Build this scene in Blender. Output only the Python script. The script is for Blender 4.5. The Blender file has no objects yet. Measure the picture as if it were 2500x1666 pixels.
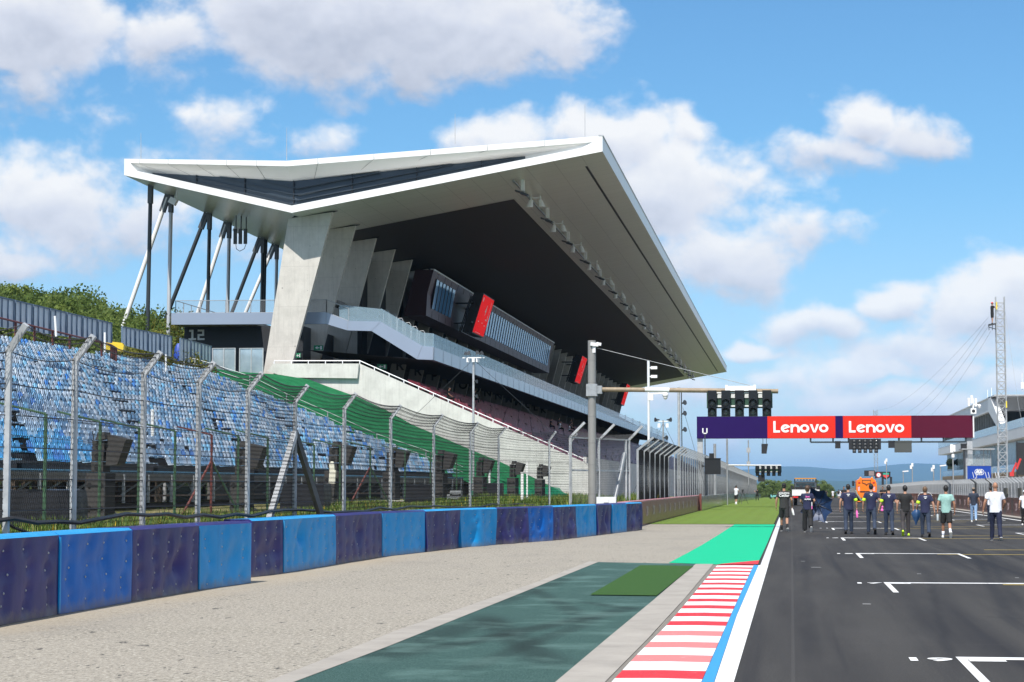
import bpy, bmesh, math, random
import numpy as np
from mathutils import Vector, Matrix, noise as mnoise
R = math.radians
SC = bpy.context.scene
COL = SC.collection
rng = random.Random(7)
nrg = np.random.default_rng(7)

# ------------------------------------------------------------------ survey of the place (camera station at x=0,y=0; y runs up the straight)
FPX, CAMH = 4980.0, 1.69
PIT = math.atan(356 / FPX)
YAW = math.atan(682 / FPX * math.cos(PIT))
FW = np.array([-math.sin(YAW) * math.cos(PIT), math.cos(YAW) * math.cos(PIT), math.sin(PIT)])
RT = np.array([math.cos(YAW), math.sin(YAW), 0.0])
UP = np.cross(RT, FW)
ORG = np.array([0, 0, CAMH])
def _ray(x, y): return FW * FPX + RT * (x - 1250) + UP * (833 - y)
def atY(x, y, Y): d = _ray(x, y); return ORG + d * (Y / d[1])
def atX(x, y, X): d = _ray(x, y); return ORG + d * (X / d[0])
def atZ(x, y, Z=0.0): d = _ray(x, y); return ORG + d * ((Z - CAMH) / d[2])
GB = [(-60, 0), (200, 0), (350, -.45), (500, -.9), (560, -3), (700, -12), (1000, -30), (2500, -60), (30000, -60)]
def gz(Y):
    for (a, za), (b, zb) in zip(GB, GB[1:]):
        if Y <= b: return za + (zb - za) * max(0, (Y - a)) / (b - a)
    return GB[-1][1]

# ------------------------------------------------------------------ mesh builder
class MB:
    def __init__(s): s.v = []; s.f = []; s.m = []; s.mi = 0
    def add(s, vs, fs):
        o = len(s.v); s.v.extend([tuple(map(float, p)) for p in vs])
        for f in fs: s.f.append([i + o for i in f]); s.m.append(s.mi)
        return s
    def box(s, x0, x1, y0, y1, z0, z1):
        return s.add([(x0,y0,z0),(x1,y0,z0),(x1,y1,z0),(x0,y1,z0),(x0,y0,z1),(x1,y0,z1),(x1,y1,z1),(x0,y1,z1)],
                     [(3,2,1,0),(4,5,6,7),(0,1,5,4),(1,2,6,5),(2,3,7,6),(3,0,4,7)])
    def obox(s, c, h, rot=(0,0,0)):
        from mathutils import Euler
        M = Euler(rot).to_matrix(); c = Vector(c)
        vs = [c + M @ Vector((sx*h[0], sy*h[1], sz*h[2])) for sz in (-1,1) for sx, sy in ((-1,-1),(1,-1),(1,1),(-1,1))]
        return s.add(vs, [(3,2,1,0),(4,5,6,7),(0,1,5,4),(1,2,6,5),(2,3,7,6),(3,0,4,7)])
    def beam(s, a, b, w, h=None, up=(0,0,1)):
        a, b = Vector(a), Vector(b); h = h or w; d = (b-a).normalized(); u = Vector(up)
        if abs(d.dot(u)) > .98: u = Vector((0,1,0))
        x = d.cross(u).normalized()*w/2; y = x.cross(d).normalized()*h/2
        vs = [a-x-y, a+x-y, a+x+y, a-x+y, b-x-y, b+x-y, b+x+y, b-x+y]
        return s.add(vs, [(0,1,2,3),(7,6,5,4),(1,0,4,5),(2,1,5,6),(3,2,6,7),(0,3,7,4)])
    def tube(s, path, r, n=8, cap=True):
        path = [Vector(p) for p in path]; k = len(path)
        rr = r if isinstance(r, (list, tuple)) else [r]*k
        vs = []; px = None
        for i, p in enumerate(path):
            d = (path[min(i+1,k-1)] - path[max(i-1,0)])
            d = d.normalized() if d.length > 1e-9 else Vector((0,0,1))
            if px is None:
                u = Vector((0,0,1)) if abs(d.z) < .95 else Vector((1,0,0))
                px = d.cross(u).normalized()
            else: px = (px - d*px.dot(d)).normalized()
            py = d.cross(px)
            for j in range(n):
                t = 2*math.pi*j/n; vs.append(p + (px*math.cos(t)+py*math.sin(t))*rr[i])
        fs = [(i*n+j, i*n+(j+1)%n, (i+1)*n+(j+1)%n, (i+1)*n+j) for i in range(k-1) for j in range(n)]
        if cap: fs += [tuple(range(n-1,-1,-1)), tuple((k-1)*n+j for j in range(n))]
        return s.add(vs, fs)
    def prism(s, poly, vec):
        n = len(poly); v = Vector(vec); vs = [Vector(p) for p in poly] + [Vector(p)+v for p in poly]
        return s.add(vs, [tuple(range(n-1,-1,-1)), tuple(range(n,2*n))] + [(i,(i+1)%n,n+(i+1)%n,n+i) for i in range(n)])
    def xz(s, poly, y0, y1): return s.prism([(p[0],y0,p[1]) for p in poly], (0,y1-y0,0))
    def rings(s, rs, cap=True, closed=True):
        n = len(rs[0]); vs = [p for r in rs for p in r]; m = n if closed else n-1
        fs = [(i*n+j, i*n+(j+1)%n, (i+1)*n+(j+1)%n, (i+1)*n+j) for i in range(len(rs)-1) for j in range(m)]
        if cap and closed: fs += [tuple(range(n-1,-1,-1)), tuple((len(rs)-1)*n+j for j in range(n))]
        return s.add(vs, fs)
    def ell(s, c, r, nu=12, nv=8, rot=None):
        c = Vector(c); rs = []
        for i in range(nv+1):
            t = math.pi*(i+.04)/(nv+.08); ring = []
            for j in range(nu):
                a = 2*math.pi*j/nu; p = Vector((r[0]*math.sin(t)*math.cos(a), r[1]*math.sin(t)*math.sin(a), -r[2]*math.cos(t)))
                ring.append(c + (rot @ p if rot else p))
            rs.append(ring)
        return s.rings(rs)
    def sheet(s, poly, z=0.0): return s.add([(p[0],p[1],z) for p in poly], [tuple(range(len(poly)))])
    def build(s, name, mats, parent=None, smooth=None, local=False):
        me = bpy.data.meshes.new(name)
        off = Vector((0,0,0))
        if parent is not None and not local:
            q = parent
            while q is not None: off += q.location; q = q.parent
        me.from_pydata([(p[0]-off.x, p[1]-off.y, p[2]-off.z) for p in s.v], [], s.f)
        if not isinstance(mats, (list, tuple)): mats = [mats]
        for m in mats: me.materials.append(m)
        if len(mats) > 1: me.polygons.foreach_set('material_index', s.m)
        if smooth is not None:
            me.shade_smooth()
            me.set_sharp_from_angle(angle=R(smooth))
        me.update()
        o = bpy.data.objects.new(name, me); COL.objects.link(o)
        if parent is not None: o.parent = parent
        return o

def np_mesh(name, V, F, mats, parent=None, midx=None, cols=None, smooth=False):
    """V (n,3), F (m,4) or (m,3) arrays"""
    me = bpy.data.meshes.new(name); V = np.asarray(V, np.float32); F = np.asarray(F, np.int32); k = F.shape[1]
    if parent is not None: V = V - np.array(parent.location, np.float32)
    me.vertices.add(len(V)); me.vertices.foreach_set('co', V.ravel())
    me.loops.add(F.size); me.loops.foreach_set('vertex_index', F.ravel())
    me.polygons.add(len(F)); me.polygons.foreach_set('loop_start', np.arange(0, F.size, k, dtype=np.int32))
    if not isinstance(mats, (list, tuple)): mats = [mats]
    for m in mats: me.materials.append(m)
    if midx is not None: me.polygons.foreach_set('material_index', np.asarray(midx, np.int32))
    if smooth: me.polygons.foreach_set('use_smooth', np.ones(len(F), bool))
    if cols is not None:
        at = me.color_attributes.new('tone', 'FLOAT_COLOR', 'POINT'); at.data.foreach_set('color', np.asarray(cols, np.float32).ravel())
    me.update(calc_edges=True); me.validate()
    o = bpy.data.objects.new(name, me); COL.objects.link(o)
    if parent is not None: o.parent = parent
    return o

def tag(o, label=None, cat=None, group=None, kind=None):
    if label: o['label'] = label
    if cat: o['category'] = cat
    if group: o['group'] = group
    if kind: o['kind'] = kind
    return o
def thing(name, label, cat, loc=(0,0,0), rz=0, group=None):
    o = bpy.data.objects.new(name, None); COL.objects.link(o); o.location = loc; o.rotation_euler = (0,0,rz); o.empty_display_size = .2
    return tag(o, label, cat, group)
def dup(root, loc, rz=0, label=None, scale=None, group=None):
    r = root.copy(); COL.objects.link(r); r.location = loc; r.rotation_euler = (0,0,rz)
    if scale is not None: r.scale = scale if hasattr(scale, '__len__') else (scale,)*3
    if label: r['label'] = label
    if group: r['group'] = group
    for ch in list(root.children):
        c = ch.copy(); COL.objects.link(c); c.parent = r
        for g in list(ch.children):
            d = g.copy(); COL.objects.link(d); d.parent = c
    return r
def struct(mb, name, mats, smooth=None): return tag(mb.build(name, mats, None, smooth), kind='structure')

# ------------------------------------------------------------------ materials
def lin(c):
    if isinstance(c, str):
        c = [int(c[i:i+2],16)/255 for i in (0,2,4)]
        c = [x/12.92 if x < .04045 else ((x+.055)/1.055)**2.4 for x in c]
    return (*c[:3], 1.0)
class NT:
    def __init__(s, name):
        s.mat = bpy.data.materials.new(name); s.mat.use_nodes = True; s.t = s.mat.node_tree; s.n = s.t.nodes; s.p = s.n['Principled BSDF']
    def nd(s, typ, **kw):
        n = s.n.new(typ)
        for k, v in kw.items():
            if k.startswith('i_'): n.inputs[int(k[2:]) if k[2:].isdigit() else k[2:]].default_value = v
            else: setattr(n, k, v)
        return n
    def ln(s, a, b): s.t.links.new(a, b)
    def co(s, kind='Object', scale=(1,1,1), rot=(0,0,0)):
        tc = s.nd('ShaderNodeTexCoord'); mp = s.nd('ShaderNodeMapping'); mp.inputs['Scale'].default_value = scale; mp.inputs['Rotation'].default_value = rot
        s.ln(tc.outputs[kind], mp.inputs['Vector']); return mp.outputs['Vector']
    def noise(s, vec, scale, detail=4, rough=.6):
        n = s.nd('ShaderNodeTexNoise'); n.inputs['Scale'].default_value = scale; n.inputs['Detail'].default_value = detail; n.inputs['Roughness'].default_value = rough
        s.ln(vec, n.inputs['Vector']); return n.outputs['Fac']
    def ramp(s, fac, stops):
        r = s.nd('ShaderNodeValToRGB'); e = r.color_ramp.elements
        while len(e) < len(stops): e.new(.5)
        for q, (p, c) in zip(e, stops):
            q.position = p; q.color = lin(c) if not isinstance(c, (int, float)) else (c, c, c, 1)
        s.ln(fac, r.inputs['Fac']); return r.outputs['Color']
    def mix(s, fac, a, b, mode='MIX'):
        m = s.nd('ShaderNodeMix', data_type='RGBA', blend_type=mode)
        for i, v in ((0, fac), (6, a), (7, b)):
            if hasattr(v, 'links'): s.ln(v, m.inputs[i])
            else: m.inputs[i].default_value = v if i == 0 else lin(v)
        return m.outputs[2]
    def bump(s, h, dist, strength=1.0):
        b = s.nd('ShaderNodeBump'); b.inputs['Distance'].default_value = dist; b.inputs['Strength'].default_value = strength
        s.ln(h, b.inputs['Height']); s.ln(b.outputs['Normal'], s.p.inputs['Normal'])
    def fin(s, col=None, rough=.6, metal=0., spec=.5):
        if col is not None:
            if hasattr(col, 'links'): s.ln(col, s.p.inputs['Base Color'])
            else: s.p.inputs['Base Color'].default_value = lin(col)
        if hasattr(rough, 'links'): s.ln(rough, s.p.inputs['Roughness'])
        else: s.p.inputs['Roughness'].default_value = rough
        s.p.inputs['Metallic'].default_value = metal; s.p.inputs['Specular IOR Level'].default_value = spec
        return s.mat
_mc = {}
def mat(name, col, rough=.55, metal=0., var=.12, scale=3., bump=0., spec=.5):
    if name in _mc: return _mc[name]
    t = NT(name); c = lin(col); v = t.co()
    f = t.noise(v, scale, 5, .65)
    a = tuple(min(1, x*(1+var)) for x in c[:3]); b = tuple(x*(1-var) for x in c[:3])
    cc = t.ramp(f, [(.3, b), (.7, a)])
    if bump: t.bump(t.noise(v, scale*6, 3), bump)
    _mc[name] = t.fin(cc, rough, metal, spec); return _mc[name]
def text_mesh(s, size, depth=.004, align='CENTER', bold=0.0, shear=0.0):
    cu = bpy.data.curves.new('lettering', 'FONT'); cu.body = s; cu.size = size; cu.extrude = depth; cu.align_x = align; cu.align_y = 'CENTER'; cu.offset = bold; cu.shear = shear; cu.resolution_u = 3
    ob = bpy.data.objects.new('lettering', cu); me = bpy.data.meshes.new_from_object(ob); bpy.data.objects.remove(ob); return me
def text_on(s, size, M, m, parent, name='lettering', bold=0., depth=.004, align='CENTER', sx=1.0):
    """M: 4x4 matrix placing the text plane (x right, y up) in world space"""
    me = text_mesh(s, size, depth, align, bold); me.materials.append(m)
    off = Vector((0,0,0)); q = parent
    while q is not None: off += q.location; q = q.parent
    me.transform(Matrix.Diagonal((sx,1,1,1))); me.transform(Matrix.Translation(-off) @ M)
    o = bpy.data.objects.new(name, me); COL.objects.link(o); o.parent = parent; return o
def plane_m(origin, xdir, ydir):
    x = Vector(xdir).normalized(); y = Vector(ydir).normalized(); z = x.cross(y)
    M = Matrix.Identity(4)
    for i in range(3): M[i][0], M[i][1], M[i][2], M[i][3] = x[i], y[i], z[i], origin[i]
    return M

galv = mat('galvanised_steel', (.33,.345,.36), .5, .3, .18, 6)
galv_l = mat('bright_galvanised', (.41,.425,.44), .5, .2, .18, 5)
wire_m = mat('fence_wire', (.016,.016,.017), .7, 0, .1, 9, 0, .15)
cable_m = mat('black_cable', (.02,.02,.022), .5)
white_p = mat('white_paint', (.80,.80,.79), .4, 0, .03, 1.5)
white_m = mat('white_steel', (.74,.75,.76), .4, .1, .05, 2)
black_p = mat('black_paint', (.022,.022,.024), .45, 0, .2, 4)
dark_m = mat('dark_steel', (.06,.065,.07), .4, .3, .15, 3)
dgreen = mat('dark_green_paint', (.03,.075,.05), .5, 0, .25, 6)
rust_r = mat('rusty_red_paint', (.15,.04,.033), .6, 0, .3, 8)
lamp_w = mat('white_housing', (.78,.78,.78), .35, 0, .03, 5)
def tyre_marks(t, c, marks, col):
    v = t.co()
    tc = t.nd('ShaderNodeTexCoord'); wv = t.noise(v, .5, 3); nm = t.noise(t.co(scale=(1,.5,1)), 3, 5, .7)
    for (ax, ay, bx, by, w, k) in marks:
        p, q = atZ(ax,ay), atZ(bx,by); L_ = np.linalg.norm(q-p); d_ = (q-p)/L_
        sub_ = t.nd('ShaderNodeVectorMath', operation='SUBTRACT'); t.ln(tc.outputs['Object'], sub_.inputs[0]); sub_.inputs[1].default_value = tuple((p+q)/2)
        def dot(vec):
            n = t.nd('ShaderNodeVectorMath', operation='DOT_PRODUCT'); t.ln(sub_.outputs[0], n.inputs[0]); n.inputs[1].default_value = vec; return n.outputs['Value']
        def mth(op, a_, b_, c_=None):
            n = t.nd('ShaderNodeMath', operation=op)
            for i_, x_ in enumerate((a_, b_, c_)):
                if x_ is None: continue
                if hasattr(x_,'links'): t.ln(x_, n.inputs[i_])
                else: n.inputs[i_].default_value = x_
            return n.outputs[0]
        al = mth('DIVIDE', mth('ABSOLUTE', dot(tuple(d_)), 0), L_*.62); pe = mth('DIVIDE', mth('ABSOLUTE', mth('ADD', dot((-d_[1],d_[0],0)), mth('MULTIPLY_ADD', wv, .22, -.11)), 0), w)
        m1 = t.nd('ShaderNodeMapRange', interpolation_type='SMOOTHSTEP'); t.ln(pe, m1.inputs[0]); m1.inputs[1].default_value = 1.5; m1.inputs[2].default_value = .2
        m2 = t.nd('ShaderNodeMapRange', interpolation_type='SMOOTHSTEP'); t.ln(al, m2.inputs[0]); m2.inputs[1].default_value = 1.0; m2.inputs[2].default_value = .5
        f_ = mth('MULTIPLY', mth('MULTIPLY', m1.outputs[0], m2.outputs[0]), mth('MULTIPLY_ADD', nm, k*.35, k*.45))
        c = t.mix(f_, c, col)
    return c
# ================================================================== SETTING: ground, track, paint
def asphalt():
    t = NT('track_asphalt'); v = t.co()
    sp = t.noise(v, 55, 3, .8); big = t.noise(t.co(scale=(.9,.05,1)), 1.2, 5, .6); blot = t.noise(t.co(scale=(.35,.12,1)), 1, 4)
    c = t.ramp(sp, [(.30,(.022,.0205,.019)), (.50,(.047,.044,.040)), (.62,(.066,.061,.056)), (.72,(.22,.20,.18))])
    c = t.mix(t.ramp(big, [(.40,0.),(.62,.6)]), c, (.021,.019,.019))
    c = t.mix(t.ramp(blot, [(.5,0.),(.75,.35)]), c, (.075,.070,.066))
    # tyre streaks
    st = t.noise(t.co(scale=(1.5,.02,1)), 1.6, 3, .5)
    c = t.mix(t.ramp(st, [(.56,0.),(.68,.55)]), c, (.015,.014,.016))
    c = t.mix(t.ramp(t.noise(t.co(scale=(.5,.03,1)), 1.1, 4, .6), [(.52,0.),(.66,.4)]), c, (.016,.015,.017))
    gx_ = t.nd('ShaderNodeTexBrick'); gx_.offset = .37; t.ln(t.co(rot=(0,0,R(90))), gx_.inputs['Vector']); gx_.inputs['Scale'].default_value = 1; gx_.inputs['Brick Width'].default_value = 61; gx_.inputs['Row Height'].default_value = 3.9; gx_.inputs['Mortar Size'].default_value = .018; gx_.inputs['Color1'].default_value = (0,0,0,1); gx_.inputs['Color2'].default_value = (0,0,0,1); gx_.inputs['Mortar'].default_value = (1,1,1,1)
    c = t.mix(t.mix(.22, (0,0,0), gx_.outputs['Color']), c, (.10,.095,.09))
    c = tyre_marks(t, c, [(2385,1360,2470,1520,.12,.75),(2408,1355,2500,1500,.10,.6),(2270,1420,2330,1640,.07,.5),(2120,1330,2260,1500,.16,.35),(2190,1325,2350,1500,.16,.35),(1960,1330,1990,1640,.10,.3),(2060,1310,2200,1420,.10,.45),(2330,1320,2480,1390,.16,.5),(2395,1505,2500,1512,.06,.6)], (.010,.010,.012))
    t.bump(sp, .006, .6)
    return t.fin(c, .78, 0, .22)
def runoff():
    t = NT('worn_runoff_asphalt'); v = t.co()
    sp = t.noise(t.co(scale=(1,.45,1)), 24, 4, .9); bl = t.noise(v, .35, 5); fl = t.noise(t.co(scale=(.8,.30,1)), 7, 3, .75); fl2 = t.noise(t.co(scale=(1,.4,1)), 16, 2, .6); pt = t.noise(t.co(scale=(.4,.12,1)), 1.2, 5, .6)
    c = t.ramp(sp, [(.34,(.08,.073,.062)), (.45,(.245,.222,.183)), (.56,(.335,.308,.258)), (.67,(.575,.54,.465))])
    c = t.mix(t.ramp(bl, [(.35,0.),(.7,.45)]), c, (.33,.30,.255))
    c = t.mix(t.ramp(pt, [(.52,0.),(.68,.35)]), c, (.20,.185,.165))
    c = t.mix(t.ramp(fl, [(.635,0.),(.665,.85)]), c, (.045,.042,.040))
    c = t.mix(t.ramp(fl2, [(.66,0.),(.70,.75)]), c, (.06,.057,.054))
    gx_ = t.nd('ShaderNodeSeparateXYZ'); tcx = t.nd('ShaderNodeTexCoord'); t.ln(tcx.outputs['Object'], gx_.inputs[0])
    wob = t.nd('ShaderNodeMath', operation='MULTIPLY_ADD'); t.ln(t.noise(v, 1.1, 4, .7), wob.inputs[0]); wob.inputs[1].default_value = -1.5; t.ln(gx_.outputs[0], wob.inputs[2])
    mr = t.nd('ShaderNodeMapRange'); t.ln(wob.outputs[0], mr.inputs[0]); mr.inputs[1].default_value = -9.3; mr.inputs[2].default_value = -10.5; mr.inputs[3].default_value = 0; mr.inputs[4].default_value = .85
    c = t.mix(mr.outputs[0], c, t.ramp(t.noise(v, 25, 4, .8), [(.3,(.30,.25,.18)),(.7,(.42,.365,.28))]))
    t.bump(sp, .012, .8)
    return t.fin(c, .85, 0, .25)
def turf(name, a, b, c3, marks=False):
    t = NT(name); v = t.co(); sp = t.noise(v, 60, 3, .9); bl = t.noise(v, .9, 5)
    c = t.ramp(sp, [(.33, a), (.5, b), (.70, c3)])
    if marks:
        c = tyre_marks(t, c, [(*q[0],q[1],q[2]) for q in (((1002,1598,1547,1484),.20,.85),((1174,1501,1357,1627),.24,.8),((1290,1432,1432,1512),.16,.6),((880,1616,1190,1512),.34,.75),((1120,1640,1480,1500),.15,.6),((1200,1480,1420,1400),.2,.55),((1420,1470,1560,1490),.16,.6))], (.012,.017,.017))
        c = t.mix(t.ramp(bl, [(.5,0.),(.8,.6)]), c, tuple(x*1.35 for x in c3))
    t.bump(sp, .02, .8); return t.fin(c, .9, 0, .15)
def concrete(name, base=(.40,.385,.355), streak=False, sc=1.0, seam=0):
    t = NT(name); v = t.co(); n1 = t.noise(v, 1.3*sc, 7, .7); n2 = t.noise(v, 22*sc, 3)
    c = t.ramp(n1, [(.28, tuple(x*.80 for x in base)), (.52, base), (.75, tuple(min(1,x*1.16) for x in base))])
    c = t.mix(t.ramp(n2, [(.62,0.),(.8,.35)]), c, tuple(x*.7 for x in base))
    if streak:
        n3 = t.noise(t.co(scale=(2.2,2.2,.12)), 2.0, 5, .7); c = t.mix(t.ramp(n3, [(.50,0.),(.72,.5)]), c, tuple(x*.62 for x in base))
    if seam:
        b = t.nd('ShaderNodeTexBrick'); b.offset = .5; t.ln(t.co(rot=(R(90),0,0)), b.inputs['Vector']); b.inputs['Scale'].default_value = 1; b.inputs['Mortar Size'].default_value = .012; b.inputs['Brick Width'].default_value = 2.6; b.inputs['Row Height'].default_value = seam
        b.inputs['Mortar'].default_value = (1,1,1,1); b.inputs['Color1'].default_value = b.inputs['Color2'].default_value = (0,0,0,1)
        c = t.mix(t.mix(.45, (0,0,0), b.outputs['Color']), c, tuple(x*.5 for x in base))
        vo = t.nd('ShaderNodeTexVoronoi'); vo.inputs['Scale'].default_value = .9; vo.inputs['Randomness'].default_value = .25; t.ln(v, vo.inputs['Vector'])
        c = t.mix(t.ramp(vo.outputs['Distance'], [(.045,.75),(.06,0.)]), c, tuple(x*.35 for x in base))
    t.bump(n2, .008, .5); return t.fin(c, .8, 0, .3)
def paint(name, col, wear=.3, under=(.3,.29,.27), rough=.55, brushed=False, smear=0.):
    t = NT(name); v = t.co(); n = t.noise(t.co(scale=(1,.5,1)), 7, 5, .8); g = t.noise(v, 45, 3)
    c = t.mix(t.ramp(n, [(.60,0.),(.75,wear)]), col, under)
    c = t.mix(t.ramp(g, [(.55,0.),(.8,.25)]), c, tuple(x*.75 for x in lin(col)[:3]))
    if brushed:
        st = t.noise(t.co(scale=(.25,2.5,1)), 3, 4, .7); c = t.mix(t.ramp(st, [(.35,.0),(.65,.5)]), c, tuple(x*.72 for x in lin(col)[:3]))
    if smear:
        st = t.noise(t.co(scale=(2.2,.10,1)), 2.2, 4, .65); c = t.mix(t.ramp(st, [(.53,0.),(.72,smear)]), c, (.05,.045,.045))
        ch = t.noise(v, 16, 4, .8); c = t.mix(t.ramp(ch, [(.64,0.),(.68,.8)]), c, (.16,.15,.14))
    t.bump(g, .004, .5); return t.fin(c, rough, 0, .3)
m_track, m_run = asphalt(), runoff()
m_turf = turf('dark_green_runoff_turf', (.016,.042,.037), (.042,.092,.083), (.13,.22,.20), True)
m_astro = turf('artificial_grass', (.018,.05,.012), (.035,.10,.022), (.11,.18,.06))
m_conc = concrete('pale_concrete', (.33,.305,.27))
m_white = paint('white_road_paint', (.80,.80,.79), .15, smear=.10)
m_old = paint('worn_white_paint', (.60,.60,.60), .5, (.15,.15,.15))
m_red = paint('red_kerb_paint', (.60,.030,.035), .5, (.70,.38,.36), smear=.25)
m_redf = paint('faded_red_kerb_paint', (.66,.20,.19), .8, (.72,.55,.52))
m_blue = paint('blue_road_paint', (.04,.28,.60), .3, (.2,.4,.6), smear=.35)
m_green = paint('bright_green_paint', (.003,.45,.225), .35, (.012,.33,.16), .8, True)
m_yel = paint('yellow_road_paint', (.62,.46,.10), .3, (.2,.18,.1))
def gp(pts, z=0.0): return [tuple(atZ(x, y, 0)[:2]) + (z,) for x, y in pts]

# open country: one sheet to the horizon
def country_mat():
    t = NT('open_country'); v = t.co(); n = t.noise(v, .02, 6); s = t.noise(v, 4, 4)
    c = t.ramp(n, [(.3,(.06,.09,.03)), (.5,(.10,.12,.045)), (.72,(.20,.18,.10))]); c = t.mix(t.ramp(s, [(.4,0.),(.7,.4)]), c, (.07,.09,.035))
    return t.fin(c, .95, 0, .1)
b = MB()
ys = [-60, 40, 100, 200, 350, 500, 560, 700, 1000, 2500, 6000, 14000, 32000]
for Y0, Y1 in zip(ys, ys[1:]):
    b.add([(-16000,Y0,gz(Y0)-.06),(16000,Y0,gz(Y0)-.06),(16000,Y1,gz(Y1)-.06),(-16000,Y1,gz(Y1)-.06)], [(0,1,2,3)])
struct(b, 'ground', country_mat())
def strip(b, x0, x1, Y0, Y1, dz):
    cut = sorted({Y0, Y1, *[y for y, _ in GB if Y0 < y < Y1]})
    for a, c in zip(cut, cut[1:]):
        b.add([(x0,a,gz(a)+dz),(x1,a,gz(a)+dz),(x1,c,gz(c)+dz),(x0,c,gz(c)+dz)], [(0,1,2,3)])
b = MB(); strip(b, -11.2, 14.0, -40, 94, -.004); struct(b, 'runoff_area', m_run)
b = MB(); strip(b, -.78, 30, -40, 560, 0.0); struct(b, 'race_track', m_track)
# kerb
KL = [(1753.2,1378.8),(1681.5,1466.5),(1629.9,1526.8),(1552.4,1604.2),(1495,1666.2),(1390,1790)]
KR = [(1840.7,1380),(1815,1435),(1783.6,1504.8),(1748,1586),(1713,1666),(1660,1790)]
kl = [atZ(*q)[:2] for q in KL]; kr = [atZ(*q)[:2] for q in KR]
def xat(pl, Y):
    pl = sorted(pl, key=lambda p: p[1])
    return float(np.interp(Y, [p[1] for p in pl], [p[0] for p in pl]))
b = MB(); Y = 14.6; k = 0; kerb_z = .017
while Y < 44.4:
    L = .80 if k % 2 == 0 else .93; Y1 = min(Y+L, 44.45)
    b.mi = 1 if k % 2 else (2 if k in (6,8,10) else 0)
    a0, a1, c0, c1 = xat(kl,Y), xat(kl,Y1), xat(kr,Y), xat(kr,Y1)
    m0, m1 = a0*.5+c0*.5, a1*.5+c1*.5
    b.add([(a0,Y,.012),(m0,Y,kerb_z),(c0,Y,.012),(c1,Y1,.012),(m1,Y1,kerb_z),(a1,Y1,.012)], [(0,1,4,5),(1,2,3,4)])
    Y = Y1; k += 1
struct(b, 'kerb', [m_red, m_white, m_redf])
BR = [(1852,1380),(1798,1505),(1744,1666),(1702,1790)]
b = MB()
yy = [14.6, 18, 22, 27, 35, 44.45]; br = [atZ(*q)[:2] for q in BR]
for a, c in zip(yy, yy[1:]): b.add([(xat(kr,a)+.004,a,.012),(xat(br,a),a,.009),(xat(br,c),c,.009),(xat(kr,c)+.004,c,.012)], [(0,1,2,3)])
struct(b, 'blue_edge_line', m_blue)
b = MB()
for a, c in zip(yy, yy[1:]): b.add([(xat(br,a)+.004,a,.008),(-.51,a,.006),(-.51,c,.006),(xat(br,c)+.004,c,.008)], [(0,1,2,3)])
struct(b, 'white_edge_line', m_white)
b = MB(); strip(b, -.68, -.51, 44.46, 500, .006); struct(b, 'worn_edge_line', m_old)
b = MB(); strip(b, 11.25, 11.42, 60, 500, .006); struct(b, 'pit_side_edge_line', m_white)
# paved run-off strips
b = MB(); b.add(gp([(1793.4,1281),(1892,1281),(1874,1325),(1853.6,1369),(1753,1379),(1632.7,1375),(1680,1350),(1713,1331.7),(1755,1306)], .005), [tuple(range(9))]); struct(b, 'green_painted_apron', m_green)
b = MB(); b.add(gp([(1753,1379),(1853.6,1369.5),(1850.7,1379)], .012), [(0,1,2)]); struct(b, 'red_painted_wedge', m_red)
TL = [(1460.6,1373),(1208,1475),(944,1581),(720,1666),(390,1790)]; TR = [(1698.7,1377.6),(1604,1459),(1480,1562),(1357,1666),(1209,1790)]
b = MB(); p = gp(TL,.003)+gp(TR[::-1],.003); b.add(p, [tuple(range(len(p)))]); struct(b, 'dark_green_runoff_strip', m_turf)
b = MB(); b.add(gp([(1563.9,1382),(1693,1384),(1603,1457),(1440.5,1455)], .018), [(0,1,2,3)]); struct(b, 'artificial_grass_patch', m_astro)
OL = [(1440,1371),(1300,1426),(967,1541),(651.6,1666),(300,1790)]
b = MB(); p = gp(OL,.006)+gp(TL[::-1],.006)
for i in range(4): b.add(gp([OL[i],TL[i],TL[i+1],OL[i+1]],.007), [(0,1,2,3)])
KC = [(1742,1379),(1668,1466.5),(1616,1526.8),(1538,1604.2),(1478,1666.2),(1368,1790)]
for i in range(4):
    f = lambda pl, y: (float(np.interp(y, [q[1] for q in pl], [q[0] for q in pl])), y)
    ya, yb = (1378,1466.5,1562,1666,1790)[i:i+2]
    b.add(gp([f(TR,ya), f(KC,ya), f(KC,yb), f(TR,yb)], .007), [(0,1,2,3)])
struct(b, 'concrete_kerb_surround', m_conc)
b = MB()   # eroded gutter beside the kerb
for i in range(5): b.add(gp([KC[i],KL[i],KL[i+1],KC[i+1]], .0), [(0,1,2,3)])
struct(b, 'kerb_gutter', concrete('dirty_gutter', (.20,.185,.16), sc=3))
b = MB(); strip(b, -15.0, -7.3, 94.1, 440, -.02); strip(b, 13.2, 31, 60, 440, .006); struct(b, 'service_road', concrete('service_road_concrete', (.36,.34,.30), sc=.5))
# mown verge
def verge_mat():
    t = NT('mown_grass'); v = t.co(); s = t.noise(t.co(scale=(1,.4,1)), 12, 4, .8); n = t.noise(v, .35, 4); w = t.nd('ShaderNodeTexWave', wave_type='BANDS', bands_direction='X'); w.inputs['Scale'].default_value = .35; w.inputs['Distortion'].default_value = 1.5; t.ln(v, w.inputs['Vector'])
    c = t.ramp(s, [(.28,(.05,.085,.014)), (.5,(.115,.185,.030)), (.72,(.23,.30,.07))])
    c = t.mix(t.ramp(n, [(.4,0.),(.7,.5)]), c, (.17,.20,.05)); c = t.mix(t.mix(.25,(0,0,0),w.outputs['Color']), c, (.15,.24,.045))
    t.bump(s, .05, .9); return t.fin(c, .9, 0, .15)
b = MB(); strip(b, -6.6, -.80, 93, 540, .012); struct(b, 'grass_verge', verge_mat())
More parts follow.
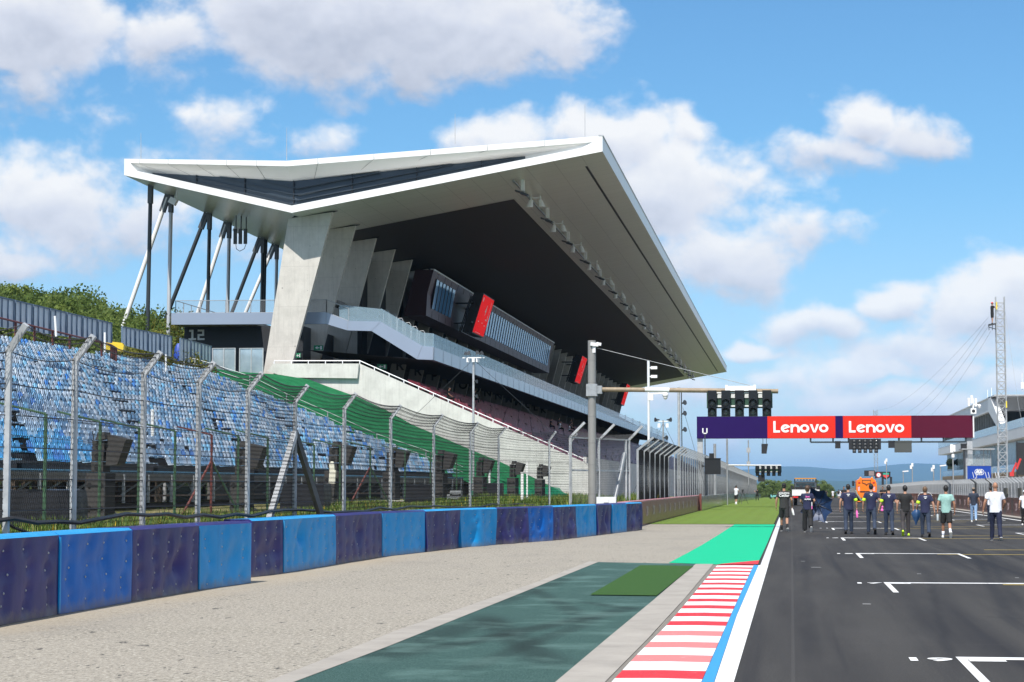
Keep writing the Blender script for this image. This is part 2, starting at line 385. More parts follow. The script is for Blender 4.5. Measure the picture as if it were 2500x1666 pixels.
# grid slots
b = MB(); y2 = MB()
for k in range(10):
    Y = 20.55 + 16.03*k; z = .005
    b.box(1.6,4.2,Y,Y+.30,z,z+.001); b.box(1.6,1.69,Y-3.2,Y,z,z+.001); b.box(4.11,4.2,Y-3.2,Y,z,z+.001); b.box(1.70,2.05,Y-.20,Y-.004,z,z+.001)
    y2.box(3.6,8.3,Y-.42,Y-.30,z+.001,z+.002); y2.box(5.1,9.6,Y+3.5,Y+3.62,z+.001,z+.002)
    if k > 2: b.box(8.1,10.7,Y+8,Y+8.30,z,z+.001); b.box(8.1,8.19,Y+4.8,Y+8,z,z+.001); b.box(10.61,10.7,Y+4.8,Y+8,z,z+.001)
for Y, X, w in ((47,.2,.09),(43.5,.4,.2),(40.5,2.4,.08),(39,4.1,.07),(34,5.3,.18),(30,1.0,.12)): b.box(X,X+w,Y,Y+.05,.0055,.0062)
m_gridw = paint('grid_white_paint', (.72,.72,.71), .6, (.12,.115,.11), smear=.45)
gm = struct(b, 'grid_slot_markings', m_gridw)
struct(y2, 'yellow_guide_lines', m_yel)
for k in range(10):
    Y = 20.55+16.03*k
    text_on(str(19-2*k), .52, plane_m((1.30 if k<5 else 1.38, Y-.05, .006), (1,0,0), (0,1,0)), m_white, gm, 'slot_number', bold=.012, depth=.001)

# wooded hill on the left, and far hills
def land(name, xs, ysn, f, m):
    V = [(x,y,f(x,y)) for y in ysn for x in xs]; n = len(xs)
    F = [(j*n+i, j*n+i+1, (j+1)*n+i+1, (j+1)*n+i) for j in range(len(ysn)-1) for i in range(n-1)]
    return tag(np_mesh(name, V, F, m, smooth=True), kind='structure')
def hill_z(x, y):
    t = max(0, min(1, (-52-x)/55)); s = t*t*(3-2*t)
    return -.1 + 13*s*max(0, min(1, (y-20)/60))*max(0,1-max(0,(y-300)/400)) + .8*mnoise.noise(Vector((x*.03,y*.03,1)))*t
t = NT('woodland_floor'); c = t.ramp(t.noise(t.co(), .5, 6), [(.3,(.02,.035,.01)),(.7,(.06,.075,.025))]); m_wood = t.fin(c, .95, 0, .1)
land('wooded_slope', np.linspace(-330,-46,40), np.linspace(10,700,50), hill_z, m_wood)
t = NT('far_forest'); v = t.co(); c = t.ramp(t.noise(v, .0045, 8, .75), [(.3,(.012,.028,.012)),(.55,(.03,.055,.02)),(.75,(.06,.085,.03))]); m_far = t.fin(c, .95, 0, .05)
def ridge(name, Y, pts, depth, base):
    # pts: (pixel column, pixel row) of the crest as seen along the straight, turned into a real ridge at distance Y
    cr = [atY(x, y, Y) for x, y in pts]; xs = np.linspace(cr[0][0], cr[-1][0], 220)
    zs = np.interp(xs, [c[0] for c in cr], [c[2] for c in cr])
    ker = np.ones(9)/9; zs = np.convolve(np.pad(zs,4,'edge'), ker, 'valid')
    ts = [0,.15,.35,.6,.85,1,1.25,1.6]; hs = [0,.10,.34,.66,.92,1,.8,.2]
    V = []; n = len(xs)
    for t_, h_ in zip(ts, hs):
        for x, z in zip(xs, zs):
            q = mnoise.noise(Vector((x*.0009,t_*3,Y*.01)))*.10*(1-abs(2*h_-1)) + mnoise.noise(Vector((x*.008,t_*9,4)))*.008
            V.append((x, Y-depth+t_*depth, base+(z-base)*max(0,h_+q)))
    F = [(j*n+i, j*n+i+1, (j+1)*n+i+1, (j+1)*n+i) for j in range(len(ts)-1) for i in range(n-1)]
    return tag(np_mesh(name, V, F, m_far, smooth=True), kind='structure')
ridge('far_hills', 24000, [(-600,1185),(800,1178),(1300,1168),(1500,1160),(1760,1150),(1850,1146),(1885,1141),(1915,1136),(1935,1134.5),(1965,1136),(1990,1143),(2030,1146),(2070,1148),(2110,1148),(2140,1140),(2165,1132),(2200,1130.5),(2235,1132.5),(2270,1131.5),(2320,1134),(2500,1140),(2900,1160)], 6000, -60)
ridge('near_hills', 15000, [(-600,1196),(1400,1190),(1700,1180),(1830,1178),(1960,1172),(2060,1176),(2160,1174),(2300,1180),(2600,1186),(2900,1195)], 4000, -60)
# ================================================================== GRANDSTAND
def panel_white(name, base, rough, gx, gy, metal=0., seam=.55):
    t = NT(name); v = t.co(); b = t.nd('ShaderNodeTexBrick'); b.offset = 0; t.ln(v, b.inputs['Vector'])
    b.inputs['Scale'].default_value = 1; b.inputs['Mortar Size'].default_value = .014; b.inputs['Brick Width'].default_value = gx; b.inputs['Row Height'].default_value = gy
    b.inputs['Color1'].default_value = lin(base); b.inputs['Color2'].default_value = lin(tuple(x*.96 for x in base)); b.inputs['Mortar'].default_value = lin(tuple(x*seam for x in base))
    c = t.mix(t.ramp(t.noise(v, .7, 4), [(.4,0.),(.75,.25)]), b.outputs['Color'], tuple(x*.9 for x in base))
    return t.fin(c, rough, metal, .5)
m_fascia = mat('white_roof_cladding', (.80,.80,.785), .38, 0, .02, .5)
m_soffit = panel_white('white_soffit_panels', (.70,.69,.64), .32, 2.1, 2.07, .18, .45)
m_rsoff = panel_white('metallic_soffit_panels', (.72,.72,.72), .30, 8.3, .9, .35)
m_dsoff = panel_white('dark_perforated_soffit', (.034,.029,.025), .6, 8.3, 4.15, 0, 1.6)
m_louv = mat('blue_grey_louvre_panel', (.045,.062,.080), .4, .2, .06, .4)
m_louvs = mat('louvre_blade', (.030,.042,.055), .4, .2, .06, 1)
m_fin = concrete('board_marked_concrete', (.55,.52,.475), True, .5, 3.1)
m_wallc = concrete('smooth_concrete', (.60,.585,.55), True, .7)
m_band = mat('pale_blue_grey_cladding', (.27,.32,.41), .22, .15, .04, .3, 0, .7)
m_dwall = mat('charcoal_cladding', (.020,.022,.027), .55, 0, .12, .8)
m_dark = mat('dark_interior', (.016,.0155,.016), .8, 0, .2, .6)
m_maroon = mat('maroon_cladding', (.034,.003,.005), .5, 0, .1, .8)
m_bronze = mat('bronze_cladding', (.13,.082,.10), .45, 0, .10, .5, 0, .25)
m_bear = mat('black_bearing', (.012,.013,.016), .5)
m_ltr = mat('dark_lettering', (.02,.02,.022), .6)
def glass(name, col, rough=.02, alpha=.35, spec=.9):
    t = NT(name); t.p.inputs['Transmission Weight'].default_value = 0; t.p.inputs['Alpha'].default_value = alpha
    return t.fin(col, rough, 0, spec)
m_win = NT('sky_painted_window_glass'); m_win.p.inputs['Coat Weight'].default_value = 0; m_win.p.inputs['Coat Roughness'].default_value = .03; m_win = m_win.fin((.10,.26,.50), .12, 0, .5)  # the reflected blue of the sky is put into the base colour
m_glass = glass('balustrade_glass', (.30,.42,.50), .05, .38)
Y0, YE, BAY = 150.0, 445.0, 8.3
P = lambda x, y, Y=Y0: atY(x, y, Y)
SK = 7.0   # the near end of the roof is set back towards the rear
tf, kt, rtp = [(p[0],p[2]) for p in (P(1471,332), P(700,392), P(303,388,Y0+SK))]
bf, kb, rb = [(p[0],p[2]) for p in (P(1471,370), P(712,520), P(303,428,Y0+SK))]
tf = (bf[0], tf[1]); rtp = (rb[0], rtp[1])
GS = thing('grandstand', 'large white grandstand with a V-shaped cantilever roof and slanting concrete piers', 'grandstand', (-30, Y0, 0))
# roof: outer shell with a picture-frame end
def lerp(a, b, t): return (a[0]+(b[0]-a[0])*t, a[1]+(b[1]-a[1])*t)
def soff(x):  # height of underside at x
    return bf[1]+(kb[1]-bf[1])*(x-bf[0])/(kb[0]-bf[0]) if x >= kb[0] else kb[1]+(rb[1]-kb[1])*(x-kb[0])/(rb[0]-kb[0])
out = [tf, kt, rtp, rb, kb, bf]
in1 = [(tf[0]-.75,tf[1]-.46), (kt[0],kt[1]-.42), (rtp[0]+.62,rtp[1]-.40), (rb[0]+.62,rb[1]+.42), (kb[0],kb[1]+.55), (bf[0]-.75,bf[1]+.45)]
in2 = [(tf[0]-6.0,tf[1]-1.16), (kt[0],kt[1]-1.35), (rtp[0]+2.2,rtp[1]-1.12), (rb[0]+2.2,rb[1]+.10), (kb[0],kb[1]+.56), (bf[0]-6.0,soff(bf[0]-6)+.50)]
b = MB(); n = 6
YO = lambda x: Y0+SK*max(0,(kb[0]-x)/(kb[0]-rb[0]))
vs = [(p[0],YO(p[0]),p[1]) for p in out]+[(p[0],YO(p[0]),p[1]) for p in in1]+[(p[0],YO(p[0])+1.5,p[1]) for p in in2]+[(p[0],YE,p[1]) for p in out]
fs = []
for i in range(n):
    j = (i+1)%n
    fs += [(i,j,n+j,n+i), (n+i,n+j,2*n+j,2*n+i)]
    if i in (0,1,2,5): fs.append((i,3*n+i,3*n+j,j))
fs.append(tuple(range(3*n,4*n)))
b.add(vs, fs); roof = b.build('roof', m_fascia, GS)
# joints on the end frame
for t_ in (.18,.36,.54,.72,.9):
    for A, B_, I2, J2 in ((tf,kt,in2[0],in2[1]),(kt,rtp,in2[1],in2[2])):
        q = lerp(A,B_,t_); r_ = lerp(I2,J2,t_); b = MB(); b.beam((q[0],YO(q[0])-.004,q[1]-.02),(q[0],YO(q[0])-.004,q[1]-.43),.03,.012); b.beam((q[0],YO(q[0])-.002,q[1]-.43),(r_[0],YO(r_[0])+1.49,r_[1]),.03,.012)
        b.build('panel_joint', mat('joint_grey',(.30,.30,.30)), roof)
b = MB(); b.add([(p[0],YO(p[0])+1.48,p[1]) for p in in2], [(0,1,4,5),(1,2,3,4)]); louv = b.build('louvre_panel', m_louv, GS)
b = MB()
for s_ in (.16,.34,.52,.68,.82,.93):
    pts = []
    for A, B_ in ((in2[5],in2[0]),(in2[4],in2[1]),(in2[3],in2[2])):
        pts.append(lerp(B_,A,s_))
    base = (in2[1][1]-in2[4][1])*(1-s_)
    L = []
    for x in np.linspace(in2[0][0], in2[2][0], 40):
        lo = in2[4][1]+.0 + (0.176*(x-kb[0]) if x > kb[0] else -.24*(x-kb[0])*1.0)
        hi = float(np.interp(x, [in2[2][0],in2[1][0],in2[0][0]], [in2[2][1],in2[1][1],in2[0][1]]))
        lo2 = float(np.interp(x, [in2[3][0],in2[4][0],in2[5][0]], [in2[3][1],in2[4][1],in2[5][1]]))
        z = lo2 + (1-s_)*3.1
        if z < hi-.02: L.append((x,z))
    if len(L) > 1:
        ap = [p for p in L if p[0] <= kb[0]] ; cp = [p for p in L if p[0] > kb[0]]
        for a_, c_ in zip(L, L[1:]): b.beam((a_[0],YO(a_[0])+1.40,a_[1]),(c_[0],YO(c_[0])+1.40,c_[1]),.18,.07)
b.build('louvre_blade', m_louvs, louv)
b = MB()
for x in (-46.5,-42,-37.6,-33,-28,-23): 
    hi = float(np.interp(x, [in2[2][0],in2[1][0],in2[0][0]], [in2[2][1],in2[1][1],in2[0][1]])); lo = float(np.interp(x, [in2[3][0],in2[4][0],in2[5][0]], [in2[3][1],in2[4][1],in2[5][1]]))
    b.box(x-.03,x+.03,YO(x)+1.36,YO(x)+1.47,lo,hi)
b.build('louvre_joint', m_bear, louv)
# undersides
b = MB(); N = 1
b.add([(bf[0],Y0,bf[1]),(kb[0],Y0,kb[1]),(kb[0],YE,kb[1]),(bf[0],YE,bf[1])], [(0,1,2,3)]); b.build('front_soffit', m_soffit, GS)
b = MB(); b.add([(kb[0],Y0,kb[1]),(rb[0],Y0+SK,rb[1]),(rb[0],YE,rb[1]),(kb[0],YE,kb[1])], [(0,1,2,3)]); b.build('rear_soffit', m_rsoff, GS)
b = MB(); X1 = -22.2
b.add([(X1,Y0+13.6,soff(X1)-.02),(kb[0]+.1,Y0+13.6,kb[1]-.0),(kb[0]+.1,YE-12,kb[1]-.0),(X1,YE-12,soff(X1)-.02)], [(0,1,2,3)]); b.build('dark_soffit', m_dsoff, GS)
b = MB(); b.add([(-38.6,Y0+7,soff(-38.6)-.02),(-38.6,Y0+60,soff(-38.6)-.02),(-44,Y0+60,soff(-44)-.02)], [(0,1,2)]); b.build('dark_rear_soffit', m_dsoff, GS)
b = MB(); xs_ = -15.4; b.box(xs_-.09,xs_+.09,Y0+5,YE-8,soff(xs_)-.03,soff(xs_)-.004); b.build('soffit_slot', m_bear, GS)
b = MB(); xr = -20.95; b.box(xr-.07,xr+.07,Y0+4,YE-6,soff(xr)-.20,soff(xr)-.08); b.build('lighting_rail', galv, GS)
# front lip flashing
b = MB(); b.box(tf[0]-.3,tf[0]+.05,Y0-.02,YE+.02,tf[1]-.02,tf[1]+.07); b.build('roof_flashing', galv_l, GS)
# floodlights under the roof, alternating single plates and pairs of cones
fl1, fl2 = MB(), MB()
fl1.box(-.14,.14,-.14,.14,-.85,0); fl1.mi = 1; fl1.obox((-.05,0,-1.02),(.55,.32,.05),(0,.35,0)); fl1.obox((.1,0,-1.15),(.3,.22,.05),(0,.35,0)); fl1.mi = 0
for s_ in (-.38,.38):
    fl2.box(s_-.05,s_+.05,-.06,.06,-.45,0)
    c = [(s_+math.cos(a)*.17,math.sin(a)*.17,-.42) for a in np.linspace(0,2*math.pi,11)[:-1]]; d = [(s_*1.35+math.cos(a)*.29,math.sin(a)*.29,-1.02) for a in np.linspace(0,2*math.pi,11)[:-1]]
    fl2.rings([c,d])
fl2.box(-.5,.5,-.04,.04,-.30,-.22)
f0 = fl1.build('floodlight', [lamp_w, dark_m], GS, local=True); f1 = fl2.build('floodlight', lamp_w, GS, 30, local=True)
k = 0; Y = Y0+5.5
while Y < YE-6:
    o = (f0 if k % 2 == 0 else f1)
    if k > 1: o = o.copy(); COL.objects.link(o)
    o.location = (-20.4-GS.location.x, Y-Y0, soff(-20.4)-.0); Y += BAY*.98; k += 1
# slanting concrete fins
q = [P(704,534,152.4), P(812,518,152.4), P(714,885,152.4), P(644,905,152.4)]
tl, tr, br_, bl_ = [(p[0],p[2]) for p in q]
def ext(a, c, z): t_ = (z-a[1])/(c[1]-a[1]); return (a[0]+(c[0]-a[0])*t_, z)
fin_poly = [tl, tr, ext(tr,br_,3.0), ext(tl,bl_,3.0)]
b = MB(); b.xz([(p[0]+30,p[1]) for p in fin_poly], 0, .42); fin = b.build('concrete_fin', m_fin, GS, local=True)
b = MB(); b.xz([(tl[0]+30+.15,tl[1]+.003),(tr[0]+30-.02,tr[1]+.003),(tr[0]+30+.35,soff(tr[0])-.02),(tl[0]+30+.6,soff(tl[0])-.02)], .08, .34); bear = b.build('fin_bearing', m_bear, fin, local=True)
letters = {2:'P',3:'O',4:'O',5:'N',6:'N',7:'M',8:'M',9:'L',10:'L',11:'K',12:'K',13:'J',14:'J',15:'H',16:'H',17:'G',18:'G',19:'F',20:'F',21:'E',22:'E',23:'D',24:'D',25:'C',26:'C',27:'B',28:'B',29:'A',30:'A'}
fins = []
for k in range(35):
    o = fin
    if k:
        o = fin.copy(); COL.objects.link(o); c = bear.copy(); COL.objects.link(c); c.parent = o
    o.location = (0, 2.4+BAY*k, 0); fins.append(o)
    if k in letters:
        z = 16.4; x = ext(tr,br_,z)[0]-1.3
        text_on(letters[k], .95, plane_m((x,152.4+BAY*k-.012,z),(1,0,0),(0,0,1)), m_ltr, o, 'section_letter', bold=.012)
# little bracket lamps on the fins' front edges
b = MB(); b.box(0,.14,-.1,.1,-.28,0); b.box(.02,.07,-.03,.03,0,.2); lp = b.build('bracket_lamp', lamp_w, fins[3], local=True)
for k in range(3,30):
    o = lp if k == 3 else lp.copy()
    if k > 3: COL.objects.link(o); o.parent = fins[k]
    z = 17.2; o.location = (ext(tr,br_,z)[0]+30, .1, z)
# upper balcony: pale band with the stair-shaped near end
bX, bZ = P(1058,847,155)[[0,2]]; bZ0 = P(1057.5,879,155)[2]
top = [P(418,765,155),P(796,763,155),P(850,784,155),P(929,785.5,155),P(1031,845,155),P(1058,847.5,155)]
bot = [P(418,793,155),P(796,791,155),P(848,807,155),P(907,808.5,155),P(1018,877.5,155),P(1057,879,155)]
b = MB()
for A,B_,C,D in zip(top,top[1:],bot[1:],bot):
    b.prism([(A[0],155,A[2]),(B_[0],155,B_[2]),(C[0],155,C[2]),(D[0],155,D[2])], (0,.35,0))
band = b.build('balcony_band', m_band, GS)
b = MB(); b.xz([(bX,bZ0),(bX+.01,bZ),(bX-.35,bZ),(bX-.35,bZ0)], 155.36, YE+14); b.build('balcony_front_band', m_band, GS)
b = MB()
for A, B_ in zip(top,bot):
    b.beam((A[0],154.996,A[2]-.02),(B_[0],154.996,B_[2]+.02),.03,.012)
for Y in np.arange(159.5, YE+10, BAY/2): b.box(bX+.004,bX+.016,Y-.015,Y+.015,bZ0+.02,bZ-.02)
b.build('band_joint', mat('seam_grey',(.20,.21,.23)), band)
# terrace slab and charcoal block behind the first pier
sx0, sx1 = top[0][0], top[1][0]
b = MB(); b.box(sx0,sx1-6,155.36,175,bot[0][2]+.05,bot[0][2]+.3); b.build('terrace_slab', m_wallc, GS)
w0 = P(450,800,158)[0]; w1 = P(650,800,158)[0]
b = MB(); b.box(w0,w1+3,158,172,4,bot[0][2]+.04); blk = b.build('charcoal_block', m_dwall, GS)
cx_, cz_ = P(479,818,158)[0], P(479,818,158)[2]; b = MB()
for x0,x1,z0,z1 in ((-.40,-.22,-.42,.42),(-.58,-.404,.24,.42),(-.62,-.40,-.42,-.27),(-.216,.0,-.42,-.27),   # 1
                    (.12,.66,.27,.42),(.50,.66,.06,.266),(.12,.66,-.09,.056),(.12,.28,-.27,-.094),(.12,.70,-.42,-.274)): b.box(cx_+x0,cx_+x1,157.97,157.99,cz_+z0,cz_+z1)
b.build('block_number', white_m, blk)
# terrace railing
def railing(b, pts, h, rails=(1.,), post=.05, rail=.05, step=None):
    for A, B_ in zip(pts, pts[1:]):
        A, B_ = Vector(A), Vector(B_); L = (B_-A).length; m = max(1, int(L/(step or 1.9)))
        for i in range(m+1):
            p = A.lerp(B_, i/m); b.box(p.x-post/2,p.x+post/2,p.y-post/2,p.y+post/2,p.z,p.z+h)
        for r_ in rails: b.beam(A+Vector((0,0,h*r_)), B_+Vector((0,0,h*r_)), rail, rail)
b = MB(); railing(b, [(sx0+.3,155.2,top[0][2]),(sx1,155.2,top[1][2]),(top[2][0],155.2,top[2][2])], 1.0, (1.0,.03), step=1.75)
railing(b, [(sx0+.3,155.2,top[0][2]),(sx0+.3,170,top[0][2])], 1.0, (1.,), step=2)
b.build('terrace_railing', galv, GS)
b = MB(); b.box(sx0+.35,sx1,155.19,155.21,top[0][2]+.05,top[0][2]+.95); b.build('railing_mesh', glass('fine_steel_mesh',(.25,.26,.28),.5,.13,.3), GS)
# glass along the balcony
b = MB()
for Y in np.arange(155.4, YE+10, 2.07): b.box(bX-.12,bX-.09,Y+.02,Y+2.05,bZ-.02,bZ+1.05)
b.build('balcony_glass', m_glass, GS)
b = MB()
gp_ = [(top[3][0],top[3][2]),(top[4][0],top[4][2]),(top[5][0],top[5][2])]
for (xa,za),(xb,zb) in zip(gp_, gp_[1:]): b.xz([(xa,za),(xb,zb),(xb,zb+1.05),(xa,za+1.05)], 155.15, 155.18)
b.xz([(top[1][0]+1,top[2][2]-.02),(top[3][0],top[3][2]),(top[3][0],top[3][2]+1.0),(top[1][0]+1,top[2][2]+1.3)], 155.22, 155.24)
b.build('stair_glass', m_glass, GS)
b = MB()
for i in range(6):
    x, z = lerp(gp_[0], gp_[1], .08+.17*i); y = 155.9+.25*(i%2)
    b.tube([(x-.22,y,z-.3),(x-.22,y,z+.95),(x-.12,y,z+1.12),(x+.12,y,z+1.12),(x+.22,y,z+.95),(x+.22,y,z-.3)], .03, 6)
for Y in np.arange(164, YE, BAY*2): b.tube([(bX-.6,Y,bZ),(bX-.6,Y,bZ+1.25),(bX-.6,Y+.3,bZ+1.4),(bX-.6,Y+.9,bZ+1.4),(bX-.6,Y+1.2,bZ+1.25),(bX-.6,Y+1.2,bZ)], .035, 6)
b.build('hoop_handrail', galv_l, GS)
# upper tier and lower back wall
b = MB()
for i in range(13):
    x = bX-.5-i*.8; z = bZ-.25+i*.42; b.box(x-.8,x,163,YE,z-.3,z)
b.build('upper_tier', mat('grey_tier_concrete',(.24,.23,.22),.8,0,.1,1), GS)  # even mid-grey concrete colour
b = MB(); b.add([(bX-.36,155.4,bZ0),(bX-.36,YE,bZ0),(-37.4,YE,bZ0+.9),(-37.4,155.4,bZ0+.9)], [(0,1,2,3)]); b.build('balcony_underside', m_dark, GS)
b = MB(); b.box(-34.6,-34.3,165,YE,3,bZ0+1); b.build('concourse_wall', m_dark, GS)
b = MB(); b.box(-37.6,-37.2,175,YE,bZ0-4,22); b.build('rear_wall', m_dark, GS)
b = MB(); rp = [P(960,872,167),P(994,873,167),P(980,936,167),P(948,924,167)]; b.xz([(p[0]+30,p[2]) for p in rp], 0, .4)
lf = b.build('lower_pier', mat('grey_pier_concrete',(.30,.29,.28),.8,0,.1,1), GS, local=True)
ll = {0:'R',1:'R',2:'P',3:'P',4:'O',5:'O',6:'N',7:'N',8:'M',9:'M',10:'L',11:'L',12:'K'}
for k in range(33):
    o = lf if k == 0 else lf.copy()
    if k: COL.objects.link(o)
    o.location = (0, 17+BAY*k, 0)
    if k in ll: text_on(ll[k], 1.1, plane_m((rp[0][0]+.55,167+BAY*k-.012,rp[0][2]-.75),(1,0,0),(0,0,1)), m_ltr, o, 'section_letter', bold=.03)
# glazed hospitality box hung between the fins
sp = [P(1014,659,187),P(1059,659,187),P(1043,717,187),P(1040,770.5,187),P(985,771,187)]
YB = 285
b = MB(); b.mi = 0
pl = [(p[0],p[2]) for p in sp]
b.xz(pl, 187, YB); box_ = b.build('hospitality_box', m_bronze, GS)
b = MB(); b.add([(p[0],186.985,p[1]) for p in pl], [tuple(range(5))]); b.build('end_panel', m_maroon, box_)
b = MB(); b.box(pl[1][0]-.3,pl[1][0]+.06,187,YB,pl[1][1]-.06,pl[1][1]+.08)
b.build('box_flashing', white_m, box_)
def onface(t_, Y, off=.05):   # t_: 0 at top edge .. 1 at the knee .. 2 bottom edge
    A, B_ = (pl[1],pl[2]) if t_ <= 1 else (pl[2],pl[3]); u = t_ if t_ <= 1 else t_-1
    x, z = lerp(A,B_,u); return (x+off,Y,z)
wins = [(189.4+1.85*i) for i in range(6)] + [(210+1.9*i) for i in range(38)]
for Y in wins:
    b = MB(); e = 1.72
    b.add([onface(.30,Y),onface(.30,Y+e),onface(1.58,Y+e),onface(1.58,Y)], [(0,1,2,3)]); b.build('window', m_win, box_)
for Y in [y-.08 for y in wins]: b = MB(); b.beam(onface(.28,Y,.07),onface(1.60,Y,.07),.13,.05,(1,0,0)); b.build('mullion', m_bear, box_)
b = MB()
for Y in np.arange(190, YB, 3.8): b.beam(onface(0.02,Y,.012),onface(.27,Y,.012),.03,.02,(1,0,0)); b.beam(onface(1.68,Y,.012),onface(1.98,Y,.012),.03,.02,(1,0,0))
b.build('panel_seam', m_bear, box_)
# red seating bowl and its risers
rA = (-15.4, 3.0); NR = 17; dX, dZ = .79, .376
b = MB()
for i in range(NR):
    x = rA[0]-i*dX; z = rA[1]+i*dZ; b.box(x-dX,x,151.2,YE+20,z-.7,z)
b.box(rA[0]-NR*dX-3.5,rA[0]-NR*dX,151.2,YE+20,rA[1]+NR*dZ-1,rA[1]+NR*dZ-.3)
b.build('seating_terrace', mat('terrace_concrete',(.20,.17,.165),.85,0,.15,1), GS)
b = MB(); b.box(rA[0]+.1,rA[0]+.35,151,YE+40,-1,rA[1]+.9); b.build('stand_front_wall', m_wallc, GS)
# end wall of the stand, stepping down towards the track
A = [P(668,888,150.2),P(877,888,150.2),P(1424,1128,150.2)]
b = MB(); b.xz([(A[0][0],A[0][2]),(A[1][0],A[1][2]),(A[2][0],A[2][2]),(A[2][0]+.8,A[2][2]-.35),(A[2][0]+.8,-1),(A[0][0],-1)], 150.2, 150.6)
pb = [P(652,906,149.9),P(668,888,149.9),P(876,888,149.9),P(872,924,149.9),P(700,922,149.9)]
b.xz([(p[0],p[2]) for p in pb], 149.9, 150.2); ew = b.build('end_wall', m_wallc, GS)
b = MB()
a0, a1, a2 = [(p[0],150.4,p[2]) for p in A]
L = [Vector(a0)+Vector((0,0,.22)), Vector(a1)+Vector((0,0,.22)), Vector(a2)+Vector((0,0,.22))]
b.tube([Vector(a0)+Vector((-.05,0,0)), L[0], L[1], L[2]], .04, 6)
for A_, B_, m in ((L[0],L[1],5),(L[1],L[2],15)):
    for i in range(m): p = A_.lerp(B_, i/m); b.box(p.x-.03,p.x+.03,150.37,150.43,p.z-.25,p.z)
b.build('wall_handrail', white_m, ew)
# rear struts
def strut(a, c, r, m):
    b = MB(); b.tube([a, c], r, 14); o = b.build('strut', m, GS, 40)
    h = MB(); d = (Vector(c)-Vector(a)).normalized(); h.beam(Vector(a)-d*.25, Vector(a)+d*1.3, .34, .5); h.build('strut_head', mat('strut_head_grey',(.10,.105,.11),.45,.3), o)
m_sd = mat('charcoal_strut_paint', (.035,.042,.047), .35, .1, .05, 1); m_sw = mat('white_strut_paint', (.78,.78,.77), .4, 0, .03, 1); m_sg = mat('silver_strut_paint', (.52,.54,.57), .35, .2, .05, 1)
XR = rb[0]+.9
for n_, (xt, xl, m_v, m_l) in enumerate(((368,None,m_sd,None),(418,288,m_sg,m_sw),(512,391,m_sd,m_sd),(560,483,m_sg,m_sw),(642,567,m_sd,m_sd),(676,600,m_sg,m_sw))):
    pt = atX(xt, [451,484,522,549,581,602][n_], XR); zt = soff(XR)-.2; Yn = pt[1]
    strut((XR,Yn,zt),(XR-.3,Yn+.1,0),.165,m_v)
    if xl:
        pb_ = atY(xl, [0,832,813,763,761,762][n_], Yn); t_ = (zt-0)/(zt-pb_[2])   # raking outwards, away from the stand
        strut((XR-.35,Yn,zt),(XR-.35+(pb_[0]-XR+.35)*t_, Yn, 0), .185, m_l)
for k in range(6,18):
    Yn = 190+8.15*(k-5); m = m_sd if k % 2 == 0 else m_sg
    strut((XR,Yn,soff(XR)-.2),(XR-.3,Yn,0),.165,m)
# aerials and lights under the rear soffit
b = MB()
for x_, y_ in ((-49,158.5),(-48.5,176)):
    b.tube([(x_,y_,soff(x_)),(x_,y_,soff(x_)-.8)],.05,6); b.obox((x_-.3,y_,soff(x_)-.9),(.3,.25,.25),(0,.5,0))
b.build('rear_speaker', lamp_w, GS)
b = MB(); x_, y_ = -46.9, 170
for d_ in (-.35,.1,.55):
    b.tube([(x_+d_,y_,soff(x_)),(x_+d_,y_,soff(x_)-2.3)],.05,6); b.box(x_+d_-.14,x_+d_+.14,y_-.32,y_-.12,soff(x_)-2.5,soff(x_)-1.2)
b.tube([(x_-.35,y_,soff(x_)-2.5),(x_-.3,y_,soff(x_)-2.9),(x_,y_,soff(x_)-3.1),(x_+.4,y_,soff(x_)-2.9),(x_+.55,y_,soff(x_)-2.5)],.03,5)
b.build('mobile_antenna', dark_m, GS)
# lightning rods
for xs, yt, yb_ in ((344,325,388),(700,313,391),(1111,278,352),(1428,254,334)):
    p0 = atY(xs,yb_,150.8); p1 = atY(xs,yt,150.8); b = MB(); b.tube([p0, (p0+p1)/2, p1], [.03,.022,.012], 5); b.build('lightning_rod', galv_l, GS)
# exit signs
m_exit = mat('green_exit_sign', (.01,.22,.10), .5); 
for x_, y_, Y_, w_ in ((779,850,158.0,.38),(730,869,158.,.2),(934,896,158.5,.38)):
    p = P(x_,y_,Y_); b = MB(); b.box(p[0]-w_,p[0]+w_,Y_-.25,Y_-.2,p[2]-.2,p[2]+.2); e_ = b.build('exit_sign', m_exit, GS)
    b = MB(); b.xz([(p[0]-w_*.7,p[2]),(p[0]-w_*.2,p[2]+.12),(p[0]-w_*.2,p[2]-.12)],Y_-.262,Y_-.255); b.box(p[0]-w_*.2,p[0]+w_*.25,Y_-.262,Y_-.255,p[2]-.03,p[2]+.03); b.box(p[0]+w_*.4,p[0]+w_*.75,Y_-.262,Y_-.255,p[2]-.14,p[2]+.14); b.build('exit_arrow', white_m, e_)

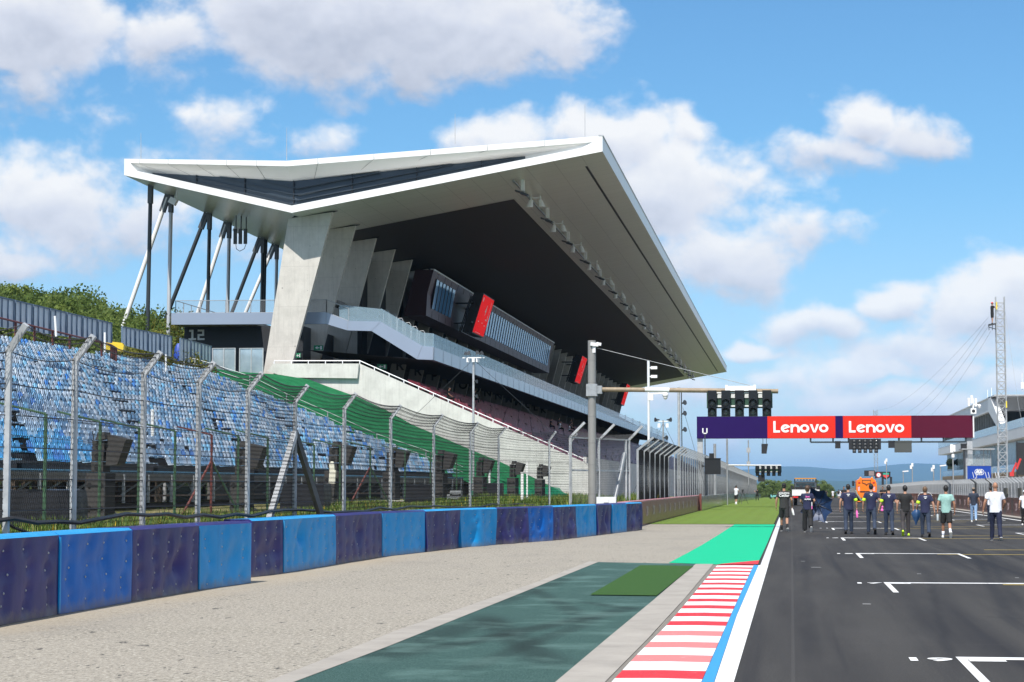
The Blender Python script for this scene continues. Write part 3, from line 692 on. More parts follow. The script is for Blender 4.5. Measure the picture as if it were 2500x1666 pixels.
# scoreboards hung in front of the fins
for (Ya, lab) in ((202,'nearest red score screen, hung in front of the glazed box'),(300,'middle red score screen, hung on the piers just past the glazed box'),(383,'farthest red score screen, hung near the far end of the stand')):
    w = 7.4; t_ = thing('score_screen', lab, 'screen', (-30.5, Ya, 17), group='red screens hung under the roof')
    b = MB(); xt, zt, xb, zb = -30.45, 21.1, -31.65, 17.15
    b.xz([(xt,zt),(xb,zb),(xb-1.0,zb+.1),(xt-1.0,zt+.1)], Ya, Ya+w); b.build('screen_case', black_p, t_)
    t2 = NT('red_screen_'+str(Ya)); t2.p.inputs['Emission Color'].default_value = (.85,.006,.008,1); t2.p.inputs['Emission Strength'].default_value = .42; mr = t2.fin((.45,.005,.006), .6, 0, .1)
    b = MB(); o_ = .02; b.add([(xt-.03+o_,Ya+.1,zt-.1),(xt-.03+o_,Ya+w-.1,zt-.1),(xb+.03+o_,Ya+w-.1,zb+.1),(xb+.03+o_,Ya+.1,zb+.1)], [(3,2,1,0)]); b.build('screen_face', mr, t_)
    up_ = Vector((xt-xb,0,zt-zb)).normalized(); ctr = Vector(((xt+xb)/2+o_+.02, Ya+w/2, (zt+zb)/2))
    def at_(u, v_): return ctr + Vector((0,u,0)) + up_*v_
    text_on('4', 1.5, plane_m(at_(0.3,.55),(0,1,0),up_), white_p, t_, 'screen_number', bold=.03)
    b = MB()
    for u, v_, w_, h_ in ((-2.9,1.5,.5,.42),(2.5,.9,.14,1.5),(2.5,-.1,.3,.6),(-2.2,-.75,.6,.1),(.2,-.75,.5,.1),(2.0,-.9,.7,.1),(1.8,-.3,.7,.12),(-.6,-1.85,3.0,.05)):
        a_ = at_(u-w_/2,v_-h_/2); b.add([a_, a_+Vector((0,w_,0)), a_+Vector((0,w_,0))+up_*h_, a_+up_*h_], [(0,1,2,3)])
    b.build('screen_graphic', white_p, t_)
    b = MB()
    for dz in (1,3): b.beam((xt-1.2,Ya+.4,zb+dz),(-33.6,Ya+.4,zb+dz),.15); b.beam((xt-1.2,Ya+w-.4,zb+dz),(-33.6,Ya+w-.4,zb+dz),.15)
    for dy in (.5,1.5): b.beam((xt-1.1,Ya-dy*.8,zt-.3),(xb-1.1,Ya-dy*.8,zb),.10)
    for yy_ in (.4,w-.4): b.beam((xt-1.25,Ya+yy_,zb+.8),(xt-1.25,Ya+yy_,zb+3.2),.1)
    b.beam((xt-1.25,Ya+.4,zb+2),(xt-1.25,Ya+w-.4,zb+2),.1)
    b.beam((xt-1.1,Ya+.4,zb+1),(xt-1.1,Ya-1.3,zb+1),.1); b.beam((xt-1.1,Ya+.4,zb+3),(xt-1.1,Ya-1.3,zb+3),.1)
    b.build('hanging_frame', m_bear, t_)

# seats (shared shapes)
def seat_verts(w=.43, lod=0):
    if lod: 
        V = [(-w/2,0,0),(w/2,0,0),(w/2,.36,.03),(-w/2,.36,.03),(-w/2,.40,.08),(w/2,.40,.08),(w/2*.96,.47,.30),(-w/2*.96,.47,.30),(w/2*.55,.485,.385),(-w/2*.55,.485,.385)]
        F = [(0,1,2,3),(3,2,5,4),(4,5,6,7),(7,6,8,9)]
        return np.array(V), np.array(F)
# ================================================================== SEATING (seats as real shells)
SV = [(-.21,0,.0),(.21,0,.0),(.21,.34,-.02),(-.21,.34,-.02),(-.215,.40,.07),(.215,.40,.07),(.205,.46,.28),(-.205,.46,.28),(.12,.485,.38),(-.12,.485,.38),(-.21,0,-.05),(.21,0,-.05),(-.21,.36,-.07),(.21,.36,-.07),(.215,.50,.26),(-.215,.50,.26),(.12,.515,.37),(-.12,.515,.37)]
SF = [(0,1,2,3),(3,2,5,4),(4,5,6,7),(7,6,8,9),(10,11,1,0),(10,12,13,11),(12,15,14,13),(15,17,16,14),(9,8,16,17),(1,11,13,2),(2,13,14,5),(5,14,6,6),(0,3,12,10),(3,4,15,12),(6,14,16,8),(7,9,17,15)]
SF = [f if len(set(f)) == 4 else f[:3]+(f[0],) for f in SF]
SVn = np.array(SV); SFq = np.array([f for f in SF if len(set(f)) == 4])
def seat_mat(name, pale=(.55,.62,.70), amt=.35):
    t = NT(name); a = t.nd('ShaderNodeAttribute', attribute_name='tone'); n = t.noise(t.co(), 3.5, 4, .7)
    c = t.mix(t.ramp(n, [(.45,0.),(.8,amt)]), a.outputs['Color'], pale); return t.fin(c, .4, 0, .4)
m_seat, m_rseat = seat_mat('sun_bleached_seat_plastic'), None
# stand geometry
f0 = atZ(-60,1112,2.7); f1 = atZ(160,1115,2.7); fE = np.array([-22.2,138.,2.7])
FA, FB = np.array([-27.6,52.,2.7]), fE
SL = np.linalg.norm((FB-FA)[:2]); sd = (FB-FA)/SL; sn = np.array([-sd[1], sd[0], 0])     # sn points away from the track
ROWS, RD, RR = 23, .80, .312
BS = thing('open_stand', 'open stand of weathered blue plastic seats on steel legs', 'stand', (-30,90,0))
m_step = mat('stand_concrete_step', (.13,.125,.12), .85, 0, .2, 1.5)
def sp_(u, row, dz=0, dd=0): p = FA + sd*u + sn*(row*RD+dd); return Vector((p[0],p[1],2.7-.42+row*RR+dz))
b = MB()
for r_ in range(ROWS):
    a, c = sp_(-40,r_), sp_(SL,r_); a2, c2 = sp_(-40,r_+1), sp_(SL,r_+1)
    b.add([a,c,Vector((c2.x,c2.y,c.z)),Vector((a2.x,a2.y,a.z))],[(0,1,2,3)])
    b.add([a-Vector((0,0,RR)),c-Vector((0,0,RR)),c,a],[(0,1,2,3)])
a, c = sp_(SL,0,-2.5), sp_(SL,ROWS,-.3)
b.add([sp_(SL,0,-.3),sp_(SL,ROWS,-.3),Vector((c.x,c.y,.5)),Vector((a.x,a.y,.5))],[(0,1,2,3)])
b.build('seating_deck', m_step, BS)
b = MB(); a, c = sp_(-40,0), sp_(SL,0); b.prism([a+Vector((0,0,-.06)),c+Vector((0,0,-.06)),c+Vector((0,0,.05)),a+Vector((0,0,.05))], tuple(sn*.15)); b.build('deck_edge', mat('faded_blue_edge',(.16,.42,.66),.5,0,.3,2), BS)
for u in np.arange(-16, SL, 2.6):
    b = MB(); p = sp_(u,0,-.1); b.beam(p, (p.x,p.y,1.05), .10); q = sp_(u+1.6,1.6,-.1) 
    if int(u) % 3 == 0: b.beam((p.x,p.y,1.5), q, .08)
    b.beam((p.x,p.y,2.1),(p.x-1.2,p.y,1.3),.07); b.build('support_leg', galv, BS)
b = MB(); a, c = sp_(-40,0,-.95,.3), sp_(SL,0,-.95,.3); b.beam(a,c,.10,.07); b.beam(sp_(-40,0,-.35,.25),sp_(SL,0,-.35,.25),.12,.10); b.build('cross_beam', mat('rusty_brown_beam',(.19,.13,.10),.7,.1,.35,3), BS)
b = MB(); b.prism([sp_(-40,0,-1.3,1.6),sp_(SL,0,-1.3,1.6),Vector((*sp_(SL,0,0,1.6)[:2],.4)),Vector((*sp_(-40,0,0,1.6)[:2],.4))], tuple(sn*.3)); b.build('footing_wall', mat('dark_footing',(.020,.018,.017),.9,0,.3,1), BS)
# seat colours
PAL = np.array([(.30,.42,.55),(.39,.47,.57),(.17,.34,.53),(.085,.19,.33),(.20,.50,.76),(.035,.21,.62),(.50,.59,.68),(.13,.27,.44)])
def pick(u, r_):
    if u < 27 and r_ < 10 - u*.0 and (r_ < 3+ (27-u)*.28): return np.array((.028,.34,.66)) if rng.random() < .8 else np.array((.03,.24,.66)) if rng.random() < .5 else np.array((.35,.55,.72))
    edge = u > SL-9 and rng.random() < .45
    w = [.28,.20,.14,.11,.07,.05 + (.15 if edge else 0),.06,.09]
    return PAL[rng.choices(range(8), w)[0]]
ang = math.atan2(sd[1], sd[0]); Rm = np.array([[math.cos(ang),-math.sin(ang),0],[math.sin(ang),math.cos(ang),0],[0,0,1]])
allseats = []; gaps = []
for r_ in range(ROWS):
    base = 0
    u = -14.0
    while u < SL-.4:
        # missing runs (stair vomits) on a diagonal pattern
        miss = ((u*1.0 - r_*1.55 + 100) % 13.0) < 1.6 and r_ % 2 == 0
        if miss: gaps.append((u, r_))
        elif rng.random() > .012: allseats.append((u + rng.uniform(-.015,.015), r_, pick(u, r_)))
        u += .50
def cam_d(s): p = sp_(s[0], s[1]); return math.hypot(p.x, p.y) 
def visible(s):
    p = sp_(s[0], s[1]); d = Vector((p.x,p.y,p.z))-Vector(ORG); cz = d.dot(Vector(FW)); return 1250+FPX*d.dot(Vector(RT))/cz > 6
vis = sorted([s for s in allseats if visible(s)], key=cam_d); ind = vis[:300]; ids = set(map(id, ind)); rest = [s for s in allseats if id(s) not in ids]
def tile(seats, V, F, name, m, place, jit=.03):
    n = len(seats); VV = np.empty((n, len(V), 3)); CC = np.ones((n, len(V), 4))
    for i, s in enumerate(seats):
        p, Rr = place(s); a_ = rng.uniform(-jit,jit); sc = np.array([[1,0,0],[0,math.cos(a_),-math.sin(a_)],[0,math.sin(a_),math.cos(a_)]])
        VV[i] = (V @ sc.T) @ Rr.T + np.array(p); k = rng.uniform(.85,1.12); CC[i,:,:3] = np.clip(np.array(s[2])*k,0,1)
    FF = (F[None] + (np.arange(n)*len(V))[:,None,None]).reshape(-1,4)
    return np_mesh(name, VV.reshape(-1,3), FF, m, cols=CC.reshape(-1,4))
o = tile(rest, SVn, SFq, 'seat_rows', m_seat, lambda s: (sp_(s[0],s[1],.40,.18), Rm)); tag(o, 'rows of weathered pale blue stadium seats filling the open stand', 'seats', kind='stuff')
# individually modelled seats, nearest the camera
def tone_name(c):
    if c[2] > .62 and c[0] < .05: return ('bright blue' if c[1] > .3 else 'deep royal blue')
    if c[0] < .05: return 'bright blue'
    return {0:'dusty pale blue',1:'bleached grey-blue',2:'mid blue',3:'dark slate blue',4:'light sky blue',5:'deep royal blue',6:'nearly white',7:'grey navy'}[int(np.argmin(((PAL-c)**2).sum(1)))]
ordn = ['front','second','third','fourth','fifth','sixth','seventh','eighth','ninth','tenth','eleventh','twelfth','thirteenth']
meshes = {}
for s in ind:
    key = tuple(np.round(s[2],3)); nm = tone_name(s[2])
    if key not in meshes:
        me = bpy.data.meshes.new('stadium_seat'); me.from_pydata([tuple(p) for p in SVn], [], [tuple(f) for f in SFq]); me.materials.append(m_seat)
        at = me.color_attributes.new('tone','FLOAT_COLOR','POINT'); at.data.foreach_set('color', np.tile(np.array([*s[2],1.]),(len(SVn),1)).ravel().astype(np.float32)); meshes[key] = me
    o = bpy.data.objects.new('stadium_seat', meshes[key]); COL.objects.link(o); o.location = sp_(s[0],s[1],.40,.18); o.rotation_euler = (rng.uniform(-.06,.06),0,ang)
    o['label'] = f'{nm} plastic seat in the {ordn[min(s[1],12)]} row of the open stand'; o['category'] = 'seat'; o['group'] = f'{nm} seats in the {ordn[min(s[1],12)]} row'
# solid near-black blocks painting in the shade of stair openings between seats
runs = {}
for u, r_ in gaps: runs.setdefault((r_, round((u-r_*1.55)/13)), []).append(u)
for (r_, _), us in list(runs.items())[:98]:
    b = MB(); b.obox(sp_((min(us)+max(us))/2,r_,.12,.3),((max(us)-min(us))/2+.24,.10,.13),(0,0,ang)); b.build('opening_shade_block', m_dark, BS)
# red seats of the grandstand
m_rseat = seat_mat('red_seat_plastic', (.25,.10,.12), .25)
RV = np.array([(-.21,0,0),(.21,0,0),(.21,.36,0),(-.21,.36,0),(.20,.45,.36),(-.20,.45,.36),(.20,.5,.34),(-.20,.5,.34)]); RF = np.array([(0,1,2,3),(3,2,4,5),(5,4,6,7)])
rs = []
for r_ in range(NR):
    Y = 151.6
    while Y < YE+8:
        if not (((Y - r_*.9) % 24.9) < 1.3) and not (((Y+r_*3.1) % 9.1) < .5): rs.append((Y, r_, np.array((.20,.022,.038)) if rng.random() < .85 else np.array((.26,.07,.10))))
        Y += .52
RmR = np.array([[0,-1,0],[1,0,0],[0,0,1]])
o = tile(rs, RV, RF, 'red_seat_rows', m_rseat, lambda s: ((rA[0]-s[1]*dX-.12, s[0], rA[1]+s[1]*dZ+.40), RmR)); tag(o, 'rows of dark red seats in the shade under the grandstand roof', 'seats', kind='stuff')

# ---- metal sheet fence along the back of the open stand
m_sheet = mat('galvanised_sheet', (.62,.66,.72), .5, .0, .10, 1.2)
m_rail = mat('navy_steel_rib', (.12,.17,.24), .5, .2, .1, 3)
def sheet_fence(px0, px1, label, n, Yd=None):
    (xa,ta,ba),(xb,tb,bb) = px0, px1
    pa, pb_ = Yd
    A = atY(xa,ba,pa); B_ = atY(xb,bb,pb_); At = atY(xa,ta,pa); Bt = atY(xb,tb,pb_)
    t_ = thing('sheet_fence', label, 'fence', tuple((A+B_)/2), group='sheet metal fences behind the blue seats')
    for i in range(n):
        l0, l1 = (i+.02)/n, (i+.98)/n
        q = [A+(B_-A)*l0, A+(B_-A)*l1, At+(Bt-At)*l1, At+(Bt-At)*l0]
        m_ = MB(); m_.prism(q, (-.05,.05,0)); pn = m_.build('fence_panel', m_sheet, t_)
        rb_ = MB()
        for s_ in (.0,.31,.64,.97):
            a_ = q[0]+(q[1]-q[0])*s_; c_ = q[3]+(q[2]-q[3])*s_; rb_.beam(a_+np.array((.02,-.02,0)), c_+np.array((.02,-.02,0)), .11, .05)
        rb_.beam(q[3]+np.array((.05,-.05,0)), q[2]+np.array((.05,-.05,0)), .06, .06)
        rb_.build('panel_rib', m_rail, pn)
sheet_fence((-60,712,790),(273,790,838),'long row of grey sheet metal panels on top of the blue seats', 8, (92,111))
sheet_fence((297,798,842),(419,822,872),'short row of dull sheet metal panels at the foot of the white strut', 4, (122,133))
sheet_fence((439,826,880),(516,846,900),'darker sheet metal panels between the blue seats and glass gate', 3, (137,146))
b = MB(); p = [Vector(atY(x,y,Y)) for x,y,Y in ((-60,762,91.5),(120,806,100),(270,842,110),(285,851,112))]; b.tube(p,.05,6); b.tube([q-Vector((0,0,.0)) for q in p],.02,4)
for i in range(12):
    t_ = i/11*2.9; j = min(int(t_),2); q = p[j].lerp(p[j+1], t_-j); b.box(q.x-.05,q.x+.05,q.y-.05,q.y+.05,q.z-.75,q.z)
tag(b.build('red_handrail', rust_r), 'dark red handrail running behind the top row of blue seats', 'railing')
for x,y0,y1,Y,lab in ((137,772,822,100,'thin white pole at the top left of the blue seats'),(256,812,860,107,'thin white pole just left of the white slanting strut'),(405,866,915,126,'thin white pole at the top right of the blue seats'),(372,1000,1065,74,'short white pole standing in the lower rows of blue seats')):
    b = MB(); b.tube([atY(x,y1,Y),atY(x-3 if x<200 else x,y0,Y)],.06,7); tag(b.build('white_pole', white_p, None, 40), lab, 'pole', 'white poles among the blue seats')
b = MB(); p = atY(280,838,113); p = p-np.array((0,0,.25)); b.obox(p,(.55,.4,.2),(0,.12,.2)); b.obox(p+np.array((.1,0,.22)),(.40,.35,.06),(0,.12,.2)); tag(b.build('yellow_box', mat('yellow_plastic',(.70,.50,.03),.5,0,.1,2)), 'yellow box behind the sheet metal fence by the white strut', 'box')
b = MB(); p = atY(436,858,140)
b.rings([[(p[0]+math.cos(a)*r_,p[1]+math.sin(a)*r_,p[2]+z) for a in np.linspace(0,6.28,11)[:-1]] for z,r_ in ((-.7,.32),(-.2,.36),(.3,.26),(.55,.12))]); tag(b.build('covered_post', mat('blue_tarpaulin',(.02,.06,.35),.5,0,.2,3), None, 60), 'blue tarpaulin wrapped round a post by the sheet fence', 'cover')

# ---- green slope between the open stand and the grandstand
t = NT('green_felt_slope'); v = t.co(); c = t.ramp(t.noise(v, 1.2, 6, .7), [(.3,(.010,.11,.042)),(.55,(.018,.165,.066)),(.75,(.035,.22,.095))]); t.bump(t.noise(v, 9, 5, .8), .12, .8); m_slope = t.fin(c, .95, 0, .1)
edge = [(560,915),(600,914.5),(680,915),(753,926.5),(800,944),(874,970),(940,1000),(1008,1038),(1075,1066),(1142,1095),(1228,1131),(1310,1170),(1400,1215)]
up_e = [atY(x,y,149.85) for x,y in edge]
lo_e = []
for q in up_e:
    r_ = (FB[0]-q[0])/RD; z = 2.7-.6+max(-5.5,r_)*RR; lo_e.append(np.array([q[0], 138.3, max(.62, min(z, q[2]-.1))]))
V = []; F = []; nc = 9
for i,(u_,l_) in enumerate(zip(up_e,lo_e)):
    for j in range(nc):
        s_ = j/(nc-1); p = l_*(1-s_)+u_*s_; V.append((p[0],p[1],p[2]+(.35*math.sin(s_*3.14)+.12*mnoise.noise(Vector((p[0]*.5,p[1]*.5,0))) if 0<j<nc-1 else 0)))
for i in range(len(up_e)-1):
    for j in range(nc-1): F.append((i*nc+j,(i+1)*nc+j,(i+1)*nc+j+1,i*nc+j+1))
tag(np_mesh('green_slope', V, F, m_slope, smooth=True), kind='structure')
# stair railing on that slope
b = MB(); pl_ = [(450,876),(476,876),(515,888),(610,918),(700,962),(800,1006),(920,1060),(1040,1100),(1130,1140)]
pp = [Vector(atY(x,y,139.5)) for x,y in pl_]
for dz in (0,-.38,-.72): b.tube([q+Vector((0,0,dz)) for q in pp],.022,6)
for a_, c_ in zip(pp, pp[1:]):
    m = max(1,int((c_-a_).length/2.2))
    for i in range(m): q = a_.lerp(c_,i/m); b.box(q.x-.035,q.x+.035,q.y-.035,q.y+.035,q.z-1.3,q.z)
tag(b.build('stair_railing', galv, None, 40), 'galvanised stair railing between the blue seats and green slope', 'railing')
# frosted glass gates beside the first pier
m_fro = NT('frosted_glass'); v = m_fro.co(); m_fro = m_fro.fin(m_fro.ramp(m_fro.noise(v,.6,3),[(.35,(.30,.38,.44)),(.7,(.48,.57,.63))]), .12, .35, .8)
for i,(xa,xb) in enumerate(((519,574),(585,642))):
    p0, p1 = atY(xa,905,148.5), atY(xb,905,148.5); zt = atY(xa,852,148.5)[2]; zb = p0[2]-.4
    t_ = thing('glass_gate', ('frosted glass gate beside the sheet metal panels' if i == 0 else 'frosted glass gate touching the first concrete pier'), 'gate', (p0[0],148.5,zb), group='frosted glass gates')
    b = MB(); xm = (p0[0]+p1[0])/2
    for xa_, xb_ in ((p0[0],xm),(xm,p1[0])): 
        b.add([(xa_+.03,148.5,zb),(xb_-.03,148.5,zb),(xb_-.03,148.5,zt),(xa_+.03,148.5,zt)],[(0,1,2,3)]); b.add([(xa_+.03,148.49,zb),(xb_-.1,148.49,zb),(xa_+.2,148.47,zt-.3)],[(0,1,2)])
    b.build('glass_pane', m_fro, t_)
    b = MB()
    for x_ in (p0[0],xm,p1[0]): b.box(x_-.035,x_+.035,148.44,148.52,zb,zt+.04)
    b.box(p0[0],p1[0],148.45,148.51,zt,zt+.05); b.build('gate_frame', galv_l, t_)

# ---- bank behind the barrier
def bank_z(x, y):
    s = max(0,min(1,(-10.1-x)/.8)); z = .62 + .35*max(0,min(1,(y-60)/50)); return (z + .10*mnoise.noise(Vector((x*.5,y*.25,2))))*s - .05*(1-s)
t = NT('dry_bank'); v = t.co(); n = t.noise(v,.9,6,.7); c = t.ramp(n,[(.35,(.05,.085,.018)),(.48,(.16,.16,.055)),(.6,(.42,.33,.19)),(.8,(.52,.43,.28))]); c = t.mix(t.ramp(t.noise(v,14,4,.8),[(.45,0.),(.7,.6)]),c,(.06,.085,.02)); t.bump(t.noise(v,20,4),.05); m_bank = t.fin(c,.95,0,.1)
def bank_x(y): return float(np.interp(y,[10,50,62,82,92,150],[-10.35,-10.35,-8.6,-6.55,-6.9,-6.9]))
V = []; yy_ = np.linspace(12,150,90); ss = [0,.02,.05,.1,.2,.35,.5,.7,.85,1]
for y in yy_:
    bx = bank_x(y); ex = -32 if y < 138 else -14
    for s_ in ss:
        x = bx+(ex-bx)*s_; z = (.62+.35*max(0,min(1,(y-60)/50)))*(min(1,s_/.05)) + .08*mnoise.noise(Vector((x*.6,y*.3,2))) - (.3 if s_ == 0 else 0)
        V.append((x,y,z))
n = len(ss); F = [(j*n+i,(j+1)*n+i,(j+1)*n+i+1,j*n+i+1) for j in range(len(yy_)-1) for i in range(n-1)]
tag(np_mesh('grass_bank', V, F, m_bank, smooth=True), kind='structure')
# weeds on it
N = 24000; ycoord = 20+nrg.random(N)**.8*105; off = nrg.random(N)**1.3*12+.35
bx = np.interp(ycoord,[10,50,62,82,92,150],[-10.35,-10.35,-8.6,-6.55,-6.9,-6.9]); xc = bx-off
dens = np.array([mnoise.noise(Vector((x*.35,y*.22,7))) for x, y in zip(xc, ycoord)]); keep = dens > nrg.uniform(-.45,.25,N); xc, ycoord, dens = xc[keep], ycoord[keep], dens[keep]
N = len(xc); zc = .60+.35*np.clip((ycoord-60)/50,0,1); BL = 5
ang_ = nrg.random((N,BL))*6.283; h = (nrg.random((N,BL))*.17+.07)*(1+np.clip(dens,0,1)*2.2)[:,None]; rr = nrg.random((N,BL))*.10; w_ = nrg.random((N,BL))*.022+.012
bxs = xc[:,None]+np.cos(ang_)*rr; bys = ycoord[:,None]+np.sin(ang_)*rr; lx, ly = np.cos(ang_)*h*.5, np.sin(ang_)*h*.5
V = np.stack([np.stack([bxs-np.sin(ang_)*w_,bys+np.cos(ang_)*w_,np.repeat(zc[:,None],BL,1)-.05],-1),np.stack([bxs+np.sin(ang_)*w_,bys-np.cos(ang_)*w_,np.repeat(zc[:,None],BL,1)-.05],-1),np.stack([bxs+lx,bys+ly,zc[:,None]+h],-1)],2).reshape(-1,3)
pal = np.array([(.06,.12,.018),(.10,.16,.025),(.15,.19,.04),(.24,.23,.07),(.045,.09,.02)]); ci = nrg.choice(5,(N,BL),p=[.3,.28,.2,.1,.12]); cc = np.ones((N,BL,3,4)); cc[...,:3] = pal[ci][:,:,None,:]
yel = nrg.random((N,BL)) < .012; cc[...,:3][yel] = (.75,.45,.02)
t = NT('weed_leaf'); a = t.nd('ShaderNodeAttribute', attribute_name='tone'); m_weed = t.fin(a.outputs['Color'], .6, 0, .2)
tag(np_mesh('weeds', V, np.arange(N*BL*3).reshape(-1,3), m_weed, cols=cc.reshape(-1,4)), 'green and dry weeds growing on the bank behind the barrier', 'weeds', kind='stuff')

# ---- foam barrier blocks
def vinyl(name, col, col2):
    t = NT(name); v = t.co(); n = t.noise(v, 1.3, 5, .6); s_ = t.noise(t.co(scale=(.4,.4,3)), 9, 4, .75); g = t.noise(v, 28, 3, .8); dr = t.noise(t.co(scale=(3,3,.3)), 2.5, 5, .75)
    c = t.mix(t.ramp(n,[(.35,0.),(.7,1.)]), col, col2); c = t.mix(t.ramp(g,[(.68,0.),(.76,.35)]), c, (.10,.12,.17)); c = t.mix(t.ramp(s_,[(.66,0.),(.74,.35)]), c, tuple(x*.35 for x in col))
    c = t.mix(t.ramp(dr,[(.56,0.),(.75,.4)]), c, tuple(x*.55+.01 for x in col))
    gz_ = t.nd('ShaderNodeSeparateXYZ'); t.ln(v, gz_.inputs[0]); mr_ = t.nd('ShaderNodeMapRange'); ad_ = t.nd('ShaderNodeMath', operation='MULTIPLY_ADD'); t.ln(t.noise(v,6,5,.75), ad_.inputs[0]); ad_.inputs[1].default_value = -.35; t.ln(gz_.outputs[2], ad_.inputs[2]); t.ln(ad_.outputs[0], mr_.inputs[0]); mr_.inputs[1].default_value = -.02; mr_.inputs[2].default_value = -.22; mr_.inputs[4].default_value = .7; c = t.mix(mr_.outputs[0], c, (.20,.17,.13))
    sc_ = t.noise(t.co(scale=(.5,.5,5)), 6, 4, .7); c = t.mix(t.ramp(sc_,[(.70,0.),(.74,.4)]), c, (.015,.015,.02))
    t.bump(t.noise(v,3,3),.012,.35); return t.fin(c, .40, 0, .16)
m_pur = vinyl('purple_vinyl', (.028,.027,.125), (.042,.036,.17)); m_blu = vinyl('blue_vinyl', (.001,.105,.43), (.001,.135,.52)); m_lbl = vinyl('light_blue_vinyl', (.006,.25,.60), (.012,.30,.68)); m_ltop = mat('pale_blue_vinyl_top', (.03,.28,.58), .5, 0, .1, 2, 0, .2)
bx_px = [(-150,None),(141,1),(322,1),(484,1),(613,1),(691,0),(820,0),(932,0),(1038,0),(1125,0),(1213,0),(1288,0),(1351,0),(1406,0),(1456,0),(1495,0),(1530,0),(1567,0)]
base_px = [(-150,1554),(0,1527),(145,1500),(326,1468),(490,1440),(613,1423)], [(613,1410),(690,1400),(820,1378),(930,1360),(1038,1348),(1130,1337),(1280,1325),(1350,1320),(1460,1307),(1567,1294)]
def bpt(px, near): t_ = base_px[0 if near else 1]; return atZ(px, float(np.interp(px,[q[0] for q in t_],[q[1] for q in t_])))
cols = ['P','B','P','L','P','L','P','L','P','L','P','B','P','L','P','L','P']
names = {'P':'purple','B':'bright blue','L':'light blue'}; mm = {'P':m_pur,'B':m_blu,'L':m_lbl}
where = ['at the left edge of the photo','with the pale left edge strip','with a scuffed white mark in its middle','projecting at the step in the barrier','narrow, set back just after the step','after the step, with a deep hollow dent','below the fence post with two braces','with deep dents, below the black covered crate','with vertical folds, below the middle fence posts','with three tall vertical folds','right after the block with three folds','with vertical folds, sixth from the end','fifth from the far end','fourth from the far end','third from the far end','second from the far end','last at the far end']
HB = 1.05
for i in range(17):
    near = bx_px[i+1][1]; p, q = bpt(bx_px[i][0], near), bpt(bx_px[i+1][0], near)
    if i == 3: q = bpt(613,1)
    if i == 4: p = bpt(613,0)
    d = (q-p); L = np.linalg.norm(d); d /= L; nrm = np.array([d[1],-d[0],0]); fold = i in (8,9,10,12,14,16)
    nx, nz = max(14,int(L*9)), 14; bolts = [((c_+.5+rng.uniform(-.15,.15))*L/max(3,int(L*1.5)), z_+rng.uniform(-.06,.06)) for c_ in range(max(3,int(L*1.5))) for z_ in (.16,.42,.66,.90)]
    big = [(rng.uniform(.2,.8)*L, rng.uniform(.3,.75), rng.uniform(.05,.13)) for _ in range(2)]
    rings = []
    for a_ in range(nx+1):
        u = .012+a_/nx*(L-.024); col = []
        for k in range(nz+1):
            z = k/nz*HB; dp = .012*mnoise.noise(Vector((u*1.1+i*7,z*1.6,i)))
            for bu, bz in bolts: dp -= .055*math.exp(-(((u-bu)/.10)**2+((z-bz)/.09)**2))
            for bu, bz, bd in big: dp -= bd*math.exp(-(((u-bu)/.26)**2+((z-bz)/.2)**2))
            if fold: dp += .07*math.sin(u/L*9.4+z*.9+i)*min(1,max(.25,1.3-z))
            dp += .02*math.sin(math.pi*a_/nx)**.3
            col.append(p+d*u+nrm*dp+np.array((0,0,z+.0)))
        for bk, zz in ((-.06,HB+.035),(-.55,HB+.03),(-.60,HB-.1),(-.6,0)): col.append(p+d*u+nrm*bk+np.array((0,0,zz)))
        rings.append(col)
    b = MB(); m_ = nz+1+4; b.v = [tuple(x) for r_ in rings for x in r_]
    for a_ in range(nx):
        for k in range(m_-1):
            b.f.append([a_*m_+k,(a_+1)*m_+k,(a_+1)*m_+k+1,a_*m_+k+1]); b.m.append(1 if k >= nz else 0)
    b.f.append([k for k in range(m_)][::-1]); b.m.append(0); b.f.append([nx*m_+k for k in range(m_)]); b.m.append(0)
    topm = m_ltop if (i//2) % 2 == 0 else m_pur
    root = thing('barrier_block', f'{names[cols[i]]} vinyl covered foam barrier block {where[i]}', 'barrier block', tuple(p+d*L/2), group='blue and purple barrier blocks')
    b.mi = 2
    for bu, bz in bolts:
        ci_ = min(nx,max(0,round((bu-.012)/(L-.024)*nx))); ki_ = min(nz,max(0,round(bz/HB*nz))); c_ = rings[ci_][ki_]+nrm*.004; b.ell(c_,(.017,.017,.017),7,4)
    b.build('vinyl_cover', [mm[cols[i]], topm, galv_l], root, 55)
    if i in (1,3,5,7): 
        b = MB(); e0 = p+d*.02+nrm*.012; b.beam(e0+np.array((0,0,.02)), e0+np.array((0,0,HB-.03)), .05, .02, nrm); b.build('edge_strip', m_ltop if i != 1 else m_lbl, root)

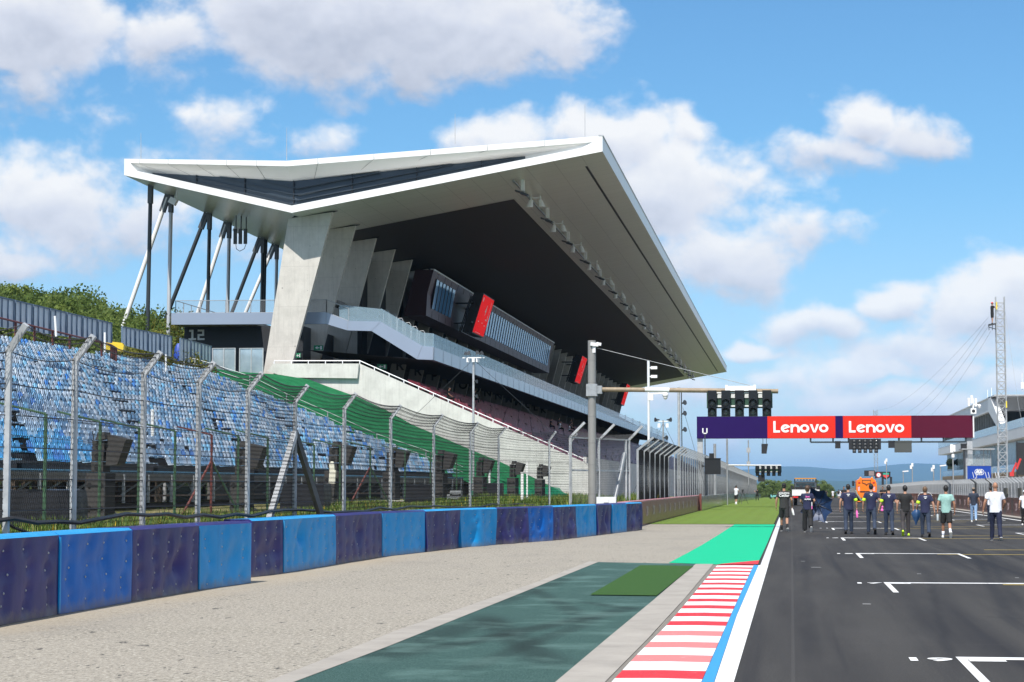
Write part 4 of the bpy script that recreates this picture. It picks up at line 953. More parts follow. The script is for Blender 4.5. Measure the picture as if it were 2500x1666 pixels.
# ---- catch fence behind the barrier
zE = 3.6
posts_px = [(-130,850),(22,858),(184,880),(352,913),(486,934),(606,955),(721,981),(841,998),(954,1022),(1059,1041),(1148,1057),(1217,1067),(1341,1076),(1393,1080)]
posts = []
for x, y in posts_px:
    d = _ray(x,y); t_ = (zE-CAMH)/d[2]; q = ORG+d*t_; posts.append(np.array([q[0],q[1],0]))
CF = thing('catch_fence', 'tall wire catch fence with cranked steel posts behind the blue barrier', 'fence', (-11,50,0))
armd = np.array([.62,.05,.62])
for i, p in enumerate(posts):
    b = MB(); dark = i == 6
    d = posts[min(i+1,len(posts)-1)]-posts[max(i-1,0)]; d /= np.linalg.norm(d); inn = np.array([d[1],-d[0],0])*.61+np.array([0,0,.79])
    w = .11
    for s_ in (-1,1): b.beam(p+d*s_*.055+np.array((0,0,.2)), p+d*s_*.055+np.array((0,0,zE)), .012, .11, (1,0,0)) if False else None
    b.beam(p+np.array((0,0,.2)), p+np.array((0,0,zE+.03)), .078, .08, (1,0,0)); po = b.build('fence_post', galv_l if not dark else galv, CF)
    b = MB(); b.beam(p+np.array((0,0,zE)), p+np.array((0,0,zE))+inn*.47, .085, .085, (1,0,0)); b.build('cranked_arm', galv_l, po)
    if dark:
        for s_, m_ in ((-1,galv_l),(1,dark_m)):  # dark steel on the right brace puts its shade into the colour
            b = MB(); b.beam(p+np.array((0,0,2.9)), p+(d*s_*1.9+np.array((-.25,0,.5)) if s_ < 0 else np.array((.55,1.0,.5))), .12, .12); b.build('brace', m_, po)
# wires: hexagon netting as small three-sided rods, tension cables
def rods(A, B_, r, nrm):
    """A,B_: (n,3); three-sided rods"""
    D = B_-A; D /= np.linalg.norm(D,axis=1,keepdims=True); s_ = np.cross(D,nrm); s_ /= np.linalg.norm(s_,axis=1,keepdims=True); s_ = np.nan_to_num(s_); n_ = np.cross(s_,D)
    off = [s_*r, -s_*r, n_*r*1.6]; n = len(A); V = np.stack([A+off[0],A+off[1],A+off[2],B_+off[0],B_+off[1],B_+off[2]],1).reshape(-1,3)
    k = (np.arange(n)*6)[:,None,None]; F = (np.array([(0,1,4,3),(1,2,5,4),(2,0,3,5)])[None]+k).reshape(-1,4); return V, F
def netting(p, q, z0, z1, cw, ch, r, inn=None, arm=.45, sag=.10):
    """hex netting between two posts p,q; returns V,F"""
    L = np.linalg.norm(q-p); d = (q-p)/L; nx = max(2,int(L/cw)); H = (z1-z0)+(arm if inn is not None else 0); nz = int(H/ch)
    As, Bs = [], []
    def pos(u, h):
        u = np.asarray(u,float); h = np.asarray(h,float); base = p[None]+d[None]*u[:,None]; t_ = u/L
        bow = .03*np.sin(t_*np.pi)*np.sin(h*2.1+p[1]); nn = np.array([d[1],-d[0],0])
        z = z0+np.minimum(h,z1-z0); out = base+nn[None]*bow[:,None]; out[:,2] = z
        if inn is not None:
            e = np.maximum(0,h-(z1-z0)); out += inn[None]*e[:,None]; out[:,2] -= sag*np.sin(t_*np.pi)*np.clip((h-(z1-z0)*.75)/(H*.3),0,1)
        return out
    i, j = np.meshgrid(np.arange(nx), np.arange(nz), indexing='ij'); i, j = i.ravel(), j.ravel()
    xc = (i+(j%2)*.5)*L/nx; zc_ = j*H/nz; cwx = L/nx; c_ = H/nz
    ok = xc < L-.001
    i, j, xc, zc_ = i[ok], j[ok], xc[ok], zc_[ok]
    a_ = pos(xc, zc_); t1 = pos(xc, zc_+c_*.45); l = pos(np.maximum(0,xc-cwx*.5), zc_+c_); r_ = pos(np.minimum(L,xc+cwx*.5), zc_+c_)
    A = np.concatenate([a_,t1,t1]); Bx = np.concatenate([t1,l,r_]); return rods(A, Bx, r, np.array([d[1],-d[0],0.])) + (pos,)
Vs, Fs, o_ = [], [], 0; cab = MB()
for i in range(len(posts)-1):
    p, q = posts[i], posts[i+1]; d = (q-p)/np.linalg.norm(q-p); inn = np.array([d[1],-d[0],0])*.61+np.array([0,0,.79])
    y = (p[1]+q[1])/2; cw, ch, r_ = (.062,.080,.0026) if y < 45 else (.088,.105,.003)
    V, F, pos = netting(p, q, .35, zE, cw, ch, r_, inn); Vs.append(V); Fs.append(F+o_); o_ += len(V)
    L = np.linalg.norm(q-p)
    for h in (.1,.55,1.0,1.45,1.9,2.35,2.8,3.25,3.6,3.69):
        us = np.linspace(0,L,9); pts = pos(us, np.full(9,h)); cab.tube([tuple(x) for x in pts], .008, 4, False)
np_mesh('wire_netting', np.concatenate(Vs), np.concatenate(Fs), wire_m, CF)
cab.build('tension_cable', mat('dark_wire_rope',(.07,.07,.075),.5,.4), CF)
b = MB(); hp = []
for i in range(len(posts)-2):
    p, q = posts[i], posts[i+1]
    for s_ in (0,.33,.66): hp.append(tuple(p+(q-p)*s_+np.array((.1,0,1.20+.05*math.sin(i*2.3+s_*5)-.012*(p[1]-30)*.4))))
b.tube(hp,.035,6); tag(b.build('black_hose', cable_m, None, 50), 'thick black hose tied along the lower part of the catch fence', 'hose')
b = MB(); pa = atY(-40,1245,28.5); b.tube([pa,(pa+atY(110,1316,29.5))/2+np.array((0,0,-.05)),atY(110,1316,29.5),atY(135,1316,30.0),atY(160,1317,30.2)],.025,6); tag(b.build('black_cable', cable_m, None, 50), 'black cable drooping over the first barrier block', 'cable')
# ================================================================== LOUDSPEAKERS AND CLUTTER ON THE BANK
m_spk = mat('charcoal_speaker_grille', (.050,.047,.045), .7, .1, .12, 8, .002); m_spd = mat('black_trim_and_shaded_side', (.006,.006,.006), .7, 0, .2, 5)  # ports and bars are black; cabinet right sides get their shade as colour
def stack_proto(loc, label):
    t_ = thing('loudspeaker_stack', label, 'loudspeakers', (0,0,0), group='loudspeaker stacks on the bank')
    for k in range(2):
        b = MB(); z = k*.76; b.box(-.36,.36,-.38,.40,z+.01,z+.75); b.mi = 1; b.box(.3605,.364,-.37,.39,z+.02,z+.74); b.mi = 0
        s_ = b.build('subwoofer', [m_spk, m_spd], t_, local=True)
        h = MB(); h.box(-.30,.30,-.415,-.385,z+.33,z+.37); h.build('handle_bar', m_spd, s_, local=True)
        for x_ in (-.2,.2): h = MB(); h.tube([(x_,-.386,z+.36),(x_,-.381,z+.36)],.085,14); h.ell((x_,-.40,z+.30),(.05,.02,.05),8,5); h.build('bass_port', m_spd, s_, local=True)
        for x_ in (-.35,.32): h = MB(); h.box(x_,x_+.03,-.40,-.38,z+.01,z+.75); h.build('corner_rail', dark_m, s_, local=True)
    for k in range(3):
        z = 1.55+k*.35; b = MB(); y_ = -.30+k*.03; b.prism([(-.18,y_,z),(.24,y_,z),(.24,y_-.03,z+.33),(-.18,y_-.03,z+.33)], (0,.55,0)); b.mi = 1; b.box(.2405,.244,y_,y_+.5,z+.01,z+.32)
        c = b.build('array_cabinet', [m_spk, m_spd], t_, local=True)
        h = MB(); h.tube([(.03,y_-.03,z+.165),(.03,y_-.012,z+.165)],.10,14); h.build('horn_port', m_spd, c, local=True)
        h = MB(); h.box(-.05,.11,y_-.045,y_-.02,z+.155,z+.175); h.build('port_bar', m_spk, c, local=True)
    b = MB(); b.prism([(.26,-.15,1.75),(.62,-.05,1.80),(.92,-.05,2.62),(.30,-.15,2.78)], (0,.6,0)); b.build('side_cabinet', m_spk, t_, 30, local=True)
    b = MB(); b.prism([(-.02,-.36,2.60),(.32,-.36,2.64),(.28,-.36,2.86),(.06,-.36,2.86)], (0,.5,0)); b.build('top_cabinet', m_spk, t_, local=True)
    b = MB(); b.tube([(-.16,-.2,2.6),(-.2,-.2,2.9)],.015,5); b.beam((.5,.1,.2),(.78,.1,.0),.06); b.build('rigging_bar', dark_m, t_, local=True)
    return t_
slist = [(243,1268,65,1.0,'nearest and largest black loudspeaker stack, on the bank at the far left'),
 (590,1254,79,1.0,'black loudspeaker stack left of the fence post with two braces'),
 (816,1231,92,1.0,'black loudspeaker stack with a white plastic jug hanging on it'),
 (955,1222,106,.98,'black loudspeaker stack partly hidden by a fence post with a white pallet in front'),
 (1073,1221,110,.95,'black loudspeaker stack beside the grey cable cases'),
 (1172,1218,112,.80,'black loudspeaker stack in front of the green netting'),
 (1252,1213,114,.70,'black loudspeaker stack in front of the pale concrete end wall'),
 (1318,1212,116,.64,'black loudspeaker stack farthest to the right, behind two fence posts')]
m_pal = mat('weathered_pallet', (.62,.60,.55), .8, 0, .2, 5)
sp0 = stack_proto((0,0,0), slist[0][4])
for i, (x, y, Y, s_, lab) in enumerate(slist):
    p = atY(x, y, Y)
    if i == 0: sp0.location = p; sp0.rotation_euler = (0,0,-.10)
    else: dup(sp0, p, -.10-.02*i, lab, s_)
    if i in (0,1,2,3,5,6):
        b = MB(); w = .85*s_
        for k in range(6): b.box(p[0]-w+.05,p[0]+w*1.5,p[1]-.7+k*.25,p[1]-.5+k*.25,p[2]-.09,p[2]-.005)
        for k in (0,.9,1.9): b.box(p[0]-w+.05+k*w,p[0]-w+.2+k*w,p[1]-.7,p[1]+.75,p[2]-.2,p[2]-.095)
        tag(b.build('pallet', m_pal), ['whitewashed pallet under the nearest loudspeaker stack','whitewashed pallet left of the fence post with two braces','pallet under the loudspeaker stack with the white jug','whitewashed pallet half hidden by a fence post','','pallet under the loudspeakers in front of the green netting','pallet under the loudspeakers before the concrete end wall'][i], 'pallet', 'pallets under the loudspeakers')
p = atY(812,1158,91); b = MB(); b.obox(p+np.array((0,0,-.12)),(.14,.1,.30),(0,.06,0)); b.obox(p+np.array((-.02,0,.3)),(.11,.09,.2),(0,-.1,0)); b.ell(p+np.array((-.03,0,.52)),(.09,.08,.06),8,5)
tag(b.build('plastic_jug', mat('cream_plastic',(.72,.70,.58),.4,0,.05,4), None, 30), 'cream white plastic jug hanging on a loudspeaker stack', 'jug')
m_tarp = mat('black_tarpaulin', (.013,.013,.016), .38, 0, .3, 3, .01)
for (x0,x1,yt,yb_,Y,lab) in ((-120,172,1196,1308,50,'black tarpaulin covered crate at the left edge behind the barrier'),(685,792,1182,1252,78,'black tarpaulin covered crate behind the braced fence post'),(990,1052,1183,1230,98,'black covered crate between two loudspeaker stacks'),(1188,1226,1180,1216,108,'small black covered crate left of a fence post')):
    a_, c_ = atY(x0,yb_,Y), atY(x1,yb_,Y); zt = atY(x0,yt,Y)[2]; zb = a_[2]; w = c_[0]-a_[0]; dp = min(1.3,w*.8); b = MB(); rings = []
    for k in range(9):
        z = zb+(zt-zb)*k/8; fl = 1+.05*(1-k/8); ring = []
        for j in range(28):
            t_ = j/28*4; sgn = int(t_); f_ = t_-sgn
            q = [(-1+2*f_,-1),(1,-1+2*f_),(1-2*f_,1),(-1,1-2*f_)][sgn]
            ru = .035*math.sin(j*2.1+k*.6)*(1-k/9)
            ring.append((a_[0]+w/2+q[0]*(w/2*.96)*fl*(1+ru), Y+dp/2+q[1]*dp/2*fl*(1+ru), z+.02*math.sin(j*1.7)*(k==8)))
        rings.append(ring)
    rings.append([(a_[0]+w/2+(q[0]-a_[0]-w/2)*.5, Y+dp/2+(q[1]-Y-dp/2)*.5, zt-.02) for q in rings[-1]])
    b.rings(rings); tag(b.build('covered_crate', m_tarp, None, 50), lab, 'crate', 'tarpaulin covered crates')
# grey flight cases
for k,(x,y,w,h,lab) in enumerate(((1108,1222,.75,.32,'grey cable case lying lowest beside a loudspeaker stack'),(1112,1211,.6,.28,'grey cable case stacked on another beside a loudspeaker stack'))):
    p = atY(x,y,108); b = MB(); b.box(p[0]-w/2,p[0]+w/2,p[1],p[1]+.5,p[2],p[2]+h); b.box(p[0]-w/2-.02,p[0]+w/2+.02,p[1]-.02,p[1]+.52,p[2]+h*.55,p[2]+h*.62)
    for s_ in (-.25,.25): b.box(p[0]+s_-.06,p[0]+s_+.06,p[1]-.04,p[1],p[2]+h*.4,p[2]+h*.52)
    tag(b.build('cable_case', galv), lab, 'case', 'grey cable cases')
# inner fence: thin green posts with bent arms
G2 = thing('inner_fence', 'thin green painted fence posts with bent arms in front of the blue seats', 'fence', (-19,80,.7))
prev = None; wr = MB()
m_gp = mat('peeling_green_paint', (.05,.11,.06), .6, .1, .4, 9)
for i,(x,y) in enumerate(((-30,990),(112,1011),(245,1030),(340,1046),(428,1053),(517,1062),(582,1065),(654,1069),(767,1086),(830,1089),(904,1092),(989,1102),(1051,1105),(1115,1112),(1190,1117))):
    d = _ray(x,y); q = ORG+d*((3.5-CAMH)/d[2]); zb = .62+.35*max(0,min(1,(q[1]-60)/50))
    b = MB(); b.tube([(q[0],q[1],zb-.1),(q[0],q[1],3.5)],.045,6); b.tube([(q[0],q[1],3.5),(q[0]-1.15,q[1]-.3,3.78)],.03,5); b.build('fence_post', rust_r if i == 5 else m_gp, G2)
    if i in (5,10): 
        for s_ in (-1,1): b = MB(); b.tube([(q[0],q[1],2.6),(q[0]+s_*.75,q[1]+s_*1.0,zb)],.04,5); b.build('fence_brace', rust_r if s_ < 0 else m_gp, G2)
    if prev is not None:
        for z in (1.1,1.7,2.3,2.9,3.4): wr.tube([(prev[0],prev[1],z),(q[0],q[1],z)],.007,3,False)
    prev = q
wr.build('fence_wires' if False else 'straining_wire', cable_m, G2)
# green netting low in front of the end wall
t = NT('green_debris_net'); v = t.co(); t.p.inputs['Alpha'].default_value = .8; m_net = t.fin(t.ramp(t.noise(v,3,5,.7),[(.3,(.01,.13,.075)),(.7,(.03,.28,.17))]), .8, 0, .1)
pts = [atY(x,y,Y) for x,y,Y in ((1150,1196,124),(1230,1190,124),(1300,1193,123),(1345,1185,122),(1385,1205,121))]
b = MB()
for p, q in zip(pts, pts[1:]):
    for k in range(4):
        l0, l1 = k/4, (k+1)/4
        a_, c_ = p+(q-p)*l0, p+(q-p)*l1
        b.add([(a_[0],a_[1],.7),(c_[0],c_[1],.7),(c_[0],c_[1]+.15*math.sin(k),c_[2]+.1*math.sin(k*2)),(a_[0],a_[1]+.15*math.sin(k-1),a_[2]+.1*math.sin(k*2-2))],[(0,1,2,3)])
o = b.build('green_netting', m_net); tag(o, 'low green debris netting in front of the concrete end wall', 'netting')
for x,y0,y1,Y,w in ((1275,1156,1231,100,.13),(1287,1130,1215,101,.07),(1195,1140,1215,112,.10)):
    b = MB(); b.beam(atY(x,y1+6,Y),atY(x,y0,Y),w,w); b.beam(atY(x,y0,Y),atY(x,y0,Y)+np.array((0,0,.06)),w*1.25,w*1.25); tag(b.build('white_stake', white_p), {1275:'thick white stake right of the concrete wall loudspeakers',1287:'thin white stake beside a thicker stake',1195:'white stake behind the small covered crate'}[x], 'stake', 'white stakes on the bank')
p = atY(1180,1150,128); b = MB(); b.box(p[0]-.8,p[0]+.8,p[1],p[1]+1,.7,p[2]+.8); b.box(p[0]-.9,p[0]+.9,p[1]-.05,p[1]+1.05,p[2]+.8,p[2]+.92)
# ================================================================== POLES, SIGNALS
def horn(b, p, d, s=1.0):
    p = Vector(p); d = Vector(d).normalized(); u = Vector((0,0,1)); x = d.cross(u).normalized(); y = x.cross(d)
    rs = []
    for t_, r_ in ((0,.05),(.15,.06),(.3,.12),(.38,.2)): rs.append([p+d*t_*s+(x*math.cos(a)+y*math.sin(a))*r_*s for a in np.linspace(0,2*math.pi,10)[:-1]])
    b.rings(rs)
def cam_dome(b, p, d, s=1.0):
    p = Vector(p); b.beam(p, p+Vector(d)*.55*s, .08*s); q = p+Vector(d)*.55*s; b.ell(q+Vector((0,0,-.12*s)),(.16*s,.16*s,.16*s),10,6); b.ell(q+Vector((0,0,-.24*s)),(.12*s,.12*s,.12*s),8,5)
# near starting light
LP = atY(1446,1238,84.); LP[2] = .6
SG = thing('start_signal', 'grey pole with a long tan arm carrying five black twin lamp signal heads', 'start lights', tuple(LP), group='start light gantries')
b = MB(); zt = atY(1446,832,84)[2]; b.tube([(LP[0],LP[1],.3),(LP[0],LP[1],zt)],.165,18)
for z in (1.4,2.6,3.5,4.6,6.0,6.9): b.tube([(LP[0],LP[1],z),(LP[0],LP[1],z+.025)],.172,18)
b.build('pole', mat('grey_painted_pole',(.25,.245,.235),.55,.1,.1,1.5), SG, 40)
za = atY(1500,951,84)[2]
b = MB(); b.box(LP[0]-.22,LP[0]+.22,LP[1]-.22,LP[1]+.22,za-.28,za+.22); b.box(LP[0]+.1,LP[0]+.42,LP[1]-.16,LP[1]+.16,za-.18,za+.15); b.build('arm_bracket', galv, SG)
xe = atY(1900,960,84)[0]
b = MB(); b.tube([(LP[0]+.3,LP[1],za),(xe,LP[1],za-.12)],.095,14); b.build('arm', mat('tan_wrapped_arm',(.27,.205,.135),.6,0,.25,6), SG, 40)
b = MB(); b.tube([(LP[0]+2.2,LP[1]-.01,za-.02),(LP[0]+3.2,LP[1]-.01,za-.05)],.1,10); b.build('peeling_wrap', white_p, SG, 40)
def heads(x0, x1, yv, ztop, root, s=1.0):
    n = 5; w = .36*s; hgt = 1.06*s
    b = MB(); b.box(x0-.05*s,x1+.05*s,yv+.16,yv+.22,ztop-.72*s,ztop-.06*s); b.build('backboard', dgreen, root)
    b = MB()
    for k in range(4):
        xa = x0+w+(x1-x0-w)/4*k; xw = (x1-x0-w)/4-w
        for j in range(5): b.beam((xa+.03*s+xw*(j+.2)/5,yv+.12,ztop-.30*s),(xa+.03*s+xw*(j+.7)/5,yv+.12,ztop-.14*s),.03*s,.01)
    b.box(x0+.1,x1-.1,yv+.12,yv+.15,ztop-.11*s,ztop-.06*s); b.box(x0+.1,x1-.1,yv+.12,yv+.15,ztop-.66*s,ztop-.60*s); b.build('white_grille', white_p, root)
    for k in range(n):
        xa = x0+(x1-x0-w)/4*k; c = xa+w/2
        b = MB(); b.box(xa,xa+w,yv-.13,yv+.11,ztop-hgt,ztop); hd = b.build('signal_head', m_hd, root)
        for zz in (.49,.82):
            z = ztop-zz*hgt
            b = MB(); ring = lambda y, r_, a0, a1: [(c+math.cos(a)*r_, y, z+math.sin(a)*r_) for a in np.linspace(a0,a1,13)]
            b.rings([ring(yv-.13,.155*s,-.25,math.pi+.25),ring(yv-.36,.150*s,.1,math.pi-.1)],closed=False); b.rings([ring(yv-.131,.163*s,-.25,math.pi+.25),ring(yv-.365,.158*s,.1,math.pi-.1)],closed=False); b.build('lamp_visor', m_hd, hd, 50)
            b = MB(); b.ell((c,yv-.135,z),(.135*s,.05,.135*s),14,8); b.build('lamp_lens', m_lens, hd, 60)
m_hd = mat('gloss_black_housing', (.010,.010,.012), .28, 0, .1, 3); m_lens = mat('unlit_lens', (.10,.10,.10), .12, 0, .1, 5)
hx0, hx1 = atY(1728,990,83.7)[0], atY(1883,990,83.7)[0]
heads(hx0, hx1, 83.75, za-.09, SG)
b = MB(); xm0, xm1 = atY(1774,950,84)[0], atY(1843,950,84)[0]; b.box(xm0,xm1,83.8,83.88,za-.10,za+.10)
for x in (xm0,xm1): b.box(x-.05,x+.05,83.78,84.15,za-.2,za+.14)
b.build('mounting_plate', white_p, SG)
b = MB(); b.tube([(LP[0]+.2,LP[1],atY(1446,850,84)[2]),(xm1-.2,LP[1],za+.12)],.012,5); b.build('stay_wire', galv, SG)
b = MB(); q = (LP[0]+.1,LP[1]-.1,atY(1446,842,84)[2]); b.obox(q,(.16,.12,.07),(0,.1,.3)); b.obox((q[0]+.2,q[1],q[2]+.02),(.10,.07,.06),(0,.2,0)); b.obox((q[0],q[1],q[2]-.2),(.06,.06,.14)); b.build('camera', lamp_w, SG)
# second, distant start light
YF = 216.; XF = atY(1776,1200,YF)[0]; zf = atY(1800,1136,YF)[2]
S2 = thing('start_signal', 'distant start light arm with five black heads above the far fence', 'start lights', (XF,YF,gz(YF)), group='start light gantries')
b = MB(); b.tube([(XF,YF,-.2),(XF,YF,zf+2.7)],.10,10); b.build('pole', galv, S2, 40)
b = MB(); b.tube([(XF,YF,zf),(atY(1907,1137,YF)[0],YF,zf-.05)],.09,8); b.build('arm', galv_l, S2, 40)
heads(atY(1845,1150,YF)[0], atY(1907,1150,YF)[0], YF-.3, zf-.08, S2)
b = MB(); q = atY(1859,1168,YF); b.box(q[0]-.35,q[0]+.35,YF-.3,YF-.1,q[2]-.35,q[2]+.35); b.box(q[0]-.03,q[0]+.03,YF-.25,YF-.2,q[2]+.3,q[2]+.7); b.build('small_screen', black_p, S2)

def mast(name, label, cat, x, ytop, Y, zb, r, m, extras=None, group=None):
    p = atY(x,ytop,Y); t_ = thing(name, label, cat, (p[0],Y,zb), group=group); b = MB(); b.tube([(p[0],Y,zb-.3),(p[0],Y,p[2])],r,10); b.build('pole', m, t_, 40)
    if extras: extras(t_, p)
    return t_
def ex_cctv(t_, p):
    b = MB()
    for dz in (.45,1.0): b.obox((p[0]+.35,p[1],p[2]-dz),(.2,.12,.09)); b.beam((p[0],p[1],p[2]-dz),(p[0]+.3,p[1],p[2]-dz),.06)
    cam_dome(b,(p[0],p[1],p[2]-2.1),(1.6,0,.12),1.2); b.box(p[0]-.02,p[0]+.3,p[1]-.1,p[1]+.1,p[2]-2.5,p[2]-2.05); b.build('camera', lamp_w, t_, 40)
mast('camera_pole', 'tall white pole with a round dome camera in front of the roof corner', 'camera pole', 1583, 881, 128, 0, .085, white_m, ex_cctv)
def ex_horns(t_, p):
    b = MB(); 
    for dx in (-.55,.55): horn(b,(p[0]+dx*.5,p[1],p[2]+.02),(dx,-.3,0),.9); 
    b.build('horn_speaker', dark_m, t_, 40)
    b = MB(); b.box(p[0]-.5,p[0]+.5,p[1]-.04,p[1]+.04,p[2]-.12,p[2]-.06)
    for dx in (-.3,.3): b.box(p[0]+dx-.1,p[0]+dx+.1,p[1]-.12,p[1],p[2]-.55,p[2]-.25)
    b.build('speaker_bracket', lamp_w, t_)
    b = MB()
    for dz in (-1.3,-2.1,-3.2): horn(b,(p[0],p[1],p[2]+dz),(.5,-.4,0),.9)
    b.build('horn_speaker', dark_m, t_, 40)
    b = MB(); 
    for dx in (-2.2,2.6): b.tube([(p[0],p[1],p[2]-.2),(p[0]+dx,p[1]-.5,max(p[2]-6.0,1.2))],.012,4)
    b.build('guy_wire', dark_m, t_)
def ex_mast1(t_, p):
    b = MB()
    for dx,dy in ((-.55,0),(-.25,-.3),(.35,-.3),(.65,0)): horn(b,(p[0]+dx*.6,p[1]+dy,p[2]+.15+.1*abs(dx)),(dx,-.5,.3),.75)
    b.build('horn_speaker', dark_m, t_, 40)
    b = MB(); b.box(p[0]-.75,p[0]+.75,p[1]-.05,p[1]+.05,p[2]-.03,p[2]+.04)
    for dx in (-.35,0,.3): b.box(p[0]+dx-.1,p[0]+dx+.1,p[1]-.2,p[1],p[2]-.3,p[2]-.02)
    b.build('speaker_bracket', lamp_w, t_)
    b = MB()
    for dz in (-1.6,-2.6): horn(b,(p[0],p[1],p[2]+dz),(.6,-.2,0),.7)
    b.build('horn_speaker', dark_m, t_, 40)
    b = MB(); b.tube([(p[0],p[1],p[2]-.1),(p[0]-8.5,p[1]+.5,p[2]-8.)],.012,4); b.tube([(p[0],p[1],p[2]-.1),(p[0]+8.5,p[1]+.5,p[2]-8.)],.012,4); b.build('guy_wire', dark_m, t_)
mast('speaker_mast', 'slim mast with a crown of horn speakers in front of the red seats', 'speaker mast', 1156, 874, 136, 1.2, .075, galv_l, ex_mast1, 'masts with horn speakers')
mast('speaker_mast', 'mast with crossbar of two horn speakers right of the balcony end', 'speaker mast', 1619, 1026, 150, 0, .06, galv, ex_horns, 'masts with horn speakers')
def ex_horns2(t_, p):
    b = MB()
    for dz in (-1.2,-2.0,-3.2,-4.8): horn(b,(p[0]+.2,p[1],p[2]+dz),(.5,-.5,.1),1.0)
    b.build('horn_speaker', dark_m, t_, 40); b = MB(); b.tube([(p[0]+.2,p[1],p[2]-.4),(p[0]+.22,p[1],p[2]-6)],.04,5); b.tube([(p[0]+.3,p[1],p[2]-1.5),(p[0]+2.2,p[1],p[2]-8.5)],.012,4); b.build('cable_run', dark_m, t_)
mast('lamp_pole', 'tall plain galvanised pole with a column of speakers beside it', 'pole', 1657, 946, 152, 0, .10, galv_l, ex_horns2)
mast('utility_pole', 'short grey pole just right of the white antenna at the gantry leg', 'pole', 1745, 1084, 175, 0, .12, galv)
mast('utility_pole', 'thin grey pole under the purple part of the banner', 'pole', 1775, 1070, 190, 0, .05, galv)
def ex_ant(t_, p):
    b = MB(); b.box(p[0]-.2,p[0]-.11,p[1]-.1,p[1]+.1,p[2]-.05,p[2]+.32); b.box(p[0]+.11,p[0]+.2,p[1]-.1,p[1]+.1,p[2]-.05,p[2]+.32); b.box(p[0]-.14,p[0]+.14,p[1]-.05,p[1]+.05,p[2]-.12,p[2]-.04); b.build('antenna_box', lamp_w, t_)
    b = MB(); horn(b,(p[0],p[1],p[2]-2.6),(1,-.3,0),.7); horn(b,(p[0],p[1],p[2]-2.6),(-1,-.3,0),.6); b.build('horn_speaker', dark_m, t_, 40)
mast('antenna_mast', 'thin dark mast topped by two white antenna boxes below the banner', 'antenna', 1721, 1056, 158, 0, .045, dark_m, ex_ant)
for x,yt,Y,lab in ((1827,1075,330,'thin far mast in the gap below the purple banner'),):
    mast('radio_mast', lab, 'mast', x, yt, Y, gz(Y), .10, galv, lambda t_, p: MB().box(p[0]-.3,p[0]+.3,p[1]-.1,p[1]+.1,p[2]-2,p[2]-1.2).box(p[0]-.3,p[0]+.3,p[1]-.1,p[1]+.1,p[2]-4,p[2]-3.4).build('antenna_box', galv_l, t_))
# ================================================================== START GANTRY
YG = 168.
gx = [atY(x,1040,YG)[0] for x in (1701,1873.4,2039.6,2058,2225,2378)]; gz0, gz1 = atY(2000,1070,YG)[2], atY(2000,1016,YG)[2]
GA = thing('start_gantry', 'wide overhead banner gantry in purple, red and maroon spanning the track', 'gantry', ((gx[0]+gx[5])/2,YG,0))
m_bp = mat('purple_banner', (.019,.0065,.082), .7, 0, .05, 1, 0, .12); m_br = mat('red_banner', (.66,.030,.018), .7, 0, .03, 1, 0, .12); m_bm = mat('maroon_banner', (.085,.008,.026), .7, 0, .05, 1, 0, .12)
for i, m in enumerate((m_bp, m_br, m_bp, m_br, m_bm)):
    b = MB(); b.box(gx[i]+.004,gx[i+1]-.004,YG,YG+1.1,gz0,gz1); b.build('banner', m, GA)
def lenovo(cx, cz, h, w, y, parent):
    """bold rounded sans lettering drawn as strokes: cap height h, total width w"""
    k = w/(h*4.88); t_ = h*.20; xh = h*.71; b = MB(); z0 = cz-h/2; y0, y1 = y-.02, y-.005; x = cx-w/2; R_ = xh/2; r_ = R_-t_*.92; S = 1.14*k; lo = y0-.004
    def ringp(cx_, cz_, a0=0, a1=2*math.pi, n=40):
        A = np.linspace(a0,a1,n)
        for a_, c_ in zip(A, A[1:]):
            b.add([(cx_+math.cos(a)*q*S_,y0,cz_+math.sin(a)*q) for a,q,S_ in ((a_,R_,S),(c_,R_,S),(c_,r_,S*.97),(a_,r_,S*.97))],[(0,1,2,3)])
    for c, adv in zip('Lenovo', (.66,.84,.815,.86,.80,.86)):
        xm = x+R_*S
        if c == 'L': b.box(x,x+t_*k,y0,y1,z0,z0+h); b.box(x+t_*k,x+.58*h*k,y0,y1,z0,z0+t_*.95)
        elif c == 'o': ringp(xm, z0+R_)
        elif c == 'e':
            ringp(xm, z0+R_, .30, 2*math.pi-.62)
            b.add([(xm-R_*.80*S,lo,z0+R_-t_*.70),(xm+R_*.97*S,lo,z0+R_+t_*.50),(xm+R_*.93*S,lo,z0+R_+t_*1.05),(xm-R_*.80*S,lo,z0+R_+t_*.02)],[(0,1,2,3)])
        elif c == 'n':
            b.box(x,x+t_*k,y0-.003,y1,z0,z0+xh); ringp(x+R_*S, z0+xh-R_, 0, math.pi); b.box(x+R_*S+r_*S*.97,x+2*R_*S,y0-.003,y1,z0,z0+xh-R_)
        elif c == 'v':
            for s_ in (-1,1): b.add([(xm+s_*R_*S,lo-.002*s_,z0+xh),(xm+s_*(R_*S-t_*1.12*k),lo-.002*s_,z0+xh),(xm-s_*t_*.28*k,lo-.002*s_,z0+.0),(xm+s_*t_*.55*k,lo-.002*s_,z0)],[(0,1,2,3)])
        x += adv*h*k
    b.build('banner_lettering', white_p, parent)
for xa, xb in ((1888,2025),(2072.5,2210)):
    lenovo((atY(xa,1043,YG)[0]+atY(xb,1043,YG)[0])/2, atY(xa,1042.5,YG)[2], atY(xa,1028,YG)[2]-atY(xa,1056,YG)[2], atY(xb,1043,YG)[0]-atY(xa,1043,YG)[0], YG, GA)
for x in (gx[0]+.25, gx[5]-.35): b = MB(); b.box(x-.22,x+.22,YG+.2,YG+.7,-.3,gz0); b.build('leg', galv_l, GA)
m_tr = mat('slate_truss_paint', (.045,.065,.08), .5, .1, .08, 2)
